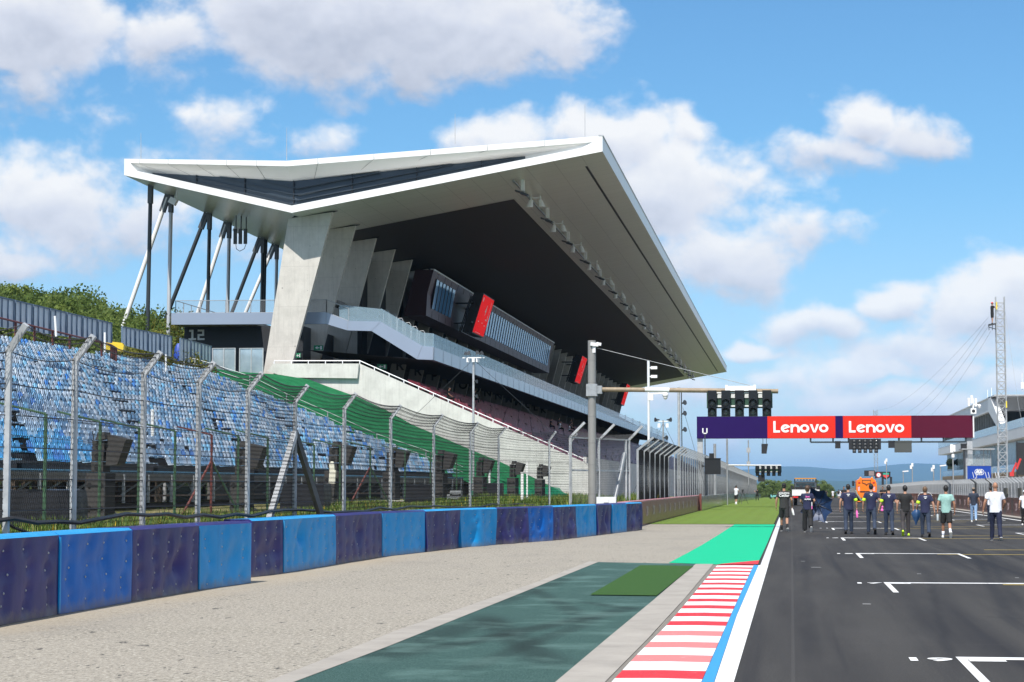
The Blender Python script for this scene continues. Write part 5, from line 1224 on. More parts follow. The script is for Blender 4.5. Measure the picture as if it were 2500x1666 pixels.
fx0, fx1 = atY(1979,1080,YG)[0], atY(2358,1080,YG)[0]; fz = atY(2000,1080,YG)[2]
b = MB(); b.box(fx0,fx1,YG+.1,YG+.25,fz-.07,fz+.07)
for x in (1979,2034,2072,2195,2250,2304,2358): xx = atY(x,1080,YG)[0]; b.box(xx-.07,xx+.07,YG+.1,YG+.25,fz,gz0+.02)
b.build('hanging_truss', m_tr, GA)
def at2(x,y): q = atY(x,y,YG); return q[0], q[2]
L0, L1 = at2(2072,1072), at2(2151,1098)
b = MB(); b.box(L0[0],L1[0],YG-.05,YG+.08,L1[1],L0[1]); lb = b.build('signal_board', black_p, GA)
for k in range(5):
    c, z = at2(2085.5+13.4*k,1096); b = MB(); b.box(c-.14,c+.14,YG-.22,YG-.055,at2(0,1111)[1],at2(0,1079)[1]); hd = b.build('signal_head', m_hd, GA)
    b = MB()
    for j in range(4): b.ell((c,YG-.225,at2(0,1083.5+7.7*j)[1]),(.10,.04,.10),10,6)
    b.build('lamp_lens', m_lens, hd, 60)
for xa,ya,xb,yb2,nm,mm_ in ((2039,1078,2052,1095,'hanging_speaker',black_p),(2169,1077,2184,1094,'hanging_speaker',black_p),(2184,1077,2226,1105,'message_screen',mat('grey_led_screen',(.07,.075,.07),.5,0,.05,3)),(2346,1084,2360,1100,'hanging_speaker',black_p)):
    A_, B_ = at2(xa,ya), at2(xb,yb2); b = MB(); b.box(A_[0],B_[0],YG-.1,YG+.35,B_[1],A_[1]); b.box(A_[0]-.03,B_[0]+.03,YG-.13,YG-.1,A_[1]-.08,A_[1]+.02); b.build(nm, mm_, GA)
A_, B_ = at2(1859,1084), at2(1875,1108); b = MB(); b.prism([(A_[0],YG-.1,A_[1]),(B_[0],YG-.1,A_[1]),(B_[0]-.12,YG-.1,B_[1]),(A_[0],YG-.1,B_[1])],(0,.5,0))
for x in (A_[0]+.12,B_[0]-.12): b.tube([(x,YG+.1,A_[1]),(x,YG+.1,gz0)],.02,4)
b.build('hanging_speaker', black_p, GA)
b = MB(); xt = gx[5]-.05
b.tube([(xt,YG-.1,gz0),(xt,YG-.1,gz1+1.4)],.06,6)
for dx,dz in ((-.35,.75),(-.12,.95),(.2,.7)): b.box(xt+dx-.09,xt+dx+.09,YG-.25,YG-.1,gz1+dz,gz1+dz+.65)
cam_dome(b,(xt,YG-.1,gz1+.85),(1.0,0,0),.9); b.build('antenna_cluster', lamp_w, GA, 40)
b = MB(); b.box(xt-.22,xt+.22,YG-.3,YG-.1,gz1+.12,gz1+.55); b.mi = 1; b.ell((xt,YG-.31,gz1+.33),(.14,.03,.14),10,5); b.build('loud_hailer', [white_p, black_p], GA)
pale_w = mat('pale_wire',(.30,.31,.32),.5,.3,.1,9)
# ================================================================== FENCES UP THE STRAIGHT
def long_fence(name, label, X, ya, yb_, z0, ztop, arm, step, post_m, dens, r, w=.10, cat='fence', wm=None):
    t_ = thing(name, label, cat, (X,ya,gz(ya))); Y = ya; k = 0; pm = {}
    proto = MB(); proto.box(-w/2,w/2,-.05,.05,z0-.3,ztop); proto.beam((0,0,ztop-.03),(arm,0,ztop+abs(arm)*.75),w,.1); po = proto.build('fence_post', post_m, t_, local=True)
    n = int((yb_-ya)/step)+1
    for k in range(n):
        o = po if k == 0 else po.copy()
        if k: COL.objects.link(o); o.parent = t_
        o.location = (0,k*step,gz(ya+k*step)-gz(ya))
        if k >= 99: break
    A, B_ = [], []
    ys_ = np.arange(ya, yb_, dens)
    g_ = np.array([gz(y) for y in ys_])
    A.append(np.stack([np.full(len(ys_),X),ys_,g_+z0],-1)); B_.append(np.stack([np.full(len(ys_),X),ys_+dens*.5,g_+ztop],-1))
    A.append(np.stack([np.full(len(ys_),X),ys_+dens*.5,g_+z0],-1)); B_.append(np.stack([np.full(len(ys_),X),ys_,g_+ztop],-1))
    A.append(np.stack([np.full(len(ys_),X),ys_,g_+ztop],-1)); B_.append(np.stack([np.full(len(ys_),X+arm),ys_+.02,g_+ztop+abs(arm)*.75],-1))
    yb2 = np.arange(ya, yb_, step); gb = np.array([gz(y) for y in yb2]); gb2 = np.array([gz(y+step) for y in yb2])
    for z in np.linspace(z0+.2,ztop,9): A.append(np.stack([np.full(len(yb2),X),yb2,gb+z],-1)); B_.append(np.stack([np.full(len(yb2),X),yb2+step,gb2+z],-1))
    A.append(np.stack([np.full(len(yb2),X+arm),yb2,gb+ztop+abs(arm)*.75],-1)); B_.append(np.stack([np.full(len(yb2),X+arm),yb2+step,gb2+ztop+abs(arm)*.75],-1))
    V, F = rods(np.concatenate(A), np.concatenate(B_), r, np.array([1.,.001,.001])); np_mesh('wire_netting', V, F, wm or wire_m, t_)
    return t_
long_fence('catch_fence', 'dark tightly meshed catch fence bunched up just past the blue barrier', -7.15, 96, 121, .9, 3.45, .75, 4, galv, .09, .0025)
pale_g = mat('grey_gate_wire',(.12,.12,.125),.6,.2,.1,9)
fr = thing('fence_gate', 'galvanised mesh gate panel with diagonal brace behind the grey signal pole', 'gate', (-8.4,88,0))
g0, g1 = np.array([atY(1393,1235,86.5)[0],86.5,0]), np.array([atY(1536,1235,92)[0],92,0])
ztp = atY(1393,1068,86.5)[2]
b = MB()
for s_ in (0,.47,.94,1.0): p = g0+(g1-g0)*s_; b.beam(p+np.array((0,0,.3)),p+np.array((0,0,ztp)),.12)
for z in (.75,2.4,ztp): b.beam(g0+np.array((0,0,z)),g1+np.array((0,0,z)),.07)
b.beam(g0+(g1-g0)*.70+np.array((0,0,.7)),g0+(g1-g0)*.92+np.array((0,0,3.2)),.14); b.build('gate_frame', galv_l, fr)
for s_ in (0,.5,1.0):
    p = g0+(g1-g0)*s_; b = MB(); b.beam(p+np.array((0,0,ztp)),p+np.array((.62,-.1,ztp+.62)),.12,.1); b.build('cranked_arm', galv_l, fr)
V, F, pos = netting(g0, g1, .6, ztp, .075, .075, .004, np.array([.6,-.1,.6])); np_mesh('wire_netting', V, F, pale_g, fr)
long_fence('debris_fence', 'long galvanised debris fence running up the left side of the straight', -7.0, 124, 420, 1.0, 3.7, .55, 3.2, galv, .40, .0035, .07)
long_fence('pit_wall_fence', 'grey mesh fence with angled tops along the top of the pit wall', 12.95, 92, 460, 1.02, 1.95, -.38, 1.9, galv_l, .11, .0038, .055, wm=pale_w)
for Y,lab in ((136,'dark upright gap frame in the pit wall fence below the blue control box'),(147,'second dark upright gap frame in the pit wall fence left of the blue box')):
    b = MB(); b.box(12.88,12.93,Y,Y+1.3,1.06,1.96); b.prism([(12.88,Y,1.96),(12.93,Y,1.96),(12.58,Y,2.24),(12.53,Y,2.24)],(0,1.3,0)); tag(b.build('gap_cover', dark_m), lab, 'fence cover')
# advertising boards along the left wall
m_adr = mat('maroon_board', (.20,.045,.050), .28, 0, .2, 1); m_adp = mat('pinkish_board_edge', (.50,.22,.24), .4, 0, .1, 2)
m_arm = mat('glossy_grey_barrier', (.24,.25,.20), .16, .35, .1, 1)
m_adt = mat('pale_board_lettering', (.48,.36,.36), .5, 0, .1, 2)
AW = thing('advertising_wall', 'low wall of glossy maroon boards beyond the end of the blue barrier', 'wall', (-6.5,115,0))
Y = 81.8; k = 0
while Y < 145:
    b = MB(); b.box(-6.9,-6.5,Y,Y+4.4,-.05,1.03); b.mi = 1; b.box(-6.92,-6.48,Y,Y+4.4,1.032,1.09); pn = b.build('board', [m_adr, m_adp], AW)
    text_on('2200', .62, plane_m((-6.488,Y+2.2,.58),(0,1,0),(0,0,1)), m_adt, pn, 'board_lettering', bold=.01, depth=.002)
    Y += 4.45; k += 1
LW = thing('barrier_wall', 'shiny grey metal barrier along the mown grass verge', 'barrier', (-6.3,280,0))
Y = 145.5
while Y < 420:
    b = MB(); 
    b.add([(-6.3,Y,gz(Y)-.05),(-6.3,Y+7.9,gz(Y+7.9)-.05),(-6.3,Y+7.9,gz(Y+7.9)+1.02),(-6.3,Y,gz(Y)+1.02),(-6.7,Y,gz(Y)-.05),(-6.7,Y+7.9,gz(Y+7.9)-.05),(-6.7,Y+7.9,gz(Y+7.9)+1.02),(-6.7,Y,gz(Y)+1.02)],[(0,1,2,3),(3,2,6,7),(0,3,7,4),(1,5,6,2)])
    b.build('barrier_panel', m_arm, LW); Y += 8
b = MB(); b.box(-6.46,-6.30,145.0,145.2,-.05,1.2); tag(b.build('wall_end_post', rust_r), 'narrow dark red end post between the maroon boards and grey barrier', 'post')
# pit wall on the right
PW = thing('pit_wall', 'concrete pit wall faced with dark red brown advertising boards', 'wall', (12.9,200,0))
m_pw = [mat('red_brown_board', (.135,.040,.034), .35, 0, .25, 1.2), mat('dark_brown_board', (.060,.036,.032), .35, 0, .25, 1.2)]
Y = 88.; k = 0
while Y < 455:
    L = 3.3 if k % 2 == 0 else 1.1; b = MB(); y1 = Y+L-.02
    b.add([(12.8,Y,gz(Y)-.05),(12.8,y1,gz(y1)-.05),(12.8,y1,gz(y1)+1.05),(12.8,Y,gz(Y)+1.05),(13.2,Y,gz(Y)-.05),(13.2,y1,gz(y1)-.05),(13.2,y1,gz(y1)+1.05),(13.2,Y,gz(Y)+1.05)],[(3,2,1,0),(7,6,2,3),(4,7,3,0),(1,2,6,5)])
    pn = b.build('wall_board', m_pw[k%2], PW)
    if k % 2 == 0 and Y < 300: text_on('2200', .62, plane_m((12.788,Y+L/2,gz(Y)+.5),(0,-1,0),(0,0,1)), m_adt, pn, 'board_lettering', bold=.005, depth=.002)
    Y += L; k += 1
    if k > 160: break
b = MB(); strip(b, 12.2, 12.8, 80, 460, .004); struct(b, 'pit_wall_apron', mat('dusty_concrete',(.32,.30,.27),.9,0,.15,1))
for Y,w,lab in ((113.5,1.9,'square grey panel on the pit wall at the right edge'),(117.5,1.6,'square grey panel on the pit wall right of the white shirted man'),(125,2.,'square grey panel on the pit wall behind the white shirted man')):
    b = MB(); b.box(12.76,12.82,Y,Y+w,1.07,1.62); b.box(12.74,12.76,Y+.05,Y+w-.05,1.10,1.59); tag(b.build('message_board', mat('olive_grey_panel',(.10,.10,.085),.6,0,.1,2)), lab, 'panel', 'grey panels on the pit wall')
# ================================================================== PIT SIDE
def XA(x, y, X): return atX(x, y, X)
PB = thing('pit_building', 'modern white and glass pit building with open terraces on the right', 'building', (31,330,0))
m_pan = panel_white('silver_facade_panels', (.74,.75,.76), .4, 3, 2, .0); m_pg = NT('dark_facade_glass').fin((.02,.028,.032), .06, 0, .8); m_gf = mat('pale_green_glass_fins', (.30,.38,.38), .2, .1, .2, .8)
m_gbal = glass('terrace_glass', (.36,.52,.64), .08, .75); m_gold = mat('ochre_band', (.28,.20,.085), .5, 0, .15, 2)
b = MB(); b.box(31.5,55,225,421,-1,8.2); b.build('lower_block', mat('dark_grey_facade',(.10,.11,.115),.5,.1,.15,.5), PB)  # even dark grey facade colour
b = MB(); b.box(30,56,225,428,8.15,9.55); b.build('floor_slab', m_pan, PB)
b = MB()
for Y in np.arange(226,420,1.3): b.box(31.2,31.45,Y,Y+(.55 if int(Y*3)%4 else .9),4.6,8.1)
b.build('glass_fin', m_gf, PB)
b = MB(); b.box(30.3,31.5,225,421,3.2,3.7); b.build('terrace_deck', m_pan, PB)
b = MB(); b.box(30.25,30.29,225,421,3.05,3.75); bd = b.build('ochre_fascia', m_gold, PB)
b = MB(); b.box(30.236,30.246,227,418,3.14,3.22)
for Y in np.arange(228,418,3.2): b.box(30.235,30.245,Y,Y+1.7,3.2,3.6)
b.build('fascia_pattern', mat('dark_ochre',(.16,.10,.05),.6), bd)
b = MB()
for Y in np.arange(225,420,2.5): b.box(30.3,30.34,Y,Y+2.42,3.72,4.75)
b.build('terrace_glass', m_gbal, PB)
b = MB()
for Y in np.arange(225,427,2.5): b.box(29.98,30.02,Y,Y+2.42,9.56,10.7)
b.build('upper_terrace_glass', m_gbal, PB)
# rooftop pavilion with raked white end
b = MB(); b.box(30.4,52,318,428,13.3,15.3); b.box(30.2,52,312,428,15.3,15.45); b.build('pavilion_roof', m_pan, PB)
b = MB(); b.box(31.2,50,322,424,10.0,13.3); b.build('pavilion_glazing', m_pg, PB)
for Y in np.arange(324,424,4.2): b = MB(); b.box(30.8,31.15,Y,Y+.5,9.6,13.3); b.build('pavilion_column', mat('grey_column',(.22,.23,.22),.5,0,.2,1), PB)
b = MB(); b.prism([(30.2,300,9.6),(30.2,304.5,9.6),(30.2,322,13.35),(30.2,322,15.45),(30.2,318.5,15.45)],(.9,0,0)); b.build('raked_end_fin', white_m, PB)
b = MB(); b.box(35,56,225,314,13.9,14.9); b.build('rear_roof', mat('slate_roof_edge',(.14,.155,.17),.4,.2,.1,1), PB)
b = MB(); b.box(42,55,225,314,9.55,13.9); b.build('rear_wall', m_pg, PB)
b = MB()
for Y in np.arange(228,312,10.5): b.box(37,37.6,Y,Y+.7,9.55,13.9)
b.build('terrace_column', white_m, PB)
b = MB(); b.box(31.5,31.7,279,283.5,9.8,13.7); b.build('red_hanging', mat('maroon_cloth',(.20,.02,.03),.8,0,.1,2), PB)
b = MB()
for Y,z in ((285,14.9),(300,15.45),(345,15.45),(352,15.45)): b.tube([(33,Y,z),(33,Y,z+2.6)],.05,5); b.box(32.8,33.2,Y-.2,Y+.2,z+.3,z+1.2)
b.build('roof_antenna', lamp_w, PB)
for x,y0,y1,lab in ((2321,1121,1139,'left rounded dark green potted bush on the pit building terrace'),(2346,1120,1137,'wider dark green potted bush on the pit building terrace')):
    p = atY(x,y1,395); h = atY(x,y0,395)[2]-p[2]; b = MB(); r2 = random.Random(x)
    for _ in range(420):
        d = Vector((r2.gauss(0,1),r2.gauss(0,1),r2.gauss(0,1))).normalized()*r2.uniform(.75,1); c = Vector((p[0]+d.x*h*(.6 if x<2330 else 1.0),395+d.y*h*.6,p[2]+h/2+d.z*h*.52)); s_ = .16
        u = Vector((r2.gauss(0,1),r2.gauss(0,1),r2.gauss(0,1))).normalized()*s_; w = u.orthogonal().normalized()*s_; b.add([c-u,c+w,c+u,c-w],[(0,1,2,3)])
    b.box(p[0]-h*.4,p[0]+h*.4,394.5,395.5,p[2]-.5,p[2]+.1)
    tag(b.build('potted_bush', mat('dark_bush',(.010,.022,.010),.8,0,.3,2)), lab, 'bush', 'potted bushes on the terrace')
# control box
YB2 = 164.; CB = thing('control_box', 'blue and glass race control box on a platform beside the pit wall', 'cabin', (15.2,YB2,0))
c0, c1 = atY(2362,1168,YB2), atY(2419,1138,YB2); zr = atY(2400,1098,YB2)[2]; xr0, xr1 = atY(2347,1098,YB2)[0], atY(2427,1098,YB2)[0]
b = MB(); b.box(c0[0],c1[0],YB2,YB2+2.2,c0[2]-.1,c1[2]); pl2 = b.build('blue_panel', mat('royal_blue_panel',(.006,.045,.30),.35,0,.05,1), CB)
b = MB()
for x in (c0[0],c0[0]+(c1[0]-c0[0])*.7,c1[0]):
    for y_ in (YB2,YB2+2.2): b.box(x-.035,x+.035,y_-.035,y_+.035,c1[2],zr)
b.box(c0[0]-.12,c0[0],YB2,YB2+2.2,c0[2]-.2,zr); b.box(c0[0]-.10,c1[0],YB2-.02,YB2+.05,c1[2]+.02,c1[2]+.06); b.box(c0[0]-.1,c1[0],YB2+2.15,YB2+2.25,c1[2]+.02,c1[2]+.06); b.build('corner_frame', galv, CB)
b = MB(); b.box(xr0,xr1,YB2-.5,YB2+2.6,zr,zr+.07); b.build('flat_roof', galv_l, CB)
b = MB(); b.box(c0[0]+.04,c1[0]-.04,YB2+.01,YB2+.03,c1[2]+.07,zr-.35); b.build('glass_pane', glass('cabin_glass',(.40,.46,.48),.05,.35), CB)
b = MB()
for dx,w in ((.35,.3),(.95,.4)): b.box(c0[0]+dx,c0[0]+dx+w,YB2+.6,YB2+1,c1[2],c1[2]+.16)
b.box(c0[0]+.8,c0[0]+1.1,YB2+1.4,YB2+1.8,c1[2],c1[2]+.8); b.build('desk_equipment', white_m, CB)
cx, cz = atY(2391,1153,YB2)[0], atY(2391,1153,YB2)[2]; b = MB()
for dx in (-.13,.0,.13):
    for A_ in np.linspace(0,2*math.pi,28)[:-1]:
        c_ = A_+2*math.pi/27; b.add([(cx+dx+math.cos(A_)*.24,YB2-.012,cz+math.sin(A_)*.24),(cx+dx+math.cos(c_)*.24,YB2-.012,cz+math.sin(c_)*.24),(cx+dx+math.cos(c_)*.205,YB2-.012,cz+math.sin(c_)*.205),(cx+dx+math.cos(A_)*.205,YB2-.012,cz+math.sin(A_)*.205)],[(0,1,2,3)])
b.build('emblem_ring', white_p, pl2); text_on('FIA', .30, plane_m((cx,YB2-.016,cz),(1,0,0),(0,0,1)), white_p, pl2, 'emblem_lettering', bold=.012)
b = MB()
for x in (c0[0]+.1,c1[0]-.1): b.box(x-.06,x+.06,YB2+.2,YB2+2,1.0,c0[2])
b.box(c1[0]+.1,c1[0]+.14,YB2+.3,YB2+.34,c0[2]-.2,c0[2]+.9); b.box(c1[0]+.5,c1[0]+.54,YB2+.3,YB2+.34,c0[2]-.2,c0[2]+.9); b.box(c1[0],c1[0]+.54,YB2+.3,YB2+.34,c0[2]+.86,c0[2]+.9); b.build('platform_leg', galv, CB)
# fan-like white signal paddles on the fence top
for x,lab in ((2382,'pair of white flag holders left on the blue box front'),(2413,'pair of white flag holders at the right of the blue box'),(2437,'pair of white flag holders beside the lattice tower foot')):
    b = MB()
    for dx in (-.14,.08): p = atY(x,1158,160); b.beam((p[0]+dx,160,p[2]-.28),(p[0]+dx-.10,160,p[2]+.16),.12,.03)
    b.tube([(p[0],160.1,p[2]-.25),(p[0],160.1,1.9)],.02,4); tag(b.build('flag_holder', lamp_w), lab, 'holder', 'white flag holders')
# lattice towers
def lattice(name, label, x, ytop, Y, w, seg, m, zb=0.0):
    p = atY(x,ytop,Y); H_ = p[2]; t_ = thing(name, label, 'lattice tower', (p[0],Y,zb)); b = MB(); h = w/2
    cs = [(p[0]+sx*h,Y+sy*h) for sx,sy in ((-1,-1),(1,-1),(1,1),(-1,1))]
    for c in cs: b.tube([(c[0],c[1],zb-.2),(c[0],c[1],H_)],w*.055,6)
    b.build('chord', m, t_, 40); b = MB(); n = int((H_-zb)/seg)
    for k in range(n+1):
        z = zb+k*seg
        for i in range(4):
            a_, c_ = cs[i], cs[(i+1)%4]; b.tube([(a_[0],a_[1],z),(c_[0],c_[1],z)],w*.03,4,False)
            if k < n:
                if k % 4 < 2: a_, c_ = c_, a_
                b.tube([(a_[0],a_[1],z),(c_[0],c_[1],z+seg)],w*.028,4,False)
                if k % 3 == 0: b.tube([(c_[0],c_[1],z),(a_[0],a_[1],z+seg)],w*.028,4,False)
    b.build('lattice', m, t_); return t_, p
TW, tp = lattice('lattice_tower', 'tall slim silver lattice tower with a climber near its top', 2441, 725, 163.5, .66, .62, galv_l)
b = MB(); pf = atY(2422,793,163.4); b.obox(pf,(.28,.3,.04),(0,-.2,0)); 
for dx in (-.26,0,.24): b.beam((pf[0]+dx,163.2,pf[2]-.45),(pf[0]+dx,163.2,pf[2]+.02),.05)
b.beam((pf[0]-.3,163.2,pf[2]-.2),(pf[0]+.35,163.2,pf[2]-.4),.06); b.beam((pf[0]-.3,163.2,pf[2]),(pf[0]+.4,163.2,pf[2]+.1),.05); b.build('cable_pulley_bracket', dark_m, TW)
b = MB()
for x,y0,y1 in ((2433,738,756),(2457,980,996)): a_ = atY(x,y0,163.1); c_ = atY(x,y1,163.1); b.box(a_[0]-.045,a_[0]+.045,163.05,163.12,c_[2],a_[2])
b.build('yellow_pad', mat('yellow_padding',(.75,.60,.05),.6), TW)
T2, tp2 = lattice('lattice_tower', 'distant thin lattice tower behind the gap between the red banners', 2137, 1001, 420, .7, .8, galv, gz(420))
b = MB()
for dz, sag, dx in ((.6,1.2,-.25),(.05,2.3,-.5),(-.15,2.8,-.3),(-.5,3.6,-.1)):
    a_ = Vector((pf[0]+dx,163.3,pf[2]+dz)); c_ = Vector((tp2[0],420,tp2[2]-.3+dz*.4)); pts = []
    for k in range(25): s_ = k/24; q = a_.lerp(c_,s_); q.z -= sag*3.2*4*s_*(1-s_)*.5; pts.append(q)
    b.tube(pts,.009,4,False)
tag(b.build('camera_cable', dark_m), 'four thin camera cables sagging from the tall tower to the distant one', 'cable')
b = MB(); b.tube([(tp[0]+.4,163.8,tp[2]-1),(tp[0]+.9,160,8),(tp[0]+1.9,158,1)],.01,4,False); tag(b.build('guy_rope', galv_l), 'thin rope hanging down the right of the tall lattice tower', 'rope')
# black screen at the right edge, red booms, lamp posts
p0, p1 = atY(2485,1160,190), atY(2560,1081,190); b = MB(); b.box(p0[0],p1[0],190,190.4,p0[2],p1[2]); b.box(p0[0]-.08,p0[0],189.9,190.5,-.2,p1[2]+.1); tag(b.build('screen_back', black_p), 'tall black back of a big screen cut by the right edge', 'screen')
b = MB(); b.tube([atY(2468,1161,185),atY(2482,1130,185)],.09,8); b.tube([atY(2482,1146,184),atY(2492,1120,184)],.10,8); b.obox(atY(2470,1158,185),(.18,.18,.18)); b.beam(atY(2470,1172,185),atY(2478,1140,185),.07); tag(b.build('boom_lift', mat('red_boom',(.55,.04,.04),.4), None, 40), 'red lift booms crossing in front of the black screen', 'boom lift')
def ex_lamp(t_, p): MB().obox((p[0]+.35,p[1],p[2]),(.45,.15,.09),(0,-.1,0)).build('lamp_head', lamp_w, t_)
def ex_box(t_, p): MB().box(p[0]-.13,p[0]+.13,p[1]-.12,p[1]+.12,p[2]-.45,p[2]).box(p[0]-.3,p[0]-.05,p[1]-.1,p[1]+.1,p[2]-.75,p[2]-.3).build('antenna_box', lamp_w, t_)
for x,yt,Y,ex,lab in ((2164,1120,300,ex_box,'pole with white boxes right of the sweeper truck'),(2227,1131,270,ex_box,'pole with white boxes in front of the hills'),(2279,1136,250,ex_box,'dark pole with a white box left of the terrace'),(2205,1151,320,ex_lamp,'short lamp post with single white head by the pit wall'),(2296,1137,300,ex_lamp,'lamp post with white head at the terrace corner')):
    mast('lamp_post' if ex is ex_lamp else 'antenna_pole', lab, 'pole', x, yt, Y, gz(Y), .07, galv, ex, 'poles beyond the pit wall')
def ex_top(t_, p): MB().box(p[0]-.2,p[0]+.0,p[1]-.12,p[1]+.12,p[2]-.62,p[2]).box(p[0]+.03,p[0]+.18,p[1]-.12,p[1]+.12,p[2]-.55,p[2]-.05).box(p[0]-.1,p[0]+.1,p[1]-.1,p[1]+.1,p[2]-1.0,p[2]-.75).build('antenna_box', lamp_w, t_)
mast('antenna_pole', 'slim pole with a bulky white box left of the blue control box', 'pole', 2326, 1085, 158, 0, .05, galv, ex_top)
p = atY(2193,1150,330); b = MB(); b.box(p[0]-.08,p[0]+.08,330,330.1,p[2]-.9,p[2]+.9)
# clock sign
YS = 380.; CS = thing('clock_sign', 'distant black sign with a round clock and a red and green shield', 'sign', (atY(2140,1170,YS)[0],YS,gz(YS)))
def S2_(x,y): q = atY(x,y,YS); return (q[0],q[2])
b = MB(); 
for poly in ([(2110,1149),(2136,1149),(2136,1163),(2110,1163)],[(2136,1152),(2174,1152),(2174,1165),(2163,1172),(2152,1165),(2136,1169)]): b.xz([S2_(*q) for q in poly], YS, YS+.5)
b.box(S2_(2140,0)[0]-.2,S2_(2140,0)[0]+.2,YS+.1,YS+.4,gz(YS),S2_(0,1160)[1]); b.box(S2_(2160,0)[0]-.2,S2_(2160,0)[0]+.2,YS+.1,YS+.4,gz(YS),S2_(0,1166)[1]); b.build('sign_board', black_p, CS)
c = S2_(2145,1160); b = MB(); b.tube([(c[0],YS-.05,c[1]),(c[0],YS-.02,c[1])],.46,20); b.mi = 1; b.tube([(c[0],YS-.09,c[1]),(c[0],YS-.055,c[1])],.34,20); b.build('clock_face', [mat('clock_red',(.6,.03,.05),.5), white_p], CS)
b = MB(); b.box(c[0]-.02,c[0]+.02,YS-.11,YS-.1,c[1],c[1]+.25); b.box(c[0],c[0]+.18,YS-.11,YS-.1,c[1]-.02,c[1]+.02); b.build('clock_hand', black_p, CS)
b = MB(); b.xz([S2_(*q) for q in ((2156,1155),(2170,1155),(2170,1159.5),(2156,1159.5))],YS-.06,YS-.02); b.mi = 1; b.xz([S2_(*q) for q in ((2156,1160),(2170,1160),(2170,1163),(2163,1168),(2156,1163))],YS-.06,YS-.02); b.build('shield', [mat('shield_green',(.02,.35,.25),.5), mat('shield_red',(.65,.05,.05),.5)], CS)
b = MB(); b.xz([S2_(*q) for q in ((2121,1150.5),(2134,1150.5),(2134,1162),(2121,1162))],YS-.06,YS-.02); b.build('small_screen', mat('screen_grey',(.25,.2,.2),.5), CS)
# black monitor on the left fence
p = atY(1740,1139,150); b = MB(); b.box(p[0]-.58,p[0]+.58,149.8,150.1,p[2]-.58,p[2]+.55); b.box(p[0]-.6,p[0]+.6,149.75,150.15,p[2]+.55,p[2]+.6); b.box(p[0]-.25,p[0]+.1,149.9,150.1,p[2]+.6,p[2]+.95); tag(b.build('message_screen', mat('black_screen',(.014,.014,.016),.4,0,.1,2)), 'square black message screen mounted on top of the left debris fence', 'screen')
b = MB(); p = atY(1480,1232,83.5); b.box(p[0]-.4,p[0]+.4,83.5,83.8,.5,1.28); b.box(p[0]-.1,p[0]+.1,83.47,83.5,1.05,1.2); tag(b.build('meter_cabinet', white_m), 'white metal cabinet at the foot of the grey signal pole', 'cabinet')
# ================================================================== PEOPLE
TMPS = bpy.data.scenes.new('workshop')
def remesh(mb, vox, smooth=3, noise_a=0., seed=0):
    me = bpy.data.meshes.new('tmp'); me.from_pydata(mb.v, [], mb.f); o = bpy.data.objects.new('tmp', me); TMPS.collection.objects.link(o)
    md = o.modifiers.new('r','REMESH'); md.mode = 'VOXEL'; md.voxel_size = vox; md.use_smooth_shade = True
    if smooth: ms = o.modifiers.new('s','SMOOTH'); ms.factor = .5; ms.iterations = smooth
    TMPS.view_layers[0].update(); dg = TMPS.view_layers[0].depsgraph; out = bpy.data.meshes.new_from_object(o.evaluated_get(dg))
    bpy.data.objects.remove(o); bpy.data.meshes.remove(me)
    if noise_a:
        for v in out.vertices:
            c = v.co; n = mnoise.noise(Vector((c.x*9+seed, c.y*9, c.z*5))) + .5*mnoise.noise(Vector((c.x*20, c.y*20+seed, c.z*11)))
            v.co = c + v.normal*n*noise_a
    return out
m_skin = mat('skin', (.46,.25,.165), .5, 0, .06, 8); m_skt = mat('tanned_skin', (.36,.18,.11), .5, 0, .06, 8); m_eye = mat('eye_dark', (.02,.015,.012), .3); m_lip = mat('lip', (.35,.13,.11), .5)
def cloth(name, col, r=.85): return mat('cloth_'+name, col, r, 0, .14, 9, .004)
c_navy = cloth('navy', (.016,.020,.060)); c_npant = cloth('navy_trouser', (.028,.042,.075)); c_black = cloth('black', (.014,.014,.015)); c_white = cloth('white', (.72,.74,.80)); c_mint = cloth('mint', (.27,.46,.42)); c_dgrey = cloth('dark_grey', (.045,.040,.042)); c_jean = cloth('light_jeans', (.22,.34,.52)); c_blkgrey = cloth('graphite', (.030,.029,.029)); c_dnavy = cloth('deep_navy', (.012,.017,.045)); c_slate = cloth('slate_navy', (.022,.030,.052))
h_dark = mat('dark_hair', (.012,.010,.009), .55, 0, .3, 25); h_brown = mat('brown_hair', (.070,.038,.020), .55, 0, .35, 25); h_fair = mat('fair_brown_hair', (.13,.075,.040), .55, 0, .35, 25)
m_neon = mat('neon_yellow', (.55,.85,.03), .6); m_pink = mat('pink_plastic', (.85,.16,.50), .4); m_sole = mat('white_sole', (.70,.70,.68), .6)
def J(*p): return Vector(p)
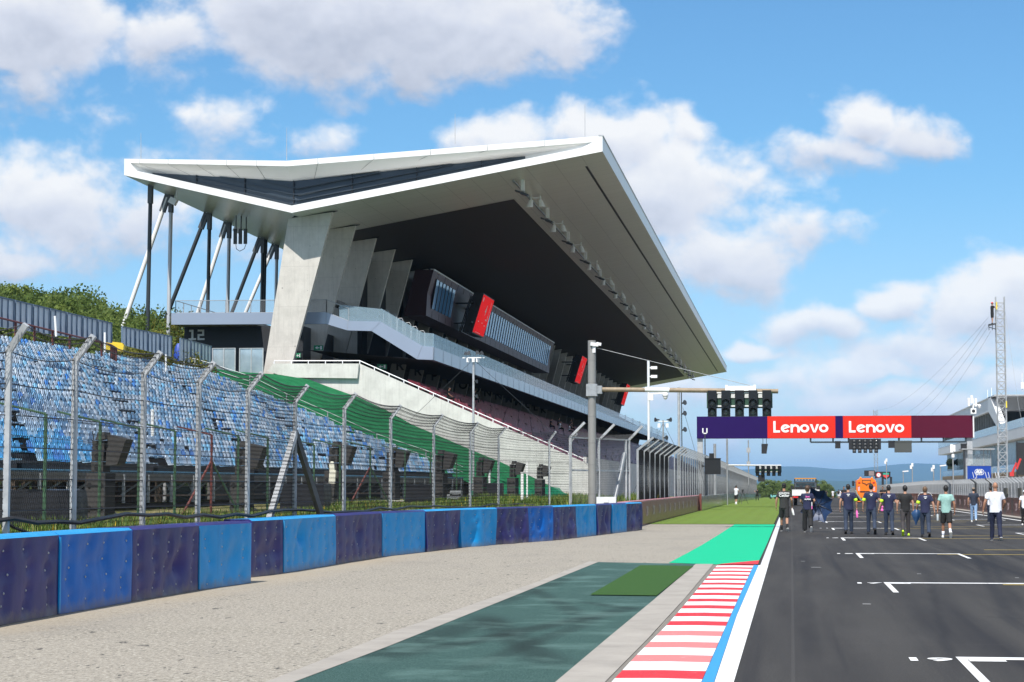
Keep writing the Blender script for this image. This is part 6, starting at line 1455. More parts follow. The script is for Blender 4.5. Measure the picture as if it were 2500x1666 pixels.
def person(loc, rz, label, h=1.78, shirt=c_navy, pants=c_npant, short=False, shoe=c_black, sole=None, hair=h_dark, style='short', skin=m_skin, arms=None, legs=((.18,.10),(-.16,.18)), lean=0., sleeve=.62, cap=None, group=None, vox=.016, sit=False, wide=1.0, face=False, sock=None, band=None, belt=None):
    s = h/1.78; t_ = thing('person', label, 'person', loc, rz, group); sk = 1/s
    hipz = .93 if not sit else .16
    L = []; low = 9
    for (tf, kb), sx in zip(legs, (-1,1)):
        hp = J(sx*.088,0,hipz); kn = hp+J(sx*.012, math.sin(tf)*.44, -math.cos(tf)*.44); sa = tf-kb; an = kn+J(0, math.sin(sa)*.42, -math.cos(sa)*.42); L.append((hp,kn,an,sa)); low = min(low, an.z-.075+(-.0 if sa > -.2 else .02))
    dz = J(0,0,-low) if not sit else J(0,0,0)
    L = [(a+dz,b_+dz,c+dz,sa) for a,b_,c,sa in L]; B = dz+J(0,0,hipz-.93)     # everything above the hip moves with it
    def T(x,y,z): # torso point with forward lean
        zz = z-.93; return J(x*wide if z < 1.5 else x, y+math.sin(lean)*zz, .93+math.cos(lean)*zz)+B
    arms = arms or (((-.27,-.03,1.17),(-.29,.06,.93)),((.27,-.03,1.17),(.29,.06,.93)))
    SH = [T(-.175,0,1.435), T(.175,0,1.435)]; EL = [T(*a[0]) for a in arms]; WR = [T(*a[1]) for a in arms]
    # --- body: head, neck, arms, legs as one continuous surface
    b = MB()
    hd = T(0,.02,1.668)
    b.ell(hd+J(0,-.005,.015),(.074,.093,.105),14,10); b.ell(hd+J(0,.03,-.045),(.056,.066,.068),12,8); b.ell(hd+J(0,.098,-.012),(.014,.02,.024),8,6)
    for sx in (-1,1): b.ell(hd+J(sx*.077,-.005,-.008),(.012,.022,.032),8,6)
    b.tube([T(0,-.012,1.42),T(0,-.008,1.50),hd+J(0,-.008,-.05)],[.064,.056,.055],12)
    b.rings([[T(math.cos(a)*rx,math.sin(a)*ry,z) for a in np.linspace(0,2*math.pi,17)[:-1]] for z,rx,ry in ((.88,.12,.09),(1.0,.135,.09),(1.25,.15,.10),(1.40,.155,.09),(1.47,.07,.06))])
    for i in (0,1):
        b.tube([SH[i],SH[i].lerp(EL[i],.5),EL[i],EL[i].lerp(WR[i],.35),WR[i]],[.056,.05,.042,.043,.028],10)
        hp,kn,an,sa = L[i]; b.tube([hp,hp.lerp(kn,.5),kn,kn.lerp(an,.3),kn.lerp(an,.65),an],[.085,.075,.055,.057,.045,.036],10); b.ell(an+J(0,.01,-.02),(.034,.045,.04),8,6)
    for v_ in range(len(b.v)): pass
    me = remesh(b, vox, 2); bm = bmesh.new(); bm.from_mesh(me); bpy.data.meshes.remove(me)
    x = MB()
    for i, sx in ((0,-1),(1,1)):      # hands: palm, four unequal bent fingers, thumb from the side of the palm
        w = WR[i]; d = (w-EL[i]).normalized(); side = J(0,1,0)-d*d.y; side = side.normalized() if side.length > .1 else J(1,0,0); inn = d.cross(side).normalized()*(-sx)
        if inn.x*sx > 0: inn = -inn
        pc = w+d*.045; ring = []
        for t2,wd,th in ((-.012,.026,.02),(.03,.040,.016),(.085,.042,.014)): ring.append([w+d*t2+side*math.cos(a)*wd+inn*math.sin(a)*th for a in np.linspace(0,2*math.pi,11)[:-1]])
        x.rings(ring)
        for k, ln in enumerate((.068,.078,.072,.056)):
            o_ = w+d*.08+side*(.031-.0205*k); x.tube([o_,o_+d*ln*.45+inn*.008,o_+d*ln*.8+inn*.028,o_+d*ln*.95+inn*.048],[.0092,.0088,.008,.0065],6)
        o_ = w+d*.025+side*.036; x.tube([o_,o_+side*.026+d*.026+inn*.01,o_+side*.030+d*.055+inn*.024],[.0115,.010,.008],6)
    x.mi = 1
    if face:
        for sx in (-1,1): x.ell(hd+J(sx*.031,.083,.018),(.011,.008,.006),8,5); x.ell(hd+J(sx*.031,.086,.036),(.017,.006,.004),8,4)
        x.mi = 2; x.ell(hd+J(0,.090,-.058),(.024,.008,.007),8,5)
    me2 = bpy.data.meshes.new('t'); me2.from_pydata(x.v, [], x.f); me2.polygons.foreach_set('material_index', x.m); me2.polygons.foreach_set('use_smooth',[True]*len(x.f)); bm.from_mesh(me2); bpy.data.meshes.remove(me2)
    body = bpy.data.meshes.new('body'); bm.to_mesh(body); bm.free()
    def put(me, name, mats):
        for m in (mats if isinstance(mats,(list,tuple)) else [mats]): me.materials.append(m)
        me.transform(Matrix.Scale(s,4)); o = bpy.data.objects.new(name, me); COL.objects.link(o); o.parent = t_; return o
    ob_body = put(body, 'body', [skin, m_eye, m_lip])
    # --- shirt
    b = MB()
    b.rings([[T(math.cos(a)*rx,math.sin(a)*ry-.005,z) for a in np.linspace(0,2*math.pi,21)[:-1]] for z,rx,ry in ((.86,.176,.125),(.95,.172,.122),(1.06,.166,.117),(1.18,.170,.120),(1.30,.184,.126),(1.38,.188,.12),(1.44,.165,.10),(1.485,.085,.075),(1.50,.066,.066))])
    for i in (0,1): b.ell(SH[i],(.068,.068,.06),10,8); b.tube([SH[i].lerp(T(0,0,1.38),.35),SH[i],SH[i].lerp(EL[i],sleeve)],[.085,.071,.066],12)
    ob_sh = put(remesh(b, vox*.9, 3, .006, loc[0]*3), 'shirt', shirt)
    # --- trousers or shorts
    b = MB(); b.rings([[J(math.cos(a)*rx*wide,math.sin(a)*ry,z)+B for a in np.linspace(0,2*math.pi,17)[:-1]] for z,rx,ry in ((.78,.10,.09),(.86,.168,.118),(.95,.165,.115),(1.01,.158,.110))])
    for hp,kn,an,sa in L:
        if short: b.tube([hp+J(0,0,.0),hp.lerp(kn,.5),hp.lerp(kn,.93)],[.104,.102,.098],12)
        else: b.tube([hp,hp.lerp(kn,.5),kn,kn.lerp(an,.5),an+J(0,0,.012)],[.102,.091,.073,.068,.066] if hair is not h_brown or style != 'curly' else [.105,.10,.095,.095,.092],12)
    put(remesh(b, vox*.9, 3, .007, loc[1]), 'shorts' if short else 'trousers', pants)
    if belt: b = MB(); b.rings([[J(math.cos(a)*.17*wide,math.sin(a)*.12,z)+B for a in np.linspace(0,2*math.pi,17)[:-1]] for z in (.945,.975)],cap=False); me = bpy.data.meshes.new('belt'); me.from_pydata(b.v,[],b.f); put(me,'belt',belt)
    # --- shoes
    for (hp,kn,an,sa), sx in zip(L,(-1,1)):
        b = MB(); tilt = min(0, sa)*1.25; ca, sn_ = math.cos(tilt), math.sin(tilt)
        def F(xx,yy,zz): return an+J(xx, yy*ca-(zz)*sn_*1, yy*sn_+zz*ca)
        prof = ((-.075,.030,.035),(-.06,.040,.075),(.0,.042,.085),(.06,.045,.058),(.13,.048,.040),(.18,.038,.030),(.195,.018,.018))
        b.rings([[F(sx*.012+math.cos(a)*wx, yy, -.062+max(0,math.sin(a))*hz_*1.1) for a in np.linspace(0,2*math.pi,13)[:-1]] for yy,wx,hz_ in prof])
        b.mi = 1; b.rings([[F(sx*.012+math.cos(a)*wx*1.05, yy, -.075+(.022 if math.sin(a)>0 else 0)) for a in np.linspace(.01,2*math.pi+.01,13)[:-1]] for yy,wx,hz_ in prof])
        me = bpy.data.meshes.new('shoe'); me.from_pydata(b.v,[],b.f); 
        o = put(me,'shoe',[shoe, sole or shoe]); me.polygons.foreach_set('material_index', b.m); me.shade_smooth()
        if sock: b = MB(); q = kn-an; q.normalize(); b.tube([an-q*.02,an+q*.16],[.044,.047],10); me = bpy.data.meshes.new('sock'); me.from_pydata(b.v,[],b.f); me.shade_smooth(); put(me,'sock',sock)
    # --- hair or cap
    if style != 'bald' and not cap:
        b = MB(); k = {'short':1.0,'full':1.09,'curly':1.18}[style]
        b.ell(hd+J(0,-.014,.030),(.079*k,.096*k,.100*k),16,10); b.ell(hd+J(0,-.045,-.022*(k if k<1.1 else 1.6)),(.070*k,.058*k,.062*k*(1 if k < 1.1 else 1.2)),12,8)
        put(remesh(b,.013,1,{'short':.003,'full':.008,'curly':.018}[style],loc[0]),'hair',hair)
    if cap:
        b = MB(); b.rings([[hd+J(math.cos(a)*rx,math.sin(a)*ry-.008,z) for a in np.linspace(0,2*math.pi,17)[:-1]] for z,rx,ry in ((.015,.082,.102),(.055,.082,.101),(.095,.066,.082),(.122,.03,.04),(.127,.004,.004))]); b.rings([[hd+J(math.cos(a)*.07,.085+max(0,math.sin(a))*.10,z-abs(math.cos(a))*.012) for a in np.linspace(0,math.pi,11)] for z in (.03,.038)]); me = bpy.data.meshes.new('cap'); me.from_pydata(b.v,[],b.f); me.shade_smooth(); put(me,'cap',cap)
        if not style == 'bald': b = MB(); b.ell(hd+J(0,-.03,-.012),(.079,.075,.06),12,8); me = bpy.data.meshes.new('hair'); me.from_pydata(b.v,[],b.f); me.shade_smooth(); put(me,'hair',hair)
    if band is not None:
        i = band; b = MB(); p, q = SH[i].lerp(EL[i],.60), SH[i].lerp(EL[i],.98); b.tube([p,p.lerp(q,.5),q],[.066,.071,.060],12); put(remesh(b,.014,1,.004),'armband',m_neon)
    t_['_'] = 0; del t_['_']
    return t_, [w*s for w in WR], s
def back_text(t_, s, lines, size, z0, m, dz=.085, bar=False):
    for k,(tx,sz,mm_) in enumerate(lines):
        z = z0-dz*k; M = plane_m(Vector((0,-.142,z))*s, (1,0,0), (0,0,1))
        if tx is None:
            b = MB(); b.box(-.055*s*sz,.055*s*sz,-.146*s,-.138*s,(z-.014)*s,(z+.014)*s); o = b.build('back_mark', mm_, t_, local=True); continue
        me = text_mesh(tx, size*sz*s, .006, 'CENTER', .003); me.materials.append(mm_); me.transform(M); o = bpy.data.objects.new('shirt_lettering', me); COL.objects.link(o); o.parent = t_
def gpos(x, y): p = atZ(x,y,0); return (float(p[0]),float(p[1]),0.0)
def toward(p): return 0.0
sw = lambda a, c: (((-.27,a[0],1.17),(-.285,a[1],.93)),((.27,c[0],1.17),(.285,c[1],.93)))
# walkers on the track, left to right
pA, wA, sA = person(gpos(1915,1297.5),.02,'man in black cap, graphite team shirt and black shorts walking by the white line',1.84,c_blkgrey,c_black,True,c_black,m_sole,h_dark,'short',m_skt,sw((-.02,.02),(-.05,.10)),((.26,.06),(-.22,.34)),cap=c_black,sock=c_black,wide=1.03)
back_text(pA,sA,(('ATHLETICA',.55,white_p),('Cetilar',1.0,white_p)),.135,1.40,white_p,.085)
b = MB(); b.box(.17,.245,-.06,.06,1.17,1.20)
pB, wB, sB = person(gpos(1972,1299.5),.05,'person with tousled brown hair, navy shirt and loose black trousers holding an open umbrella',1.73,c_navy,c_black,False,c_black,m_sole,h_brown,'curly',m_skin,(((-.25,.08,1.18),(-.12,.22,1.05)),((.27,-.02,1.20),(.22,.16,1.08))),((.20,.10),(-.22,.55)))
back_text(pB,sB,(('bwt',.8,m_pink),('ALPINE',.62,white_p)),.12,1.36,white_p,.10)
b = MB(); b.box(.145,.172,-.10,-.04,.86,1.12); b.mi = 1; b.box(.146,.173,-.104,-.04,.86,.98); o = b.build('side_stripe', [white_p,m_pink], pB, local=True)
common = dict(shirt=c_navy, pants=c_npant, shoe=c_black, hair=h_dark)
pC, wC, sC = person(gpos(2072,1304),.0,'man in navy polo with close dark hair carrying a pink bottle in his right hand',1.79,arms=sw((-.03,.04),(-.02,.05)),legs=((-.16,.30),(.22,.06)),band=1,wide=1.04,**common)
pD, wD, sD = person(gpos(2128,1305),.0,'man in navy polo, yellow left armband, right forearm swung out with pink headphones',1.80,arms=(((-.27,-.03,1.17),(-.29,.04,.94)),((.29,-.02,1.19),(.38,.15,1.03))),legs=((.20,.05),(-.20,.50)),band=0,**common)
pE, wE, sE = person(gpos(2171,1306.5),.0,'slim man in navy polo, yellow left armband, right arm bent forward',1.75,arms=(((-.28,-.02,1.17),(-.36,.02,.93)),((.27,-.05,1.16),(.27,.19,1.19))),legs=((.18,.04),(-.16,.30)),band=0,wide=.97,**common)
pF, wF, sF = person(gpos(2211,1308.5),.0,'man in plain black T-shirt, dark grey trousers and neon yellow shoes',1.73,c_black,c_dgrey,False,m_neon,m_neon,h_dark,'full',m_skin,sw((-.03,.02),(-.02,.03)),((-.20,.45),(.16,.05)))
pG, wG, sG = person(gpos(2260,1311.5),.0,'man with fair brown hair in navy shirt with white shoulder piping and grey belt',1.70,c_navy,c_npant,False,c_black,None,h_fair,'full',m_skin,(((-.26,-.03,1.18),(-.30,.08,1.0)),((.28,-.02,1.17),(.32,.02,.92))),((.24,.08),(-.20,.38)),band=0,belt=mat('grey_belt',(.25,.25,.25),.5),lean=.05)
b = MB()
for sx in (-1,1): b.tube([(sx*.08,-.05,1.50),(sx*.175,-.03,1.475),(sx*.235,-.02,1.38)],.008,5)
b.build('shoulder_piping', white_p, pG, local=True)
pH, wH, sH = person(gpos(2311,1314),.0,'man in pale mint T-shirt, black shorts and white socks carrying a grey bottle',1.74,c_mint,c_black,True,m_sole,m_sole,h_dark,'full',m_skt,sw((-.02,.02),(-.02,.04)),((.24,.05),(-.24,.55)),sock=c_white)
for t_, s_ in ((pC,sC),(pD,sD),(pE,sE),(pG,sG)): back_text(t_,s_,((None,1.,white_p),(None,.55,white_p)),.1,1.415,white_p,.052)
pI, wI, sI = person(gpos(2432,1320),.0,'bald man in white polo shirt and dark navy trousers, largest figure on the right',1.84,c_white,c_dnavy,False,c_dnavy,m_sole,None,'bald',m_skt,(((-.30,-.02,1.17),(-.34,.03,.93)),((.26,.03,1.17),(.22,.16,1.0))),((.24,.06),(-.20,.30)),wide=1.08)
pJ, wJ, sJ = person(gpos(2378,1275),-.1,'man in cap, dark blue T-shirt and light blue jeans farther ahead near the pit wall',1.66,c_slate,c_jean,False,m_sole,m_sole,h_dark,'short',m_skin,sw((-.02,.02),(.02,.10)),((.18,.05),(-.20,.30)),cap=cloth('khaki',(.22,.17,.13)),vox=.02)
pK, wK, sK = person((gpos(2409,1275)[0],98.5,0),.0,'person almost hidden behind the bald man, only an arm and shoe showing',1.70,c_white,c_slate,False,c_slate,m_sole,h_dark,'short',m_skin,vox=.022)
pL, wL, sL = person(gpos(2503,1283),.1,'person in white cap and white shirt with black trousers cut by the right edge',1.55,c_white,c_black,False,m_sole,m_sole,h_dark,'short',m_skin,sw((-.04,.02),(.02,.06)),((.2,.05),(-.2,.3)),cap=c_white,vox=.02)
# farther people
def crossed(): return (((-.26,.06,1.17),(.07,.20,1.21)),((.26,.06,1.17),(-.07,.22,1.25)))
def fpos(x, Y): return (float(atY(x,1190,Y)[0]),Y,gz(Y))
person(fpos(2060,178),math.pi+.2,'man in black with folded arms facing the camera behind the walkers',1.72,c_black,c_dgrey,True,c_black,None,h_dark,'short',m_skin,crossed(),((.02,.02),(-.02,.02)),vox=.022,face=True,group='men with folded arms')
person(fpos(2155,182),math.pi-.3,'man in black with folded arms beside the orange sweeper truck',1.72,c_black,c_black,False,c_black,None,h_dark,'short',m_skin,crossed(),((.02,.02),(-.02,.02)),vox=.022,face=True,group='men with folded arms')
person(fpos(2166,185),math.pi,'person in black half hidden behind a walker near the sweeper',1.70,c_black,c_black,False,c_black,None,h_dark,'short',m_skin,None,((.02,.02),(-.02,.02)),vox=.024)
for x,Y,lab,sh_,pn,so,rz in ((2033,420,'distant figure in white shirt alone on the track beyond the truck',c_white,c_white,True,0),(2051,385,'distant figure in white shirt beside a person in black',c_white,c_white,True,.2),(2047,372,'distant figure in black beside a person in white shirt',c_black,c_white,True,-.2),(2017,430,'distant figure in black by the truck corner',c_black,c_black,False,.1),(1906,400,'distant figure in pale top by the parked scooter',c_white,c_jean,False,.3)):
    person(fpos(x,Y),rz,lab,1.72,sh_,pn,so,c_black,None,h_dark,'short',m_skin,None,((.16,.05),(-.14,.2)),vox=.03,group='distant people on the track')
pq = fpos(1797,198); person(pq,-.5,'photographer in white T-shirt and black shorts beside a tripod on the grass',1.82,c_white,c_black,True,m_sole,m_sole,h_dark,'short',m_skin,(((-.24,.10,1.25),(-.10,.30,1.35)),((.25,.08,1.22),(.12,.30,1.30))),((.1,.05),(-.1,.1)),vox=.022,sock=c_white)
b = MB(); tc_ = Vector((pq[0]+.62,pq[1]+.25,1.25))
for a_ in (.3,2.4,4.5): b.tube([tc_,(tc_.x+math.cos(a_)*.55,tc_.y+math.sin(a_)*.55,.02)],.018,5)
b.box(tc_.x-.10,tc_.x+.10,tc_.y-.12,tc_.y+.12,1.25,1.42); b.tube([(tc_.x,tc_.y+.1,1.34),(tc_.x+.05,tc_.y+.35,1.34)],.05,8); tag(b.build('camera_tripod', black_p), 'camera on a black tripod beside the photographer on the grass', 'tripod')
pw = atY(1849,1211,300); person((pw[0],300,gz(300)+.0),.6,'person in black climbing at the foot of the left debris fence',1.75,c_black,c_black,False,c_black,None,h_dark,'short',m_skin,(((-.3,.12,1.30),(-.25,.35,1.45)),((.3,.1,1.25),(.3,.3,1.3))),((.5,.6),(-.1,.1)),vox=.024)
# climber on the lattice tower
pc_ = (float(pf[0]+.02),163.35,float(pf[2]+.04)); person(pc_,-1.25,'climber with red helmet in black shirt and shorts high on the lattice tower',1.72,c_black,c_black,True,c_black,None,h_dark,'short',m_skin,(((-.2,.2,1.35),(-.1,.42,1.48)),((.2,.2,1.30),(.1,.42,1.40))),((.06,.02),(-.04,.05)),vox=.02,cap=mat('red_helmet',(.62,.04,.03),.35))
# spectators in the shade of the grandstand
k = 0
for x,y,Y,lab in ((1086,968,173,'spectator in black sitting alone high in the red seats'),(1110,980,176,'spectator in black seated just below another in the red seats'),(1152,962,181,'spectator in black sitting by the speaker mast in the red seats'),(1343,1016,262,'spectator standing out at the left of the group in the red seats'),(1349,1036,262,'spectator in the lower left of the group in the red seats'),(1363,1031,268,'spectator in dark clothes in the middle of the group in the red seats'),(1372,1042,268,'spectator in white in the middle of the group in the red seats'),(1387,1044,275,'spectator in white at the right of the group in the red seats'),(1392,1038,280,'spectator in dark clothes at the right end of the group in the red seats')):
    # seat row found from where the sight line meets the rake of the stand
    d = _ray(x,y+8); best = None
    for yy2 in np.arange(153, 330, .5):
        q = ORG+d*(yy2/d[1]); zr_ = rA[1]+(rA[0]-q[0])/dX*dZ+.45
        if rA[0]-NR*dX < q[0] < rA[0] and q[2] < zr_: best = q; break
    if best is None: best = atY(x,y+8,Y)
    row = max(0,min(NR-1,round((rA[0]-best[0])/dX)))
    person((rA[0]-row*dX-.15,float(best[1]),rA[1]+row*dZ+.40),-math.pi/2,lab,1.72,c_white if 'white' in lab else c_black,c_black,False,c_black,None,h_dark,'short',m_skin,(((-.24,.08,1.2),(-.12,.28,1.05)),((.24,.08,1.2),(.12,.28,1.05))),((1.45,1.45),(1.5,1.45)),vox=.028,sit=True,group='spectators in the grandstand',lean=.15)
# things they carry
def bottle(name, label, p, m, r=.036, hh=.24, tilt=0., m2=None):
    b = MB(); b.rings([[(p[0]+math.cos(a)*rr_+tilt*(z),p[1]+math.sin(a)*rr_,p[2]-z) for a in np.linspace(0,2*math.pi,13)[:-1]] for z,rr_ in ((hh,r*.9),(hh-.02,r),(.06,r),(.03,r*.6),(.02,r*.55))]); b.mi = 1; b.tube([(p[0],p[1],p[2]-.03),(p[0],p[1],p[2]+.01)],r*.6,10)
    return tag(b.build(name, [m, m2 or white_p], None, 40), label, 'bottle')
def wpos(t_, w, d=(0,0,-.07)): c, s_ = math.cos(t_.rotation_euler.z), math.sin(t_.rotation_euler.z); return Vector((t_.location.x+w.x*c-w.y*s_+d[0], t_.location.y+w.x*s_+w.y*c+d[1], t_.location.z+w.z+d[2]))
bottle('water_bottle','white drinks bottle in the right hand of the man in black shorts',wpos(pA,wA[1]),white_p,.040,.26,.22)
bottle('water_bottle','pink drinks bottle in the hand of a man in navy polo',wpos(pC,wC[1]),m_pink,.038,.27,.05,m_pink)
bottle('water_bottle','clear grey bottle in the left hand of the man in mint',wpos(pH,wH[0]),mat('clear_grey_plastic',(.45,.50,.52),.2,0,.05,5),.036,.25,.0,black_p)
bottle('water_bottle','small pink bottle in the hand of the man in neon shoes',wpos(pF,wF[1],(.03,0,-.05)),m_pink,.032,.16,.1)
b = MB(); p = wpos(pD,wD[1],(0,0,-.06)); b.ell(p,(.05,.04,.045),10,6); b.ell(p+Vector((.0,0,-.12)),(.055,.04,.045),10,6); b.tube([p,p+Vector((0,0,-.12))],.03,8); tag(b.build('headphones', m_pink, None, 40), 'pink headphones hanging from the hand of a man in navy', 'headphones')
b = MB(); p = wpos(pG,wG[0],(.0,.02,-.05)); m_ub = mat('umbrella_navy',(.020,.060,.15),.45,0,.12,4)
b.rings([[p+Vector((math.cos(a)*rr_*(1+.25*math.cos(a*4))-z*.05,math.sin(a)*rr_*.7,-z)) for a in np.linspace(0,2*math.pi,17)[:-1]] for z,rr_ in ((-.05,.02),(.0,.08),(.10,.14),(.25,.09),(.40,.035),(.50,.008))]); b.tube([p+Vector((.02,0,-.02)),p+Vector((.04,0,.16))],.012,6); tag(b.build('folded_umbrella', m_ub, None, 40), 'folded navy umbrella in the left hand of the fair haired man', 'umbrella')
# open umbrella
uc = atY(1997,1234,77.45); U = thing('open_umbrella', 'open navy umbrella with dark ribs held low beside a person in navy', 'umbrella', tuple(uc)); RU = .72
ax = Vector((-.10,-1,-.05)).normalized(); ux = ax.cross(Vector((0,0,1))).normalized(); uy = ux.cross(ax)
tip = [Vector(uc)+ax*.02+(ux*math.cos(a)+uy*math.sin(a))*RU*k_ for a,k_ in zip(np.linspace(0,2*math.pi,9)[:-1]+.42,(.80,1.0,.86,.82,.82,.98,.95,1.0))]; hub = Vector(uc)-ax*.26
b = MB()
for i in range(8):
    A, C = tip[i], tip[(i+1)%8]; N_ = 6; rows = []
    for k2 in range(N_+1):
        u = k2/N_; row = []
        for j in range(N_+1):
            v_ = j/N_; q = hub.lerp(A.lerp(C,v_),u); q = q-ax*.10*math.sin(u*math.pi)*1 ; q = q+(hub-q).normalized()*.09*u*math.sin(v_*math.pi)+ax*(-.03)*math.sin(v_*math.pi)*u; row.append(q)
        rows.append(row)
    b.rings(rows, cap=False, closed=False)
b.build('canopy', mat('umbrella_fabric',(.012,.034,.095),.5,0,.1,3), U, 60)
for i in range(8):
    b = MB(); m1 = hub.lerp(tip[i],.5)-ax*.10; b.tube([hub+ax*.01,m1+ax*.015,tip[i]+ax*.012],.008,5); b.tube([hub+ax*.32,hub.lerp(tip[i],.45)-ax*.07],.006,4); b.build('rib', black_p, U)
b = MB(); b.tube([hub-ax*.06,hub+ax*.45],.011,7); b.build('shaft', dark_m, U); b = MB(); b.tube([hub+ax*.45,hub+ax*.60],.02,8); b.build('handle', black_p, U)

bpy.data.scenes.remove(TMPS)
# ================================================================== VEHICLES
def wheel(root, x, y, r, w):
    b = MB(); b.tube([(x-w/2,y,r),(x+w/2,y,r)],[r,r],20); wh = b.build('wheel', mat('tyre_rubber',(.018,.018,.018),.85,0,.1,6), root, 40, local=True)
    b = MB(); b.tube([(x-w/2-.01,y,r),(x+w/2+.01,y,r)],r*.55,16); b.build('rim', galv, wh, 40, local=True)
m_tw = mat('white_vehicle_paint', (.76,.76,.76), .25, 0, .04, 1); m_red_l = mat('red_tail_lamp', (.6,.02,.02), .25); m_vg = mat('vehicle_glass', (.05,.10,.12), .05, 0, .1, 1, 0, .9); m_or = mat('orange_vehicle_paint', (.86,.20,.012), .3, 0, .05, 1); m_amb = mat('amber_lamp', (.9,.35,.03), .3)
TR_ = thing('flatbed_truck', 'white flatbed pickup truck with black headboard rack seen from behind', 'truck', (0,0,0))
W2 = 1.22
b = MB(); b.box(-.95,.95,.1,5.4,.62,.86); b.box(-.5,.5,-.02,.1,.55,.70); b.build('chassis', black_p, TR_, local=True)
b = MB(); b.box(-W2,W2,0,3.1,.86,.96); b.build('load_bed', mat('bed_grey',(.12,.12,.12),.6), TR_, local=True)
for (x0,x1,y0,y1) in ((-W2,W2,-.03,.02),(-W2,-W2+.05,.02,3.1),(W2-.05,W2,.02,3.1)):
    b = MB(); b.box(x0,x1,y0,y1,.90,1.42); 
    b.box(x0-.008,x1+.008,y0-.008,y1+.008,1.39,1.44); b.build('drop_side', m_tw, TR_, local=True)
b = MB()
for x in (-1.0,1.0): b.prism([(x-.05,3.0,1.40),(x+.05,3.0,1.40),(x*.96+.05,3.15,2.42),(x*.96-.05,3.15,2.42)],(0,.08,0))
for z,h in ((2.36,.07),(2.10,.06),(1.60,.10),(2.24,.05)): b.box(-1.0,1.0,3.08,3.16,z,z+h)
b.box(-.92,.92,3.05,3.1,1.44,1.60); rk = b.build('headboard_rack', black_p, TR_, local=True)
b = MB()
for k in range(7): b.ell((-.85+k*.283,3.04,2.31),(.055,.03,.035),8,5)
b.build('work_lamp', lamp_w, rk, local=True); b = MB(); b.box(-.98,.98,3.1,3.18,2.43,2.49); b.build('beacon_bar', m_amb, rk, local=True)
b = MB(); b.prism([(-1.0,3.3,.75),(1.0,3.3,.75),(.92,3.4,2.12),(-.92,3.4,2.12)],(0,1.5,0)); b.prism([(-1.0,4.8,.75),(1.0,4.8,.75),(1.0,4.8,1.35),(-1.0,4.8,1.35)],(0,.75,-.05)); cb = b.build('cab', m_tw, TR_, local=True)
b = MB(); b.box(-.85,.85,3.33,3.36,1.50,2.02); b.build('rear_window', m_vg, cb, local=True)
for x in (-.4,.4): b = MB(); b.ell((x,3.3,1.62),(.18,.04,.22),10,6); b.build('headrest', black_p, cb, local=True)
for sx in (-1,1):
    b = MB(); b.box(sx*1.24-.10,sx*1.24+.10,4.6,4.66,1.42,1.78); b.box(min(sx*1.0,sx*1.24),max(sx*1.0,sx*1.24),4.62,4.65,1.5,1.54); b.build('mirror', black_p, cb, local=True)
    b = MB(); b.box(sx*.92-.24,sx*.92+.24,-.06,-.02,.70,.84); b.build('tail_lamp', m_red_l, TR_, local=True)
    wheel(TR_, sx*.92, .9, .37, .30); wheel(TR_, sx*.95, 4.6, .37, .24)
b = MB(); b.box(-.26,.26,-.05,-.02,.60,.70); b.build('number_plate', white_p, TR_, local=True)
TR_.location = fpos(1967,186)
SW = thing('sweeper_truck', 'orange road sweeper truck seen from behind with a hose at its left', 'sweeper', (0,0,0))
b = MB(); prof = [(-1.12,.95),(1.12,.95),(1.17,1.5),(1.15,2.15),(1.02,2.55),(.70,2.78),(-.70,2.78),(-1.02,2.55),(-1.15,2.15),(-1.17,1.5)]
b.prism([(x,0,z) for x,z in prof],(0,3.6,0)); tk = b.build('debris_tank', m_or, SW, local=True)
b = MB(); b.prism([(x*.93,-.10,.02+z*.985) for x,z in prof],(0,.099,0)); tg = b.build('rear_door', m_or, tk, local=True)
b = MB(); b.tube([(-.45,-.14,2.6),(-.5,-.16,2.3),(-.1,-.16,2.15),(0,-.16,2.0)],.03,6); b.tube([(.45,-.14,2.6),(.5,-.16,2.3),(.1,-.16,2.15),(0,-.16,2.0)],.03,6); b.tube([(-.45,-.13,2.58),(.45,-.13,2.58)],.03,6); b.build('hydraulic_line', black_p, tg, local=True)
b = MB(); b.prism([(-.85,-.28,.55),(.85,-.28,.55),(.95,-.28,1.30),(-.95,-.28,1.30)],(0,.17,0)); b.mi = 1; b.box(-.75,.75,-.29,-.285,1.15,1.33); b.build('hopper', [m_or, black_p], SW, local=True)
b = MB(); b.box(-.2,.25,-.34,-.29,.75,1.2); b.build('outlet', mat('light_orange',(.9,.32,.06),.5), SW, local=True)
for sx in (-1,1):
    b = MB()
    for k in range(4): b.prism([(sx*.86-.11,-.115,1.36+k*.12),(sx*.86+.11,-.115,1.40+k*.12),(sx*.86+.11,-.115,1.46+k*.12),(sx*.86-.11,-.115,1.42+k*.12)],(0,.01,0))
    b.build('hazard_stripe', white_p, tg, local=True); b = MB(); b.box(sx*.86-.12,sx*.86+.12,-.11,-.105,1.34,1.90); b.build('hazard_plate', m_red_l, tg, local=True)
    b = MB(); b.box(sx*.82-.13,sx*.82+.13,-.15,-.10,2.22,2.36); b.build('tail_lamp', m_red_l, tk, local=True)
    b = MB(); b.ell((sx*.65,.3,2.84),(.11,.11,.11),10,6); b.build('beacon', m_amb, tk, local=True)
    wheel(SW, sx*.9, .9, .48, .40); wheel(SW, sx*.95, 4.2, .48, .30)
    b = MB(); b.ell((sx*.75,-.2,.10),(.38,.38,.10),14,6); b.build('brush', mat('orange_brush',(.75,.20,.03),.9), SW, local=True)
b = MB(); b.box(-.8,.8,.0,5.2,.5,.94); b.build('chassis', black_p, SW, local=True)
b = MB(); b.box(-1.1,1.1,3.8,5.3,.6,2.55); b.build('cab', m_or, SW, local=True)
